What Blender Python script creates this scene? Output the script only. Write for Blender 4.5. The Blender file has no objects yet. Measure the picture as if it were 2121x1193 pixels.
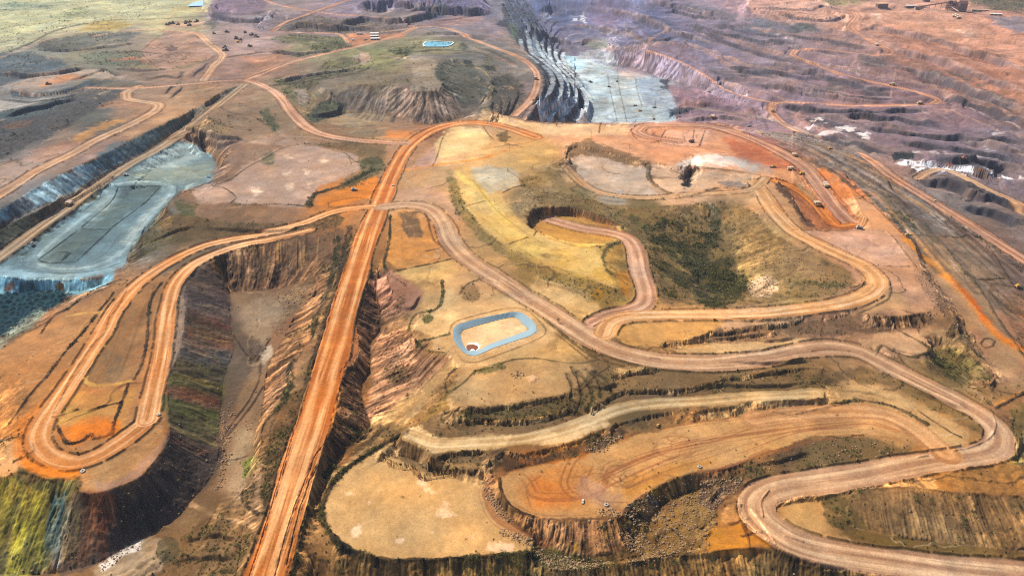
import bpy, bmesh, math, random, time
import numpy as np
T0 = time.time()
scene = bpy.context.scene
COL = scene.collection
# ---------------------------------------------------------------- camera
CAM_H, FPX, W0, H0 = 420.0, 1515.0, 2121.0, 1193.0
PITCH = math.radians(28.3)
CX, CY = W0 / 2, H0 / 2
SP, CP = math.sin(PITCH), math.cos(PITCH)
cam_data = bpy.data.cameras.new("camera")
cam = bpy.data.objects.new("camera", cam_data)
COL.objects.link(cam)
cam.location = (0, 0, CAM_H)
cam.rotation_euler = (math.radians(90) - PITCH, 0, 0)
cam_data.sensor_width = 36.0
cam_data.lens = 36.0 * FPX / W0
cam_data.clip_start = 1.0
cam_data.clip_end = 90000.0
scene.camera = cam
# ---------------------------------------------------------------- light
SUN_EL, SUN_X, SUN_Y = math.radians(46), -0.74, 0.67
world = bpy.data.worlds.new("World")
scene.world = world
world.use_nodes = True
wn = world.node_tree
bg = wn.nodes["Background"]
sky = wn.nodes.new("ShaderNodeTexSky")
sky.sky_type = 'NISHITA'
sky.sun_disc = False
sky.sun_elevation = SUN_EL
sky.sun_rotation = math.atan2(SUN_X, SUN_Y)
sky.air_density = 1.0
sky.dust_density = 1.5
wn.links.new(sky.outputs[0], bg.inputs[0])
bg.inputs[1].default_value = 0.095
sd = bpy.data.lights.new("sun", 'SUN')
sd.energy = 4.7
sd.angle = math.radians(0.53)
sd.color = (1.0, 0.935, 0.83)
sun = bpy.data.objects.new("sun", sd)
COL.objects.link(sun)
from mathutils import Vector, Matrix
sv = Vector((SUN_X * math.cos(SUN_EL), SUN_Y * math.cos(SUN_EL), math.sin(SUN_EL)))
sun.rotation_euler = sv.to_track_quat('Z', 'Y').to_euler()
scene.view_settings.view_transform = 'Standard'
scene.view_settings.look = 'None'
scene.view_settings.exposure = 0.60
scene.view_settings.gamma = 1.0
scene.cycles.max_bounces = 5
scene.cycles.volume_bounces = 0
scene.cycles.use_denoising = False
scene.cycles.filter_width = 1.15

# ---------------------------------------------------------------- survey helpers
def ray(px, py):
    a = (px - CX) / FPX; b = (py - CY) / FPX
    return a, CP - b * SP, -(SP + b * CP)
def ground(px, py, z=0.0):
    """where the line of sight through a surveyed point meets level z"""
    a, dy, dz = ray(px, py)
    t = (z - CAM_H) / dz
    return a * t, dy * t
def project(X, Y, Z):
    zr = CAM_H - Z
    dep = Y * CP + zr * SP
    up = Y * SP - zr * CP
    return CX + FPX * X / dep, CY - FPX * up / dep, dep
# value noise, vectorised
def _h(ix, iy, seed):
    n = (ix.astype(np.int64) * 374761393 + iy.astype(np.int64) * 668265263 + seed * 974634777) & 0xffffffff
    n = ((n ^ (n >> 13)) * 1274126177) & 0xffffffff
    return ((n ^ (n >> 16)) & 0xffff).astype(np.float32) / 65535.0
def vn(x, y, s, seed=0):
    x = x / s; y = y / s
    ix = np.floor(x); iy = np.floor(y)
    fx = (x - ix).astype(np.float32); fy = (y - iy).astype(np.float32)
    ix = ix.astype(np.int64); iy = iy.astype(np.int64)
    fx = fx * fx * (3 - 2 * fx); fy = fy * fy * (3 - 2 * fy)
    a = _h(ix, iy, seed); b = _h(ix + 1, iy, seed); c = _h(ix, iy + 1, seed); d = _h(ix + 1, iy + 1, seed)
    return (a + (b - a) * fx) * (1 - fy) + (c + (d - c) * fx) * fy - 0.5
def fbm(x, y, s, o=4, seed=0, g=0.5):
    r = 0; a = 1.0
    for k in range(o):
        r = r + a * vn(x, y, s, seed + k * 7); s = s * 0.5; a *= g
    return r
def worley(x, y, s, seed=0):
    """distance to the nearest of jittered points, and that point's random id"""
    x = x / s; y = y / s
    ix = np.floor(x).astype(np.int64); iy = np.floor(y).astype(np.int64)
    best = np.full(x.shape, 9.0, np.float32); bid = np.zeros(x.shape, np.float32)
    for dx in (-1, 0, 1):
        for dy in (-1, 0, 1):
            jx = ix + dx; jy = iy + dy
            px = jx + _h(jx, jy, seed) ; py = jy + _h(jx, jy, seed + 5)
            d = np.hypot(x - px, y - py).astype(np.float32)
            m = d < best
            best = np.where(m, d, best); bid = np.where(m, _h(jx, jy, seed + 9), bid)
    return best, bid
def smooth(e0, e1, x):
    t = np.clip((x - e0) / (e1 - e0), 0, 1)
    return t * t * (3 - 2 * t)
def parse(s, zdef=0.0):
    out = []
    z = zdef
    for tok in s.split():
        v = [float(q) for q in tok.split(',')]
        if len(v) > 2: z = v[2]
        out.append((v[0], v[1], z))
    return np.array(out, float)
def spline(p, closed=False, step=9.0):
    """Catmull-Rom through the points"""
    n = len(p)
    if n < 3 and not closed: return p
    if closed: q = np.vstack([p[-1], p, p[0], p[1]]); m = n
    else: q = np.vstack([2 * p[0] - p[1], p, 2 * p[-1] - p[-2]]); m = n - 1
    out = []
    for i in range(m):
        a, b, c, d = q[i], q[i + 1], q[i + 2], q[i + 3]
        k = max(1, int(np.hypot(*(c - b)[:2]) / step))
        for j in range(k):
            t = j / k
            out.append(0.5 * (2 * b + (c - a) * t + (2 * a - 5 * b + 4 * c - d) * t * t + (3 * b - a - 3 * c + d) * t ** 3))
    if not closed: out.append(p[-1])
    return np.array(out)
def hexc(h):
    h = h.lstrip('#')
    c = np.array([int(h[i:i + 2], 16) / 255 for i in (0, 2, 4)])
    return np.where(c <= 0.04045, c / 12.92, ((c + 0.055) / 1.055) ** 2.4).astype(np.float32)
# ---------------------------------------------------------------- survey grid (finer near, coarser far)
ys = np.concatenate([[-205, -202, -198, -192, -184, -174, -160, -145, -128, -110, -92, -76, -60], np.arange(-46, -2, 3.0),
                     np.arange(-2, 300, 0.85), np.arange(300, 560, 1.0), np.arange(560, 1220, 1.15),
                     np.arange(1222, 1300, 5.0), [1320, 1380, 1480, 1650, 1900]])
xs = np.concatenate([[-3000, -1800, -1100, -700, -450, -360, -310], np.arange(-280, -10, 3.0),
                     np.arange(-10, 2132, 1.05), np.arange(2134, 2420, 3.0), [2430, 2450, 2490, 2560, 2700, 3000, 3500, 5200]])
NR, NC = len(ys), len(xs)
GX, GY = ground(xs[None, :], ys[:, None])
GX = np.broadcast_to(GX, (NR, NC)).astype(np.float32).copy(); GY = np.broadcast_to(GY, (NR, NC)).astype(np.float32).copy()
ry_of = GY[:, 0]                        # world y of each row (descending)
def g_index(x, y):
    zr = CAM_H; dep = y * CP + zr * SP
    px = CX + FPX * x / dep; py = CY - FPX * (y * SP - zr * CP) / dep
    return px, py
def walk(P, closed, R):
    """world polyline -> window with distance, arc length, signed offset and level of nearest point"""
    Q = np.vstack([P, P[:1]]) if closed else P
    segs = []
    s0 = 0.0
    rr = [NR, 0, NC, 0]
    for a, b in zip(Q[:-1], Q[1:]):
        L = math.hypot(b[0] - a[0], b[1] - a[1])
        if L < 1e-6: continue
        x0, x1 = min(a[0], b[0]) - R, max(a[0], b[0]) + R
        y0, y1 = max(5.0, min(a[1], b[1]) - R), max(a[1], b[1]) + R
        c = [g_index(x, y) for x in (x0, x1) for y in (y0, y1)]
        i0 = np.searchsorted(ys, min(q[1] for q in c)) - 1; i1 = np.searchsorted(ys, max(q[1] for q in c)) + 1
        j0 = np.searchsorted(xs, min(q[0] for q in c)) - 1; j1 = np.searchsorted(xs, max(q[0] for q in c)) + 1
        i0, j0 = max(i0, 0), max(j0, 0); i1, j1 = min(i1, NR), min(j1, NC)
        if i1 > i0 and j1 > j0:
            segs.append((a, b, L, s0, i0, i1, j0, j1))
            rr = [min(rr[0], i0), max(rr[1], i1), min(rr[2], j0), max(rr[3], j1)]
        s0 += L
    if not segs: return None
    I0, I1, J0, J1 = rr
    sh = (I1 - I0, J1 - J0)
    D = np.full(sh, 1e9, np.float32); S = np.zeros(sh, np.float32); O = np.zeros(sh, np.float32); Z = np.zeros(sh, np.float32)
    for a, b, L, s, i0, i1, j0, j1 in segs:
        w = (slice(i0 - I0, i1 - I0), slice(j0 - J0, j1 - J0))
        X = GX[i0:i1, j0:j1]; Y = GY[i0:i1, j0:j1]
        ux, uy = (b[0] - a[0]) / L, (b[1] - a[1]) / L
        dx, dy = X - a[0], Y - a[1]
        t = np.clip(dx * ux + dy * uy, 0, L)
        ex, ey = dx - t * ux, dy - t * uy
        d = np.sqrt(ex * ex + ey * ey)
        m = d < D[w]
        D[w] = np.where(m, d, D[w]); S[w] = np.where(m, s + t, S[w])
        O[w] = np.where(m, np.sign(dx * uy - dy * ux) * d, O[w])       # + = right hand side
        Z[w] = np.where(m, a[2] + (b[2] - a[2]) * t / L, Z[w])
    return slice(I0, I1), slice(J0, J1), D, S, O, Z
def to_world(p):
    x, y = ground(p[:, 0], p[:, 1], p[:, 2])
    return np.stack([x, y, p[:, 2]], 1)
CW = np.zeros((NR, NC), np.float32); CZ = np.zeros((NR, NC), np.float32)
CELL = np.abs(np.gradient(GX, axis=1)); CELLY = np.abs(np.gradient(GY, axis=0)); CELLR = np.clip(np.maximum(CELL, CELLY * 0.6) * 0.75, 0.3, 60)
def level(P, closed=False, hw=0.0, wt=1.0):
    mx = 3.0 + hw
    far = float(np.max(P[:, 1]))
    mx = max(mx, hw + far / 420 * 1.2 + far * far / 1.2e6)
    r = walk(P, closed, mx)
    if r is None: return
    I, J, D, S, O, Z = r
    m = D < hw + CELLR[I, J]
    CW[I, J] += np.where(m, wt, 0); CZ[I, J] += np.where(m, wt * Z, 0)
def line(s, z=0.0, closed=False, hw=0.0, wt=1.0, jag=0.0):
    P = to_world(spline(parse(s, z), closed))
    level(P, closed, hw, wt)
    return P
def offset(P, d):
    t = np.gradient(P[:, :2], axis=0); t /= np.maximum(np.linalg.norm(t, axis=1, keepdims=True), 1e-6)
    Q = P.copy(); dd = np.asarray(d)
    Q[:, 0] += t[:, 1] * dd; Q[:, 1] -= t[:, 0] * dd
    return Q
def cliff(s, z=0.0, drop=5.0, run=3.0, jag=2.0, seed=1):
    """steep broken face: crest along the line, foot on its right-hand side"""
    P0 = to_world(spline(parse(s, z), False))
    # resample finely and jag
    d = np.r_[0, np.cumsum(np.hypot(*np.diff(P0[:, :2], axis=0).T))]
    n = max(3, int(d[-1] / 2.0)); q = np.linspace(0, d[-1], n)
    P = np.stack([np.interp(q, d, P0[:, k]) for k in range(3)], 1)
    nz = vn(q, q * 0, 9.0, seed) * 2 + vn(q, q * 0, 4.0, seed + 3) * 1.2
    P = offset(P, nz * jag)
    e = np.minimum(1, np.minimum(q, q[-1] - q) / max(6.0, q[-1] * 0.12))
    level(P, wt=2)
    F = offset(P, run * 0.7); F[:, 2] -= 0.6 * drop * e * (0.85 + 0.3 * vn(q, q * 0, 14.0, seed + 8))
    level(F, wt=2)
    return P
TREADS = []
def morph(sa, sb, n, face=0.4):
    """terraces between two survey lines"""
    def rs(p, k=60):
        d = np.r_[0, np.cumsum(np.hypot(*np.diff(p[:, :2], axis=0).T))]
        q = np.linspace(0, d[-1], k)
        return np.stack([np.interp(q, d, p[:, c]) for c in range(p.shape[1])], 1)
    A = rs(to_world(spline(parse(sa)))); B = rs(to_world(spline(parse(sb))))
    for k in range(n):
        if k > 0: TREADS.append(((prevQ + A + (B - A) * (k / n)) * 0.5 * np.array([1, 1, 0]) + prevQ * np.array([0, 0, 1]), n, A, B))
        f0 = k / n; f1 = (k + face) / n; fz = (k + 1) / n
        wob = vn(np.arange(60.0), np.full(60, k * 3.7), 6.0, 31)[:, None] * np.array([[0.35 / n] * 3])
        P = A + (B - A) * (f0 + wob); P[:, 2] = A[:, 2] + (B[:, 2] - A[:, 2]) * f0
        Q = A + (B - A) * (f1 + wob); Q[:, 2] = A[:, 2] + (B[:, 2] - A[:, 2]) * fz
        level(P, wt=2); level(Q, wt=2); prevQ = Q
# ---------------------------------------------------------------- relief: roads (line, half width in m, style)
ROADS = [
 # main haul road on its causeway
 ("500,1330,-22 545,1193,-18 590,1060,-14 628,940,-11 662,830,-8 692,720,-6 726,600,-3 757,500,-1 786,425,0 808,372,1 833,322,2 862,290,3 905,266,4 960,255,4 1015,257,4 1062,268,4 1110,285,4", 15.5, 'main'),
 ("772,428,0 700,437,-2 620,465,-4 540,485,-6 440,505,-8 380,528,-8 320,562,-7 270,602,-6 236,645,-5 205,700,-4 160,768,-4 112,838,-4 85,880,-4 80,915,-4 105,945,-4 150,958,-4 200,945,-4 250,915,-4 290,885,-4", 9.5, 'pale'),
 ("640,478,-4 560,497,-6 500,508,-7 440,528,-8 395,552,-7 362,590,-6 348,640,-5 340,700,-4 328,760,-4 314,820,-4 304,870,-4", 9.0, 'pale'),
 ("795,428,0 845,424,0 890,432,0 916,460,0 932,498,0 962,532,0 1020,572,0 1080,612,0 1130,642,0 1190,682,0 1240,712,-1 1300,735,-2 1380,750,-3 1480,752,-4 1580,742,-5 1660,726,-6 1720,720,-7 1780,730,-8 1850,765,-9 1920,800,-10 1990,835,-11 2040,866,-12 2070,900,-13 2058,932,-14 1990,948,-14 1900,962,-15 1800,982,-16 1700,998,-17 1620,1010,-18 1575,1032,-19 1572,1062,-19 1605,1095,-20 1660,1125,-20 1750,1147,-21 1870,1165,-22 2000,1180,-23 2121,1192,-24 2330,1215,-26", 14.0, 'mauve'),
 ("1230,668,0 1262,652,0 1300,644,-1 1332,628,-1 1336,600,-2 1324,560,-3 1316,520,-4 1300,495,-5 1262,482,-6 1200,472,-7 1140,455,-8", 12.5, 'pink'),
 ("1250,690,0 1262,668,0 1300,655,0 1360,652,0 1450,652,0 1560,650,1 1660,640,2 1750,626,3 1806,604,4 1818,580,4 1790,552,4 1740,528,4 1690,504,4 1645,480,4 1605,440,4 1578,400,4 1562,378,4", 12, 'sand'),
 ("1585,370,4 1560,392,3 1500,400,2 1440,402,1 1380,408,0 1320,410,0 1250,402,0 1210,385,1 1185,360,2 1170,345,3", 8, 'sandt'),
 # red loop in the north-east
 ("1400,293,6 1345,285,6 1318,272,6 1330,262,6 1400,259,6 1470,262,6 1530,278,6 1590,303,6 1640,330,6 1668,350,5 1692,380,3 1712,410,0 1738,440,-3 1768,467,-6", 13, 'red'),
 ("1768,467,-6 1735,470,-6 1712,452,-6 1690,425,-5 1665,402,-4 1635,385,-1 1606,375,3", 9.0, 'orange'),
 # left side
 ("-200,650,-26 -60,572,-25 0,532,-24 70,480,-23 140,430,-22 205,383,-20 262,345,-17 330,308,-13 400,260,-7 450,220,-3 505,176,2", 11, 'dull'),
 ("220,378,-20 260,380,-22 330,378,-25 356,384,-26 352,400,-27 320,430,-28 290,465,-28 262,500,-28 240,535,-28 180,552,-28 110,555,-28 78,545,-28 72,525,-28 130,480,-28 180,445,-28 225,410,-27 225,388,-24", 12, 'tealx'),
 ("288,180,8 262,192,8 262,205,8 300,212,8 328,217,8 318,232,8 270,258,8 200,290,8 150,318,8 80,352,8 20,390,8 -60,440,8", 12, 'mauve'),
 ("510,166,2 440,170,3 360,178,5 290,183,8 230,184,8 180,182,8", 8, 'pink'),
 ("512,167,2 545,178,2 578,200,2 604,235,2 632,262,2 670,280,2 730,290,2 800,296,2 840,298,2", 11.5, 'pink'),
 ("508,165,2 600,130,4 690,108,6 760,92,8 830,72,9 862,58,10 900,56,9 940,64,7 985,84,4 1040,105,0 1085,125,-4 1110,150,-8 1112,180,-12 1095,212,-16 1065,240,-20", 10, 'pink'),
 ("420,167,4 445,135,6 462,115,7 432,90,9 408,70,9 350,64,9 290,62,9 200,75,9", 11, 'mauve'),
 ("565,66,12 590,48,14 640,30,16 690,12,18 735,-4,22", 9, 'red'),
 ("540,-4,20 565,8,18 610,18,16 645,24,16 690,30,14 770,36,12 830,48,11 862,57,10", 9, 'red'),
 ("562,66,12 640,69,10 705,72,9 720,90,8", 7, 'red'),
 ("720,72,9 800,66,10 860,58,10", 7, 'pink'),
 ("580,166,2 640,156,2 700,146,2 750,132,3 765,118,4", 5.5, 'grey'),
 # pit switchbacks on the right
 ("1760,20,12 1775,35,8 1760,58,2 1790,78,-6 1830,98,-12 1845,108,-16 1825,116,-20 1780,112,-24 1700,104,-30 1648,104,-34 1640,114,-38 1690,134,-42 1760,160,-46 1845,178,-50 1910,195,-54 1945,208,-57 1930,217,-60 1850,219,-64 1750,219,-68 1650,213,-74 1600,215,-78 1596,228,-80 1625,258,-76 1700,290,-48 1790,325,-26 1850,368,-20 1950,430,-22 2060,500,-24 2200,590,-26", 11.5, 'red'),
 ("1900,370,-21 1925,355,-22 1960,352,-23 2020,380,-24 2121,435,-26 2220,490,-28", 8.5, 'mauve'),
 ("1340,104,-50 1400,125,-60 1460,155,-70 1500,185,-78 1560,205,-80 1600,213,-78", 4.5, 'red'),
 ("1700,290,-48 1640,262,-70 1560,240,-96 1500,232,-104 1420,222,-110", 8.0, 'grey'),
 # sandy track below the benches, and small tracks
 ("850,900,-9 900,918,-9 960,917,-9 1040,912,-9 1100,905,-9 1180,885,-9 1240,862,-9 1290,845,-9 1350,835,-9 1450,830,-9 1560,820,-9 1690,815,-9", 8, 'creamx'),
 ("1560,868,-14 1640,858,-14 1750,852,-14 1830,858,-14 1890,885,-14 1935,920,-14 1960,940,-14", 12.0, 'brown'),
]
ROADW = []
for s, hw, st in ROADS:
    P = to_world(spline(parse(s), False))
    level(P, hw=hw, wt=2)
    ROADW.append((P, hw, st))
# frame of control far outside the picture
line("-500,1500,-60 500,1500,-40 1500,1500,-60 2800,1500,-60", wt=1)
line("-400,1000,-50 -400,600,-40 -300,300,5 -300,100,0", wt=1)
line("2600,1300,-40 2600,700,-20 2600,400,-30 2600,200,-20", wt=1)
line("-1500,-60,0 0,-60,0 400,-60,0 900,-60,20 1500,-60,20 2600,-60,10", hw=60)
line("-3000,-150,0 5200,-150,0", hw=2000)
# --- left dump (long tongue with the two-lane loop)
line("445,540,-9 402,562,-7 380,600,-6 382,650,-5 375,700,-4 365,740,-4 347,790,-4 347,850,-4 348,905,-4 326,945,-4 290,985,-4 240,1008,-4 200,1020,-4 165,1016,-4 150,990,-4 100,992,-4 40,975,-4 0,985,-4 -90,960,-4", hw=0.6)
line("60,800,-4 130,700,-4 200,620,-5 240,590,-6", hw=4)
line("190,860,-4 230,760,-4 280,640,-5 300,600,-6", hw=12)
line("20,930,-4 60,900,-4", hw=4)
line("240,585,-6 185,612,-5 130,640,-4 95,668,-4 40,695,-4 0,712,-4 -70,770,-4")
line("215,590,-35 150,612,-40 90,640,-43 20,680,-46 -60,720,-48")
line("462,560,-30 478,610,-36 478,650,-36 484,700,-36 486,725,-36 470,765,-36 463,800,-36 458,850,-36 454,900,-36 452,950,-37 430,1000,-37 396,1035,-38 370,1070,-38 305,1108,-39 250,1140,-40 190,1170,-42 120,1185,-43 40,1190,-44 -100,1190,-46")
line("530,620,-36 560,680,-36 530,760,-36 500,840,-36 495,900,-36 480,960,-36 450,1030,-34 400,1110,-34 330,1160,-36 260,1193,-40", hw=4)
line("478,606,-36 530,602,-36 580,596,-34 640,580,-26 672,560,-18")
line("444,530,-8 500,514,-7 560,502,-6 620,490,-4 690,470,-3 720,462,-2", wt=2)
# main road shoulders, ditch and fall to the valley
line("745,452,-1 728,500,-3 700,595,-5 668,700,-8 640,790,-10 606,910,-13 565,1050,-17 520,1193,-21 470,1330,-26", wt=2)
line("718,490,-6 694,585,-9 660,655,-11 648,700,-12 606,750,-13 602,790,-14 590,830,-15 545,880,-17 540,930,-20 520,1000,-22 505,1080,-24 490,1193,-27")
line("655,600,-24 610,655,-33 585,705,-35 560,745,-35 548,790,-35 545,840,-35 530,900,-35 520,960,-34 500,1010,-33")
line("410,1193,-32 430,1120,-30 470,1060,-29")
line("340,1090,-36 380,1140,-34 330,1193,-37", jag=0)
# east side of the main road: shelf and gully
line("770,560,-3 755,620,-5 738,680,-6 742,705,-7 744,730,-7 735,752,-8 708,768,-9 706,800,-10 700,860,-12 690,905,-14 655,950,-16 640,990,-17 612,1060,-19 585,1150,-22 560,1250,-26", wt=2)
line("782,560,-6 778,610,-13 786,640,-17 790,665,-19 786,690,-20 768,708,-21 766,740,-22 764,770,-23 748,800,-25 756,850,-27 768,885,-28 735,915,-28 690,960,-28 655,1010,-29 632,1070,-30 615,1130,-31 600,1200,-34", wt=2)
line("800,560,-3 812,600,-4 850,590,-2 840,640,-5 880,650,-3")
line("850,670,-4 848,700,-5 866,730,-4 900,740,-3 935,745,-2 945,755,-1")
line("870,680,0 925,690,0 935,640,0 880,655,-1", hw=6)
# --- central ponds platform
POND_OUT = "937,690 942,676 960,668 1000,658 1040,650 1062,646 1080,648 1098,660 1110,674 1112,686 1100,695 1060,708 1020,722 1000,731 985,737 968,735 950,720 940,705"
POND_IN = "953,692 958,684 1000,671 1040,661 1066,657 1074,662 1082,671 1092,679 1096,683 1060,697 1010,715 998,723 985,728 972,728 960,716 955,703"
PO = line(POND_OUT, 0.6, True, wt=3)
PI_ = line(POND_IN, -3.2, True, wt=3)
line("985,700 1030,685 1070,675", -3.2, hw=3, wt=3)
BP = line("880,97 878,93 884,88 900,87 936,89 938,91 932,95 925,97", 10.5, True, hw=6, wt=3)
line("930,640,0 1060,625,0 1130,670,0 1150,700,0 1060,740,0 960,760,0 925,700,0", closed=True, hw=1.5)
line("830,560,0 900,535,0 940,530,0 800,540,0", hw=4)
line("820,440,0 850,435,0 880,445,0 900,480,0 920,520,0", hw=2)
line("830,480,0 850,540,0 840,510,0", hw=8)
line("850,390,1 950,450,1 960,490,1 1010,530,1 1090,590,1 1200,650,1")
line("945,757,-1 905,810,-7 860,852,-12 800,898,-18 740,940,-22 690,985,-25 650,1050,-27", wt=1)
# --- big tan pad P1 and its flank
line("842,893,-14 785,925,-17 722,965,-19 686,1005,-20 668,1040,-20 668,1075,-20 690,1110,-20 730,1140,-20 790,1158,-20 860,1162,-20 950,1157,-20 1040,1150,-20 1105,1145,-20", wt=2)
line("820,960,-20 760,1000,-20 720,1050,-20 760,1110,-20 850,1130,-20 960,1120,-20 1050,1110,-20 1000,1040,-20 940,1010,-20 880,985,-20", closed=True, hw=10)
line("560,1500,-60 700,1290,-50 1000,1290,-50 1200,1300,-50 1600,1330,-50")
line("640,1193,-28 700,1200,-28", wt=1)
# --- orange tongue P2
line("1030,985,-14 1036,1020,-14 1056,1050,-14 1100,1070,-14 1160,1078,-14 1212,1075,-14 1282,1072,-14 1310,1050,-14 1340,1022,-14 1380,1000,-14 1420,985,-14 1480,975,-14 1520,965,-14 1560,948,-14 1620,925,-14 1680,912,-14 1760,905,-14 1850,905,-14 1892,915,-14", wt=2)
line("1048,978,-14 1090,965,-14 1150,955,-14 1200,945,-14 1245,928,-14 1290,910,-14 1330,895,-14 1400,880,-14 1480,868,-14 1560,855,-14 1650,842,-14 1740,832,-14", wt=2)
line("1080,1010,-14 1200,1020,-14 1300,980,-14 1450,930,-14 1550,900,-14", hw=14)
line("1000,990,-18 1012,1020,-20 1030,1055,-20 1062,1085,-20 1104,1112,-20")
line("1112,1128,-26 1150,1145,-26 1200,1165,-26 1260,1165,-26 1310,1150,-26 1380,1140,-24 1450,1135,-24")
line("1300,1075,-16 1316,1125,-25", wt=1)
line("1350,1080,-25 1400,1040,-25 1450,1020,-25 1490,1050,-24 1440,1090,-25", hw=4)
line("1465,1110,-22 1540,1105,-22 1590,1130,-22 1540,1060,-22", hw=5)
line("1115,1172,-24 1170,1180,-22 1250,1172,-22 1330,1160,-22 1460,1145,-22 1560,1136,-22 1610,1138,-22")
line("1540,990,-18 1500,1000,-19 1470,1030,-20", wt=1)
line("1900,945,-15 1800,960,-16 1700,972,-17 1620,985,-18 1550,1000,-18")
# right-hand mound below the road
line("1760,1015,-13 1850,1008,-10 1930,1012,-9 2000,1020,-9 2121,1028,-9 2300,1040,-9")
line("1740,1060,-17 1770,1090,-20 1850,1112,-22 1930,1122,-22 2020,1130,-22 2121,1140,-22 2300,1150,-22")
line("1620,1050,-20 1680,1045,-20 1700,1090,-20 1650,1080,-20", hw=5)
line("2121,900,-18 2105,960,-17 2100,870,-16")
line("1850,985,-14 1950,975,-14 2060,960,-13 2121,960,-12")
# --- benches in the foreground (crest left to right, foot on the near side)
line("960,835,-1 1060,815,-1 1160,790,-1 1000,780,-1", hw=8)
cliff("935,852 960,838 1000,845 1040,840 1080,835 1120,826 1160,819 1180,812", -1, 7, 3.2, 1.0, 3)
cliff("950,874 1000,868 1060,872 1100,868 1150,858 1190,846", -6, 6, 3, 1.2, 4)
cliff("1222,850 1245,832 1285,810 1320,807 1380,808 1425,804 1473,794 1516,784 1575,774 1640,764 1700,762", -5, 6, 3, 1.1, 5)
cliff("1265,778 1285,776 1320,767 1366,766", -3, 6, 3, 0.8, 6)
cliff("1262,883 1320,866 1371,855 1412,851", -9, 4, 2.5, 0.7, 7)
cliff("1435,855 1486,845 1530,842", -9, 4, 2.5, 0.7, 8)
cliff("885,948 940,936 990,932 1010,935", -9, 6, 3, 0.9, 9)
cliff("1010,952 1050,934 1075,941 1119,932 1171,919 1208,906 1263,885", -9, 5, 3.2, 0.8, 10)
cliff("877,978 930,973 985,973 1000,975", -14, 5, 3, 0.7, 11)
cliff("790,935 820,950 850,958 868,975", -13, 4, 3, 0.7, 12)
cliff("1455,688 1500,690 1560,680 1650,668 1665,664", -1, 4, 3, 0.6, 13)
cliff("1700,655 1740,652 1770,645", 1, 3, 3, 0.5, 14)
line("1600,712,-6 1500,725,-5 1400,722,-4 1380,715,-4 1500,708,-5 1620,700,-6 1720,700,-6 1770,695,-6")
line("1290,700,0 1400,705,0 1470,675,0 1300,670,0", hw=3)
line("1600,690,-3 1480,700,-3", wt=1)
# right: pads and hollow
line("1800,700,-6 1850,690,-6 1905,705,-6 1915,725,-6 1860,730,-6 1820,715,-6", hw=5)
line("1940,725,-14 1980,760,-17 2000,780,-17 1960,750,-17", hw=6)
line("1920,690,-6 1960,700,-7 2010,690,-7 2030,740,-8 2062,778,-9 2040,800,-9 1990,800,-10")
line("1800,655,4 1860,655,3 1900,650,3 1930,640,2 1935,600,3")
line("1700,690,-4 1780,680,-4 1850,675,-4 1920,680,-5")
line("1900,600,3 1900,560,4 1880,500,4 1800,490,4 1700,490,4 1750,520,4 1830,545,4", hw=4)
# --- yellow ridge, quarry pocket, upper shelves
line("940,360,4 955,420,4 1000,475,4 1060,515,4 1130,555,4 1200,572,4 1275,600,3", wt=2)
line("1010,400,4 1060,460,4 1120,500,4 1190,530,4 1240,555,4", hw=14)
line("1010,330,5 1100,300,5 1160,310,5 1150,350,5 1060,370,5", hw=10)
line("1255,540,2 1248,515,1 1290,498,-3", wt=1)
line("1093,462,4 1096,442,6 1120,430,6 1180,428,5 1230,443,2 1290,470,-2", wt=2)
line("1098,475,-8 1104,462,-8 1120,452,-8 1180,448,-8 1250,466,-7", wt=2, hw=1)
line("1120,480,-8 1200,500,-7 1260,500,-6", hw=6)
line("1088,470,4 1140,492,4 1200,512,3 1240,510,2", wt=1)
cliff("1172,330 1176,306 1205,302 1250,312 1290,322 1340,338", 9, 8, 7, 1.0, 20)
line("1190,340,1 1250,370,1 1300,390,1 1330,360,1 1260,345,1", hw=8)
line("1365,350,1 1400,370,1 1440,385,1 1500,372,1 1550,372,2", hw=4)
line("1417,384,-11 1426,368,-11 1433,356,-11", hw=2.5, wt=6)
line("1403,394,0.5 1404,366,1 1416,345,1 1430,342,2 1447,346,2 1447,366,1 1438,394,0.5 1420,400,0.5", closed=True, wt=4)
line("1365,338,6 1440,345,6 1520,350,6 1560,360,5")
line("1200,275,7 1330,300,7 1450,320,6 1600,345,6", hw=10)
line("880,330,3 940,280,4 1000,300,4", hw=4)
# hollow with shrubs
line("1090,395,0 1180,400,0 1240,420,0 1330,427,-1 1400,425,0 1480,417,1 1520,417,2 1570,436,3 1600,470,3 1650,500,3 1720,535,3 1765,560,3 1780,580,3 1740,610,2 1650,620,1 1550,632,0 1450,638,0 1378,632,0 1352,590,-2 1350,540,-3", wt=1.5)
line("1420,480,-18 1450,540,-28 1460,590,-34 1500,600,-34 1520,560,-28 1490,500,-20", hw=5)
line("1600,580,-8 1560,610,-14 1650,560,-4")
line("1270,440,-6 1330,470,-10 1380,520,-18")
line("1478,425,-2 1470,450,-12 1480,480,-18 1500,430,-4")
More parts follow.
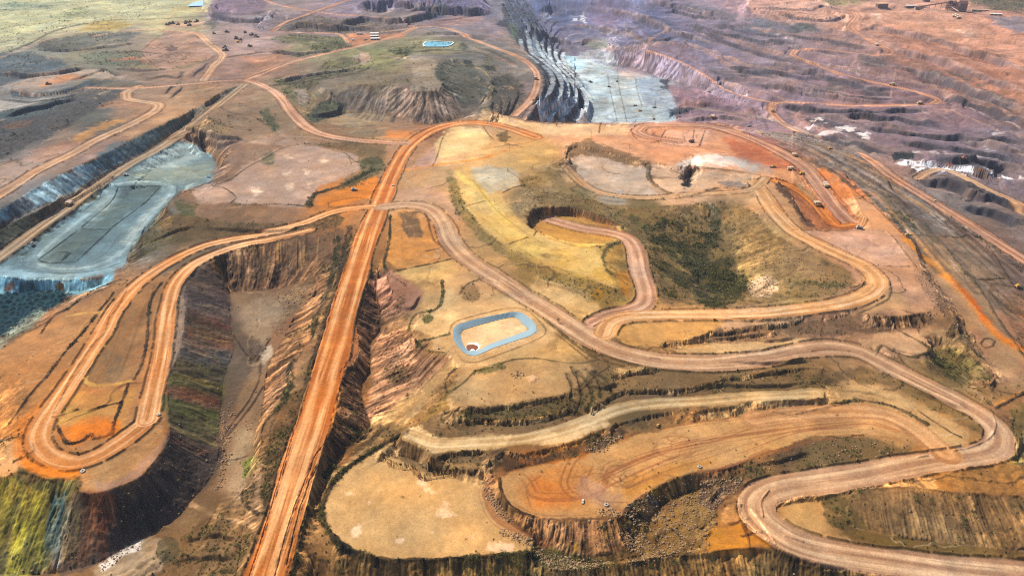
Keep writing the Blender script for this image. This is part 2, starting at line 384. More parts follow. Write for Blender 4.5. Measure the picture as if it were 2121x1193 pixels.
# north-east trench walls and edge to the slate strip
line("1606,368,6 1640,412,6 1668,460,6 1690,474,6", wt=2)
line("1620,392,0 1650,425,-2 1680,462,-5")
line("1690,474,5 1740,477,5 1785,472,5", wt=2)
line("1690,400,2 1720,440,-2")
line("1730,345,6 1770,400,5 1800,455,5 1860,482,5", hw=4)
line("985,228,4 1020,236,4 1060,242,4 1110,253,5 1200,256,6 1300,257,6 1400,257,6 1500,256,6 1515,268,6 1560,290,6 1650,316,6 1700,345,6 1760,388,5 1800,420,5 1870,484,5 1897,540,4 1930,590,3 1975,650,2 1992,700,-2 2064,778,-8", wt=2)
line("1535,270,-6 1600,290,-6 1660,312,-6 1712,345,-6 1772,388,-6 1815,420,-6 1885,482,-6 1915,540,-7 1950,600,-8 1990,650,-9 2010,700,-10 2080,775,-12")
line("1700,320,-7 1850,420,-8 2000,560,-9 2080,680,-10 2110,760,-11", hw=8)
line("1650,278,-14 1760,322,-14 1850,374,-15 1960,448,-16 2060,520,-17 2121,568,-18 2250,680,-20")
line("2000,800,-12 2060,800,-13 2121,790,-14")
# salt-edged pit on the right
line("1850,340,-24 1900,335,-22 1990,340,-20 2121,380,-18 2250,410,-18")
line("1862,345,-34 1900,352,-36 2000,370,-36 2121,392,-36", hw=6)
line("1990,402,-22 2030,400,-22", wt=1)
cliff("1990,404 2010,402 2030,402", -20, 10, 5, 0.5, 24)
# --- the great pit
line("1200,135,-108 1330,150,-110 1390,210,-112 1400,250,-112 1230,250,-112 1215,190,-110", hw=20)
line("1150,300,-108 1300,310,-110 1500,300,-105", hw=30)
line("1030,262,-30 1120,275,-34 1300,275,-34 1500,275,-34")
BENS = ["1078,82,-20 1082,102 1095,115 1116,132 1139,150 1145,163 1142,186 1129,204 1109,217,-26", "1091,66,-36 1096,89 1101,110 1124,127 1142,143 1160,163 1162,189 1152,209 1116,237,-42", "1101,79,-52 1114,87 1116,102 1137,132 1160,153 1172,173 1175,201 1162,222 1137,247,-56",
        "1122,87,-68 1124,107 1139,122 1150,143 1175,166 1190,183 1190,209 1160,252,-72", "1137,97,-84 1138,115 1152,132 1167,150 1193,176 1213,194 1213,219 1193,250,-88", "1150,104,-96 1152,122 1167,143 1183,158 1210,184 1222,200,-102", "1167,110,-106 1165,125 1175,145 1190,158"]
for q in BENS: line(q, 0, hw=5.5, wt=2)
line("1058,55,-8 1068,88 1088,106 1112,126 1124,150 1126,182 1108,222 1090,250,-20", 0, wt=2)
NPIT = len(TREADS)
morph("1040,-10,10 1075,20,-5 1100,50,-12", "1075,-5,-40 1125,40,-60 1150,95,-85", 5, 0.4)
morph("985,188,2 1010,205,0 1018,232,-1 1012,262,-2", "1065,160,-18 1085,185,-20 1075,215,-22 1050,250,-26", 4, 0.45)
line("1270,95,-62 1330,88,-50 1380,84,-42 1440,122,-58 1500,165,-72 1570,205,-80")
line("1262,135,-104 1330,150,-108 1430,178,-108 1540,212,-100")
line("1160,85,-96 1230,100,-98 1250,125,-102", hw=8)
line("1150,30,-78 1240,30,-70 1300,0,-50")
line("1380,235,-108 1480,215,-100 1560,228,-92", hw=4)
line("1640,60,-22 1500,40,-30 1400,30,-40 1560,0,-8")
line("1560,0,-4 1640,0,6 1700,8,10 1745,30,10", hw=4)
morph("1560,-6,16 1640,-6,18 1700,5,16 1740,25,12", "1540,30,-8 1620,45,-10 1700,52,-10 1750,42,-6", 3, 0.45)
line("1790,18,14 1850,20,14 1950,25,14 2050,40,12 2200,60,12", hw=20)
line("1830,95,-10 1950,120,-16 2121,190,-22 2250,220,-20")
line("2121,240,-40 2000,225,-52")
line("1700,260,-52 1850,270,-44 2000,300,-34 2121,340,-24 2250,360,-20")
# --- upper left country
line("505,172,4 470,186,6 440,202,7 380,237,8 330,262,8 270,290,8 200,326,8 130,360,8 60,398,8 0,434,8 -120,500,8", wt=2)
line("455,205,-3 410,235,-7 340,290,-13 262,338,-16 205,376,-19 140,420,-21 70,470,-22 0,520,-23 -120,600,-25")
line("230,355,-8 180,384,-9 90,430,-10 0,472,-11 -120,530,-12", hw=2.5)
line("0,230,6 100,210,6 200,200,7 280,200,8", wt=1)
line("0,300,8 100,290,8 200,260,8")
line("20,186,10 60,192,10 85,194,10 140,186,10 200,166,10 300,172,8", wt=2)
line("12,196,2 60,200,2 84,202,2 160,192,2 210,180,3", wt=1.5)
line("40,180,10 120,170,10 180,160,10", hw=6)
line("0,205,2 40,215,2 120,210,2 150,200,2", hw=4)
line("230,160,12 215,142,14 180,146,12 110,160,11", wt=1)
line("245,158,4 215,150,6", wt=1)
line("0,112,16 60,112,18 120,122,16 140,135,8 60,150,6 0,150,6")
line("70,98,4 100,102,4 240,100,8 180,100,5")
line("80,90,16 140,72,17 220,68,17 290,68,13 260,88,12")
line("100,100,8 180,104,8 250,96,10")
line("300,105,9 330,140,9 440,130,9 400,85,9", hw=10)
line("480,50,10 440,10,30 520,0,34", hw=6)
line("0,60,0 200,45,0 400,34,0", hw=30)
line("100,20,0 400,20,0", hw=30)
line("420,28,0 445,28,2 480,30,6", wt=1)
# teal basin
line("350,300,-20 400,296,-24 440,330,-27 455,350,-28 435,372,-28", wt=1)
line("120,500,-28 200,460,-28 260,420,-28 330,350,-27 400,340,-27 150,530,-28 250,500,-28", hw=8)
line("-60,565,-28 0,572,-28 70,578,-28 130,580,-28 200,574,-28 240,562,-28 262,545,-28 265,520,-28 300,480,-28 345,425,-28 375,400,-28", wt=2)
line("-60,615,-46 0,612,-45 80,604,-44 150,606,-40 205,592,-36")
line("-60,680,-50 60,640,-46 130,625,-43", hw=8)
# spoil pad P6
line("392,392,0 350,418,-1 345,436,-2 360,440,-2 420,458,-2 520,462,-2 640,458,-2 740,440,-1", wt=2)
line("440,400,0 520,370,0 560,340,0 620,310,0 700,320,0 720,350,0 650,390,0 560,425,0 480,420,0", hw=14)
line("660,425,0 700,400,0 760,380,0 740,415,0", hw=5)
line("440,385,1 480,350,3 510,300,4 470,290,4 430,270,4 400,285,0", wt=1)
line("540,200,2 480,210,4 430,240,5 500,260,6 560,270,5", wt=1)
line("455,350,-6 470,320,2", wt=1)
line("300,470,-10 290,500,-16 340,475,-10", wt=1)
# spoil cone
line("845,120,26 905,128,28 906,150,27 914,175,26 905,186,25 870,190,24 850,190,22", wt=2, hw=3)
line("700,178,16 740,176,17 800,176,20 842,182,22 850,190,22", wt=2)
line("680,232,-18 740,234,-18 800,240,-20 860,255,-22 900,258,-22 960,245,-18 985,228,-12 1010,205,-8", wt=1)
line("700,240,-16 760,255,-14 800,252,-18", hw=4)
line("685,190,12 640,170,12 600,200,8 580,190,4", wt=1)
line("640,205,-4 660,190,4 690,232,-16", wt=1)
line("640,240,-12 660,258,-8", wt=1)
line("700,160,14 800,140,18 845,140,22", hw=5)
line("930,130,14 990,140,10 1015,165,4 1020,185,2 1005,200,2", hw=2, wt=1.5)
line("905,125,27 960,122,20 1000,125,12")
line("850,104,12 940,103,12 950,90,12 880,88,12", hw=3)
line("600,95,8 700,95,12 650,118,4 560,110,8")
line("570,20,20 530,60,10 545,40,4 590,40,4")
line("740,36,12 700,50,26 640,45,30 600,60,14", wt=1)
line("800,42,28 850,44,26 760,58,12", wt=1)
line("740,12,34 800,-6,40 900,0,44 1000,-6,46")
line("760,26,10 860,20,10 960,30,6 1030,28,2")
line("690,30,14 760,8,34 850,8,40", wt=1)
line("820,28,20 880,5,34", wt=1)
print("constraints", round(time.time() - T0, 1))
# ---------------------------------------------------------------- fill the relief between the survey lines
def solve(CW, CZ, gx, gy, fl=None):
    M = CW > 0
    tgt = np.where(M, CZ / np.maximum(CW, 1e-6), 0).astype(np.float32)
    levels = [(tgt, M.astype(np.float32), None)]
    w, t = CW.copy(), CZ.copy()
    pyr = [(w, t)]
    while min(w.shape) > 12:
        h2, w2 = w.shape[0] // 2 * 2, w.shape[1] // 2 * 2
        def dn(a):
            b = np.pad(a, ((0, a.shape[0] % 2), (0, a.shape[1] % 2)))
            return b.reshape(b.shape[0] // 2, 2, b.shape[1] // 2, 2).sum((1, 3))
        w, t = dn(w), dn(t)
        pyr.append((w, t))
    Z = None
    for k in range(len(pyr) - 1, -1, -1):
        w, t = pyr[k]
        m = w > 0; tv = np.where(m, t / np.maximum(w, 1e-6), 0).astype(np.float32)
        if Z is None: Z = np.full(w.shape, float(t.sum() / w.sum()), np.float32)
        else: Z = np.repeat(np.repeat(Z, 2, 0), 2, 1)[:w.shape[0], :w.shape[1]]
        Z = np.where(m, tv, Z)
        it = 400 if k >= 4 else (220 if k == 3 else (120 if k == 2 else (70 if k == 1 else 40)))
        for _ in range(it):
            Pd = np.pad(Z, 1, mode='edge')
            A = (Pd[:-2, 1:-1] + Pd[2:, 1:-1] + Pd[1:-1, :-2] + Pd[1:-1, 2:]) * 0.25
            Z = np.where(m, tv, A)
    return Z
Z = solve(CW, CZ, GX, GY)
print("solved", round(time.time() - T0, 1))
# ---------------------------------------------------------------- slope, rills and lumps
def grads(Z):
    Zj = np.gradient(Z, axis=1); Xj = np.gradient(GX, axis=1)
    Zi = np.gradient(Z, axis=0); Xi = np.gradient(GX, axis=0); Yi = np.gradient(GY, axis=0)
    gx = Zj / np.where(np.abs(Xj) < 1e-3, 1e-3, Xj)
    gy = (Zi - gx * Xi) / np.where(np.abs(Yi) < 1e-3, 1e-3, Yi)
    return gx, gy
def blur(a, n):
    for _ in range(n):
        p = np.pad(a, 1, mode='edge')
        a = (p[:-2, 1:-1] + p[2:, 1:-1] + p[1:-1, :-2] + p[1:-1, 2:] + 2 * a) / 6
    return a
gx, gy = grads(blur(Z, 5))
SL = np.hypot(gx, gy)
dxn, dyn = gx / np.maximum(SL, 1e-4), gy / np.maximum(SL, 1e-4)
def lic(cell, step, n, seed):
    r = np.zeros_like(Z)
    for k in range(-n, n + 1):
        r += vn(GX + dxn * step * k, GY + dyn * step * k, cell, seed)
    return r / (2 * n + 1) ** 0.62
R1 = lic(2.6, 2.4, 5, 3); R2 = lic(6.5, 5.5, 4, 8); R3 = lic(17.0, 12.0, 4, 12); R0 = lic(1.25, 1.3, 6, 21)
print("rills", round(time.time() - T0, 1))
PX, PY, DEP = project(GX, GY, Z)
PX = PX.astype(np.float32); PY = PY.astype(np.float32)
FARK = smooth(900, 2200, GY)
N1 = fbm(GX, GY, 60, 4, 1); N2 = fbm(GX, GY, 9, 3, 5); N3 = vn(GX, GY, 1.6, 9); NB = fbm(GX, GY, 260, 3, 14)
# line of sight to the surface
def surf(x, y):
    px, py = g_index(x, y)
    fi = np.interp(py, ys, np.arange(NR)); fj = np.interp(px, xs, np.arange(NC))
    i = np.clip(fi.astype(int), 0, NR - 2); j = np.clip(fj.astype(int), 0, NC - 2)
    a = fi - i; b = fj - j
    return (Z[i, j] * (1 - a) + Z[i + 1, j] * a) * (1 - b) + (Z[i, j + 1] * (1 - a) + Z[i + 1, j + 1] * a) * b
def hit(px, py):
    a, dy, dz = ray(px, py)
    t0 = (70 - CAM_H) / dz; t1 = min((-140 - CAM_H) / dz, 30000)
    t = np.linspace(t0, t1, 700)
    h = CAM_H + dz * t - surf(a * t, dy * t)
    k = np.nonzero(h < 0)[0]
    if len(k) == 0: t = -CAM_H / dz
    elif k[0] == 0: t = t[0]
    else: i = k[0]; t = t[i - 1] + (t[i] - t[i - 1]) * h[i - 1] / (h[i - 1] - h[i])
    x, y = a * t, dy * t
    return x, y, float(surf(np.array([x]), np.array([y]))[0])
C = np.zeros((NR, NC, 3), np.float32)
VEG = np.zeros_like(Z); ROK = np.zeros_like(Z); LMP = np.zeros_like(Z); STK = np.ones_like(Z); DZ = np.zeros_like(Z)
# ---------------------------------------------------------------- soil colours: broad control points
BGP = """-200,40,959c72 50,10,8c9a74 50,40,b3b884 200,20,b4b686 200,50,bdb487 350,8,a9ad84 350,40,b8ac80 130,70,a49a78 480,20,82707a 560,30,8a7a76 650,55,8a727a 650,100,80795c
800,15,726a7c 900,20,6a6280 1000,15,6c6876 820,50,80726a 960,45,84787a 1050,60,84767c 1150,20,5a6488 1250,30,66688a 1350,40,6e6a88 1450,30,8a7f8e 1550,20,9a8288 1250,90,707088 1350,110,76708a 1450,90,7c7286 1550,70,7c7480 1650,30,c49c84
1750,50,b08872 1850,40,c09680 1950,60,b88c74 2050,90,b48068 2110,150,b07c64 1900,130,a87c68 1750,80,947872 1650,80,86767c 2000,170,a4755e 2100,230,7c6258 1600,140,7e7078 1700,150,88727a 1800,150,8a7070 1650,200,86727a
1800,200,84686c 1900,190,80686a 2000,250,7a646a 1700,250,806c70 1850,260,7e6c74 1950,300,7a6a72 2080,300,7c7078 2110,360,807074 60,110,7a7c70 150,90,8a8068 250,80,8c7c6c 60,150,5c6a70 200,130,7a7664 300,150,8a7462 350,160,9c7c66 450,150,9a7868
520,80,a08680 560,130,94705c 480,210,8c7058 60,170,8a8078 60,250,5c5e60 180,240,606058 150,300,8a7260 350,240,b08868 420,200,a07c5c 300,270,987458 560,230,8a7258 500,250,88705a 600,200,867256 660,170,7c7060 750,160,80745c 760,130,7c7e50
880,140,84705e 880,100,7c7658 980,110,7c7668 1000,140,70685a 850,210,866c60 950,200,68645c 740,260,8a7458 700,285,906e50 900,275,94684a 1050,140,7c7268 1100,210,806a64 1300,190,a4b4ba 1200,230,8090a0 1450,190,80747c 1500,240,84707c 1560,250,86727a
200,330,a08070 300,350,60615a 60,400,8a8078 60,470,50524a 200,420,5a5a4c 300,450,5c6c6c 400,480,7a6448 500,450,846448 420,420,947258 600,360,ac8a74 520,300,9a7a60 750,340,9a7858 700,410,c07c42 820,300,b08460 880,400,c29a70 950,300,d6a878 1000,340,d8a870
1100,300,d4a068 1100,360,a88a60 1050,340,d0a870 1200,290,dca878 1400,300,d89878 1550,320,c87c5c 1250,350,c0a084 1400,380,d0a480 1550,380,cc9c70 1100,420,9c8258 1200,430,847448 1350,450,746640 1500,460,867252 1600,470,a88a60 1650,540,ae865e 1500,560,7a6c48
1400,520,7a6c46 1650,600,a08454 1600,440,b88c66 1700,450,a06848 1750,400,d8885a 1830,440,cc9470 1780,510,c49478 1850,560,be9070 1900,600,ac8060 1900,420,8e8078 1750,330,8c8078 1980,440,8a7a70 2050,480,846c60 2000,540,9a7a60 2050,600,987c68 2100,540,806a60
1950,550,9c7c5c 2050,680,ae7c58 2110,700,a47454 1980,700,a88058 1850,640,b08560 1850,700,bc9070 1700,670,a0785a 1950,780,8a7248 2080,780,ae8460 2050,820,a47a54 2100,860,9a6e48 40,620,2c4c54 100,560,7c8e8c 60,700,6a5c44 100,680,b47c50 200,680,b07c4e 280,640,a0724a
240,720,9c7048 150,800,c88048 60,790,c08048 20,880,c48044 300,760,c07c4a 420,680,504a40 420,800,48452c 420,950,302820 560,560,7a5a42 640,540,86664a 560,660,8c745c 530,740,80684e 520,820,86684c 560,850,8c6a46 500,900,987254 500,1000,a4805e 460,1060,84603c
420,1120,886644 640,640,a0784e 680,560,6a5434 620,720,9a7450 620,800,8a6a48 580,930,6c5230 760,600,7a5a34 760,680,6a4a2c 720,820,8c5a34 740,900,5c4224 830,580,a07650 800,640,9c7250 830,720,98704a 850,800,a07448 900,640,c09868 880,600,a88458 960,560,c89c6c 1000,600,c0946a
1000,540,b48c5c 870,500,d0884c 820,540,90663c 940,680,c89c68 1100,720,b89060 1000,770,a8855a 1050,800,c09868 1100,860,7c6440 1000,860,7c6440 1150,760,a07c50 1250,760,8a6a44 1400,780,7c6244 1300,840,7a6240 1500,760,8c6c48 1500,800,70603c 1650,790,80643c 1400,690,c89460 1550,700,a88060
1150,600,c09a6a 1240,600,9a7a42 1100,560,9c7a48 1200,540,e0b058 900,840,94703e 850,950,80643c 900,980,7a6040 800,1000,c89a64 900,1060,cc9c68 1000,1100,cc9c68 700,950,98683c 640,1050,a4784c 700,1180,8a6840 900,1180,745834 1050,1180,785c38 1100,1000,b0642c 1200,980,d08440 1300,960,c48448
1450,900,c88c54 1600,870,cc9058 1800,870,c88e58 1700,820,cc9c68 1950,880,c89056 1200,1110,7c5a40 1100,1100,80583c 1150,1150,645a34 1250,1150,7a5e38 1350,1050,684e28 1420,1080,9c7040 1500,1000,7c5a3c 1520,1100,b87840 1400,1180,6e5434 1600,1180,745838 1650,930,6a5434 1800,930,8a6c40 1750,960,70583a
1660,1070,c89660 1800,1060,80603c 1900,1060,745838 2050,1080,785a3c 1850,1000,a8784c 1950,990,b07840 2080,1000,a07044 1850,1110,8a6638 2000,1130,80603a 2110,950,8a6840 2300,1000,8a6840 -200,400,6c7470 -200,300,8a7e78 -200,200,5c6260 -200,500,6c7a78 -200,750,b48450 -200,1000,a08c44 2250,300,7c7078 2250,400,7c706c 2250,600,98785a 2250,700,a07a58 2250,800,9c784c 2250,900,8c6c40 2250,1080,80603c 2250,100,a87a62 -200,600,5a5c54 -200,900,b07c4a -200,1150,7a7a40 2300,500,846c60 2300,200,8a6c5c"""
pts = [t.split(',') for t in BGP.split()]
bx = np.array([float(p[0]) for p in pts]); by = np.array([float(p[1]) for p in pts]); bc = np.array([hexc(p[2]) for p in pts])
qx = np.arange(-320, 2440, 10.0); qy = np.arange(-60, 1320, 10.0)
QX, QY = np.meshgrid(qx, qy)
sc = 1.0 + 1.4 * (1 - np.clip(QY / 400, 0, 1))          # distances across are foreshortened far off
num = np.zeros(QX.shape + (3,)); den = np.zeros(QX.shape)
for x, y, c in zip(bx, by, bc):
    w = 1.0 / ((QX - x) ** 2 + ((QY - y) * sc) ** 2 + 220) ** 2
    num += w[..., None] * c; den += w
num /= den[..., None]
def bilin(tab, px, py):
    fi = np.clip((py - qy[0]) / 10, 0, len(qy) - 1.001); fj = np.clip((px - qx[0]) / 10, 0, len(qx) - 1.001)
    i = fi.astype(int); j = fj.astype(int); a = (fi - i)[..., None]; b = (fj - j)[..., None]
    return (tab[i, j] * (1 - a) + tab[i + 1, j] * a) * (1 - b) + (tab[i, j + 1] * (1 - a) + tab[i + 1, j + 1] * a) * b
wx = PX + (N1 * 26 + N2 * 12); wy = PY + (vn(GX, GY, 45, 77) * 22 + N2 * 8) * 0.7
C[:] = bilin(num, wx, wy)
print("base colours", round(time.time() - T0, 1))
def inside(px, py, P):
    r = np.zeros(px.shape, bool)
    n = len(P)
    for k in range(n):
        x0, y0 = P[k][:2]; x1, y1 = P[(k + 1) % n][:2]
        if y0 == y1: continue
        c = ((y0 > py) != (y1 > py)) & (px < (x1 - x0) * (py - y0) / (y1 - y0) + x0)
        r ^= c
    return r
def mask(s, f=3.0, warp=3.0, smoothp=True):
    P = parse(s)
    if smoothp: P = spline(P, True, 14.0)
    P = P[:, :2]
    m = f + warp + 2
    flat = np.nonzero(((PX > P[:, 0].min() - m) & (PX < P[:, 0].max() + m) & (PY > P[:, 1].min() - m) & (PY < P[:, 1].max() + m)).ravel())[0]
    if len(flat) == 0: return flat, np.zeros(0, np.float32)
    px = PX.ravel()[flat]; py = PY.ravel()[flat]
    d = np.full(px.shape, 1e9, np.float32)
    n = len(P)
    for k in range(n):
        a = P[k]; b = P[(k + 1) % n]; u = b - a; L = u @ u
        if L < 1e-6: continue
        t = np.clip(((px - a[0]) * u[0] + (py - a[1]) * u[1]) / L, 0, 1)
        d = np.minimum(d, (px - a[0] - t * u[0]) ** 2 + (py - a[1] - t * u[1]) ** 2)
    d = np.sqrt(d)
    sdd = np.where(inside(px, py, P), d, -d)
    k = FARK.ravel()[flat]
    sdd += (N2.ravel()[flat] * (2.4 - k) + N1.ravel()[flat] * (1.0 + 1.6 * k) + N3.ravel()[flat]) * warp
    w = smooth(-f * 1.2, f * 1.2, sdd)
    if f >= 3: w = w * np.clip(0.92 + N2.ravel()[flat] * 0.5 + N3.ravel()[flat] * 0.2, 0, 1)
    return flat, w.astype(np.float32)
Cf = C.reshape(-1, 3)
def fill(s, col=None, f=3.0, a=1.0, warp=3.0, V=None, K=None, B=None, S=None, up=0.0, sm=True, nz=None):
    i, w = mask(s, f, warp, sm)
    if len(i) == 0: return
    w = w * a
    if nz is not None:                      # broken patches: (size m, threshold)
        n = fbm(GX.ravel()[i], GY.ravel()[i], nz[0], 3, int(nz[0] * 7) + 3)
        w = w * smooth(nz[1], nz[1] + 0.22, n)
    if col is not None: Cf[i] += (hexc(col) - Cf[i]) * w[:, None]
    for A, v in ((VEG, V), (ROK, K), (LMP, B), (STK, S)):
        if v is not None:
            A.ravel()[i] += (v - A.ravel()[i]) * w
    if up: DZ.ravel()[i] += up * w
def wline(s, closed=False, step=8.0):
    p = spline(parse(s), closed, step)
    return np.array([hit(a, b) for a, b in p[:, :2]])
def stroke(s, w, col=None, a=0.9, h=0.0, soft=0.4, V=None, brk=0.0, closed=False, jag=0.0):
    """a band along a surveyed line: soil colour and, for windrows, a bank of height h"""
    P = wline(s, closed)
    r = walk(P, closed, w * 2.2 + 3)
    if r is None: return
    I, J, D, S, O, _ = r
    D = np.maximum(D + (vn(GX[I, J], GY[I, J], 7.0, 88) + vn(GX[I, J], GY[I, J], 2.5, 89) * 0.6) * w * 0.9, 0)
    if jag: D = D + vn(GX[I, J], GY[I, J], 5.0, 91) * jag
    e = CELLR[I, J]
    ww = np.maximum(w, e * 0.8)
    m = (1 - smooth(ww * (1 - soft), ww * (1 + soft), D)) * np.clip(0.85 + vn(S, S * 0, 11.0, 19) * 0.9, 0.2, 1)
    thin = np.clip(w / ww, 0.3, 1)
    if brk: m = m * smooth(-0.3 + brk - 0.5, 0.1 + brk - 0.5, vn(S, S * 0, 14.0, 17) + 0.3)
    if col is not None: C[I, J] += (hexc(col) - C[I, J]) * (m * a * thin)[..., None]
    if V is not None: VEG[I, J] = np.maximum(VEG[I, J], m * V)
    if h: DZ[I, J] += h * np.exp(-(D / (w * 0.75)) ** 2) * (0.8 + 0.5 * vn(S, S * 0, 6.0, 23))
def ledge(s, h, w, run=None, col=None, a=0.8):
    """a scarp: ground drops by h to the right-hand side of the line and eases back over w"""
    P = wline(s)
    r = walk(P, False, w * 1.3 + 3)
    if r is None: return
    I, J, D, S, O, _ = r
    L = max(float(S.max()), 1)
    end = np.clip(np.minimum(S, L - S) / (0.12 * L), 0, 1)
    hh = h * end * (0.8 + 0.8 * vn(S, S * 0, 40.0, 29))
    run = run or max(3.0, abs(h) * 0.7)
    Ow = O + vn(S, S * 0, 22.0, 27) * run * 1.2 + vn(S, S * 0, 8.0, 26) * run * 0.5
    p = np.where(Ow < 0, (1 + Ow / w).clip(0) * 0.5, 0.5 - smooth(0, run, Ow) * 1.0)
    p = np.where(Ow > run, -0.5 * (1 - (Ow - run) / (w - run)).clip(0), p)
    DZ[I, J] += hh * p
    if col is not None:
        m = smooth(-run * 0.3, run * 0.1, Ow) * (1 - smooth(run * 0.9, run * 1.5, Ow)) * end
        C[I, J] += (hexc(col) - C[I, J]) * (m * a)[..., None]
def tracks(s, w, col, a=0.5, lat=1.3, closed=False):
    """wheel tracks that follow a guide line"""
    P = wline(s, closed)
    r = walk(P, closed, w)
    if r is None: return
    I, J, D, S, O, _ = r
    n = vn(O, S * 0.02, lat, 41) * 1.3 + vn(O, S * 0.012, lat * 2.7, 43) + vn(O, S * 0.01, lat * 7, 44) * 0.7
    m = smooth(0.02, 0.55, n) * (1 - smooth(w * 0.65, w, D)) * smooth(-0.5, 0.1, N1[I, J] + 0.2)
    C[I, J] += (hexc(col) - C[I, J]) * (m * a)[..., None]
# ---------------------------------------------------------------- painted soils, region by region
# far plain
fill("-300,-40 440,-40 440,5 400,22 340,38 250,42 180,48 100,72 60,90 0,108 -300,130", 'b8b48e', 6, 0.8, V=0.35)
fill("0,10 60,8 130,12 60,18 0,18", '6e8270', 3, 0.8, V=0.6)
fill("100,38 130,30 160,16 190,22 180,34 140,42", '8a9468', 4, 0.6, V=0.8)
fill("360,18 400,12 440,24 400,26 350,30", 'c6b47c', 4, 0.7)
fill("165,62 195,50 240,46 272,50 250,60 200,66", 'b89c50', 2, 0.9, V=0.3)
fill("72,100 110,80 170,68 240,66 290,70 268,84 262,92 200,98 150,108 90,108", '5e6058', 2, 0.85, V=0.5)
fill("230,108 300,110 440,120 430,132 340,146 260,140 170,128 160,116", '7c7a54', 5, 0.5, V=0.35)
fill("165,115 200,110 290,112 300,126 240,136 180,128", '5c6254', 3, 0.8, V=0.5)
fill("-60,120 40,112 90,115 130,125 140,138 90,150 40,165 0,180 -60,190", '46565e', 4, 0.9, V=0.35)
fill("22,190 60,160 110,150 160,142 215,142 240,158 300,165 320,170 260,176 180,164 120,176 70,190", 'a08c7c', 2, 0.85)
fill("84,175 110,164 140,158 188,160 150,166 110,172 90,178", 'b87e54', 2, 0.8)
fill("12,196 24,190 80,192 120,188 150,180 180,168 220,166 240,170 190,182 150,190 90,204 30,204", '3e5258', 2, 0.95, sm=False)
fill("180,164 280,168 300,176 270,182 220,178", '5e5c50', 3, 0.8)
fill("-60,205 60,208 130,200 160,195 80,215 0,232 -60,245", 'b0aaa2', 3, 0.8)
fill("-60,240 0,232 80,214 150,196 200,186 255,188 250,202 225,215 200,228 160,250 110,280 60,300 0,330 -60,345", '4c4c4c', 3, 0.95, V=0.2, B=1.0)
fill("-60,245 20,230 70,220 120,208 150,200 100,228 40,248 -60,262", '4a6468', 6, 0.8)
fill("0,262 40,250 75,248 60,262 20,270", '7c5c44', 3, 0.7)
fill("200,226 225,210 240,202 280,214 300,218 260,222", 'a87c60', 3, 0.8)
fill("150,288 190,262 235,248 262,248 220,268 180,285 165,298", 'c08a50', 3, 0.85)
fill("60,316 100,305 150,296 180,300 120,326 70,334", '9c6a54', 6, 0.6)
fill("-80,370 0,342 60,318 120,306 200,300 120,345 60,380 0,415 -80,460", 'bc9c88', 8, 0.6)
fill("262,292 330,262 400,240 440,204 470,190 420,180 350,200 330,225 300,250", 'b08a66', 8, 0.7)
tracks("0,400 60,370 130,335 200,300 270,262 320,235", 22, '8a6c60', 0.5, 1.6)
# deep slope beside the trench road
fill("505,174 470,188 440,204 380,239 330,264 270,292 200,328 180,350 230,345 300,308 380,262 450,212 500,182", '5e685c', 2, 0.95, V=0.2)
fill("225,300 270,290 330,264 310,300 262,335 235,350 205,372 170,385 180,350", '5e7074', 6, 0.9)
fill("-80,470 0,436 60,400 130,362 180,340 200,345 170,385 90,425 0,462 -80,505", '8aa4ac', 3, 0.95, S=1.2)
fill("20,425 50,408 80,415 60,440 25,455", '5a5450', 3, 0.8)
fill("60,398 100,378 120,390 90,420 70,425", '9cb4b8', 4, 0.8)
fill("-80,520 0,476 90,433 180,388 230,358 300,318 345,290 330,304 262,342 205,384 140,424 70,474 0,518 -80,580", '4c4e40', 2, 0.95, V=0.3)
stroke("-80,520 0,470 90,428 180,384 232,354", 2.5, 'a09a90', 0.8)
# teal basin
fill("330,302 385,295 425,312 455,345 452,362 430,380 395,388 372,396 350,410 330,440 300,480 266,518 262,545 235,562 200,574 130,582 60,580 0,574 -80,568 -80,560 0,550 70,500 140,450 210,400 250,360", '70868a', 2.5, 1.0, V=0.0, S=1.2)
fill("340,310 385,297 420,315 400,335 360,350 310,350 290,345 320,325", 'a4b0aa', 9, 0.8)
fill("300,352 350,350 400,340 440,340 430,365 390,385 370,385 345,376 262,372", '9a9c80', 8, 0.5)
fill("238,388 330,386 300,420 262,445 225,475 180,474 165,480 200,445 235,410", '5c6e6c', 4, 0.9)
fill("165,478 222,476 195,510 160,542 115,545 85,541 120,510", '5c6e6c', 4, 0.9)
fill("115,505 145,520 160,515 180,490 172,486 130,522", '6e7a70', 2, 0.5)
fill("-80,560 0,556 60,562 140,565 200,556 262,530 262,548 240,562 200,572 130,580 60,578 0,572 -80,568", '9cb4b8', 5, 0.8)
fill("340,410 360,396 320,440 285,480 262,505 255,500 280,465 310,430", 'b0b8b0', 5, 0.8)
fill("20,528 60,500 100,478 70,510 50,540", '4e5e5c', 6, 0.7)
tracks("120,478 180,440 225,408 240,385", 16, '4c5c5c', 0.6, 1.2)
tracks("70,545 140,556 200,545 240,520 262,490 300,450 340,420 358,395", 18, '58686a', 0.6, 1.2)
tracks("300,330 350,325 400,320 430,340 420,365", 26, '7a8484', 0.5, 1.5)
tracks("260,368 330,362 380,366 420,372", 16, '6a7468', 0.5, 1.4)
fill("405,390 430,378 452,360 460,352 462,372 440,388 410,396", '35505c', 2, 0.9)
fill("-80,572 0,576 60,582 130,582 200,576 238,564 215,590 150,610 80,604 0,612 -80,614", '76a0ac', 2, 0.95, S=0.9)
fill("8,592 30,582 34,600 10,604", '6a4c40', 3, 0.9)
fill("40,584 70,584 76,604 40,604", '3f5850', 4, 0.9)
fill("112,596 122,586 133,590 134,608 116,610", '6a4840', 2, 0.9)
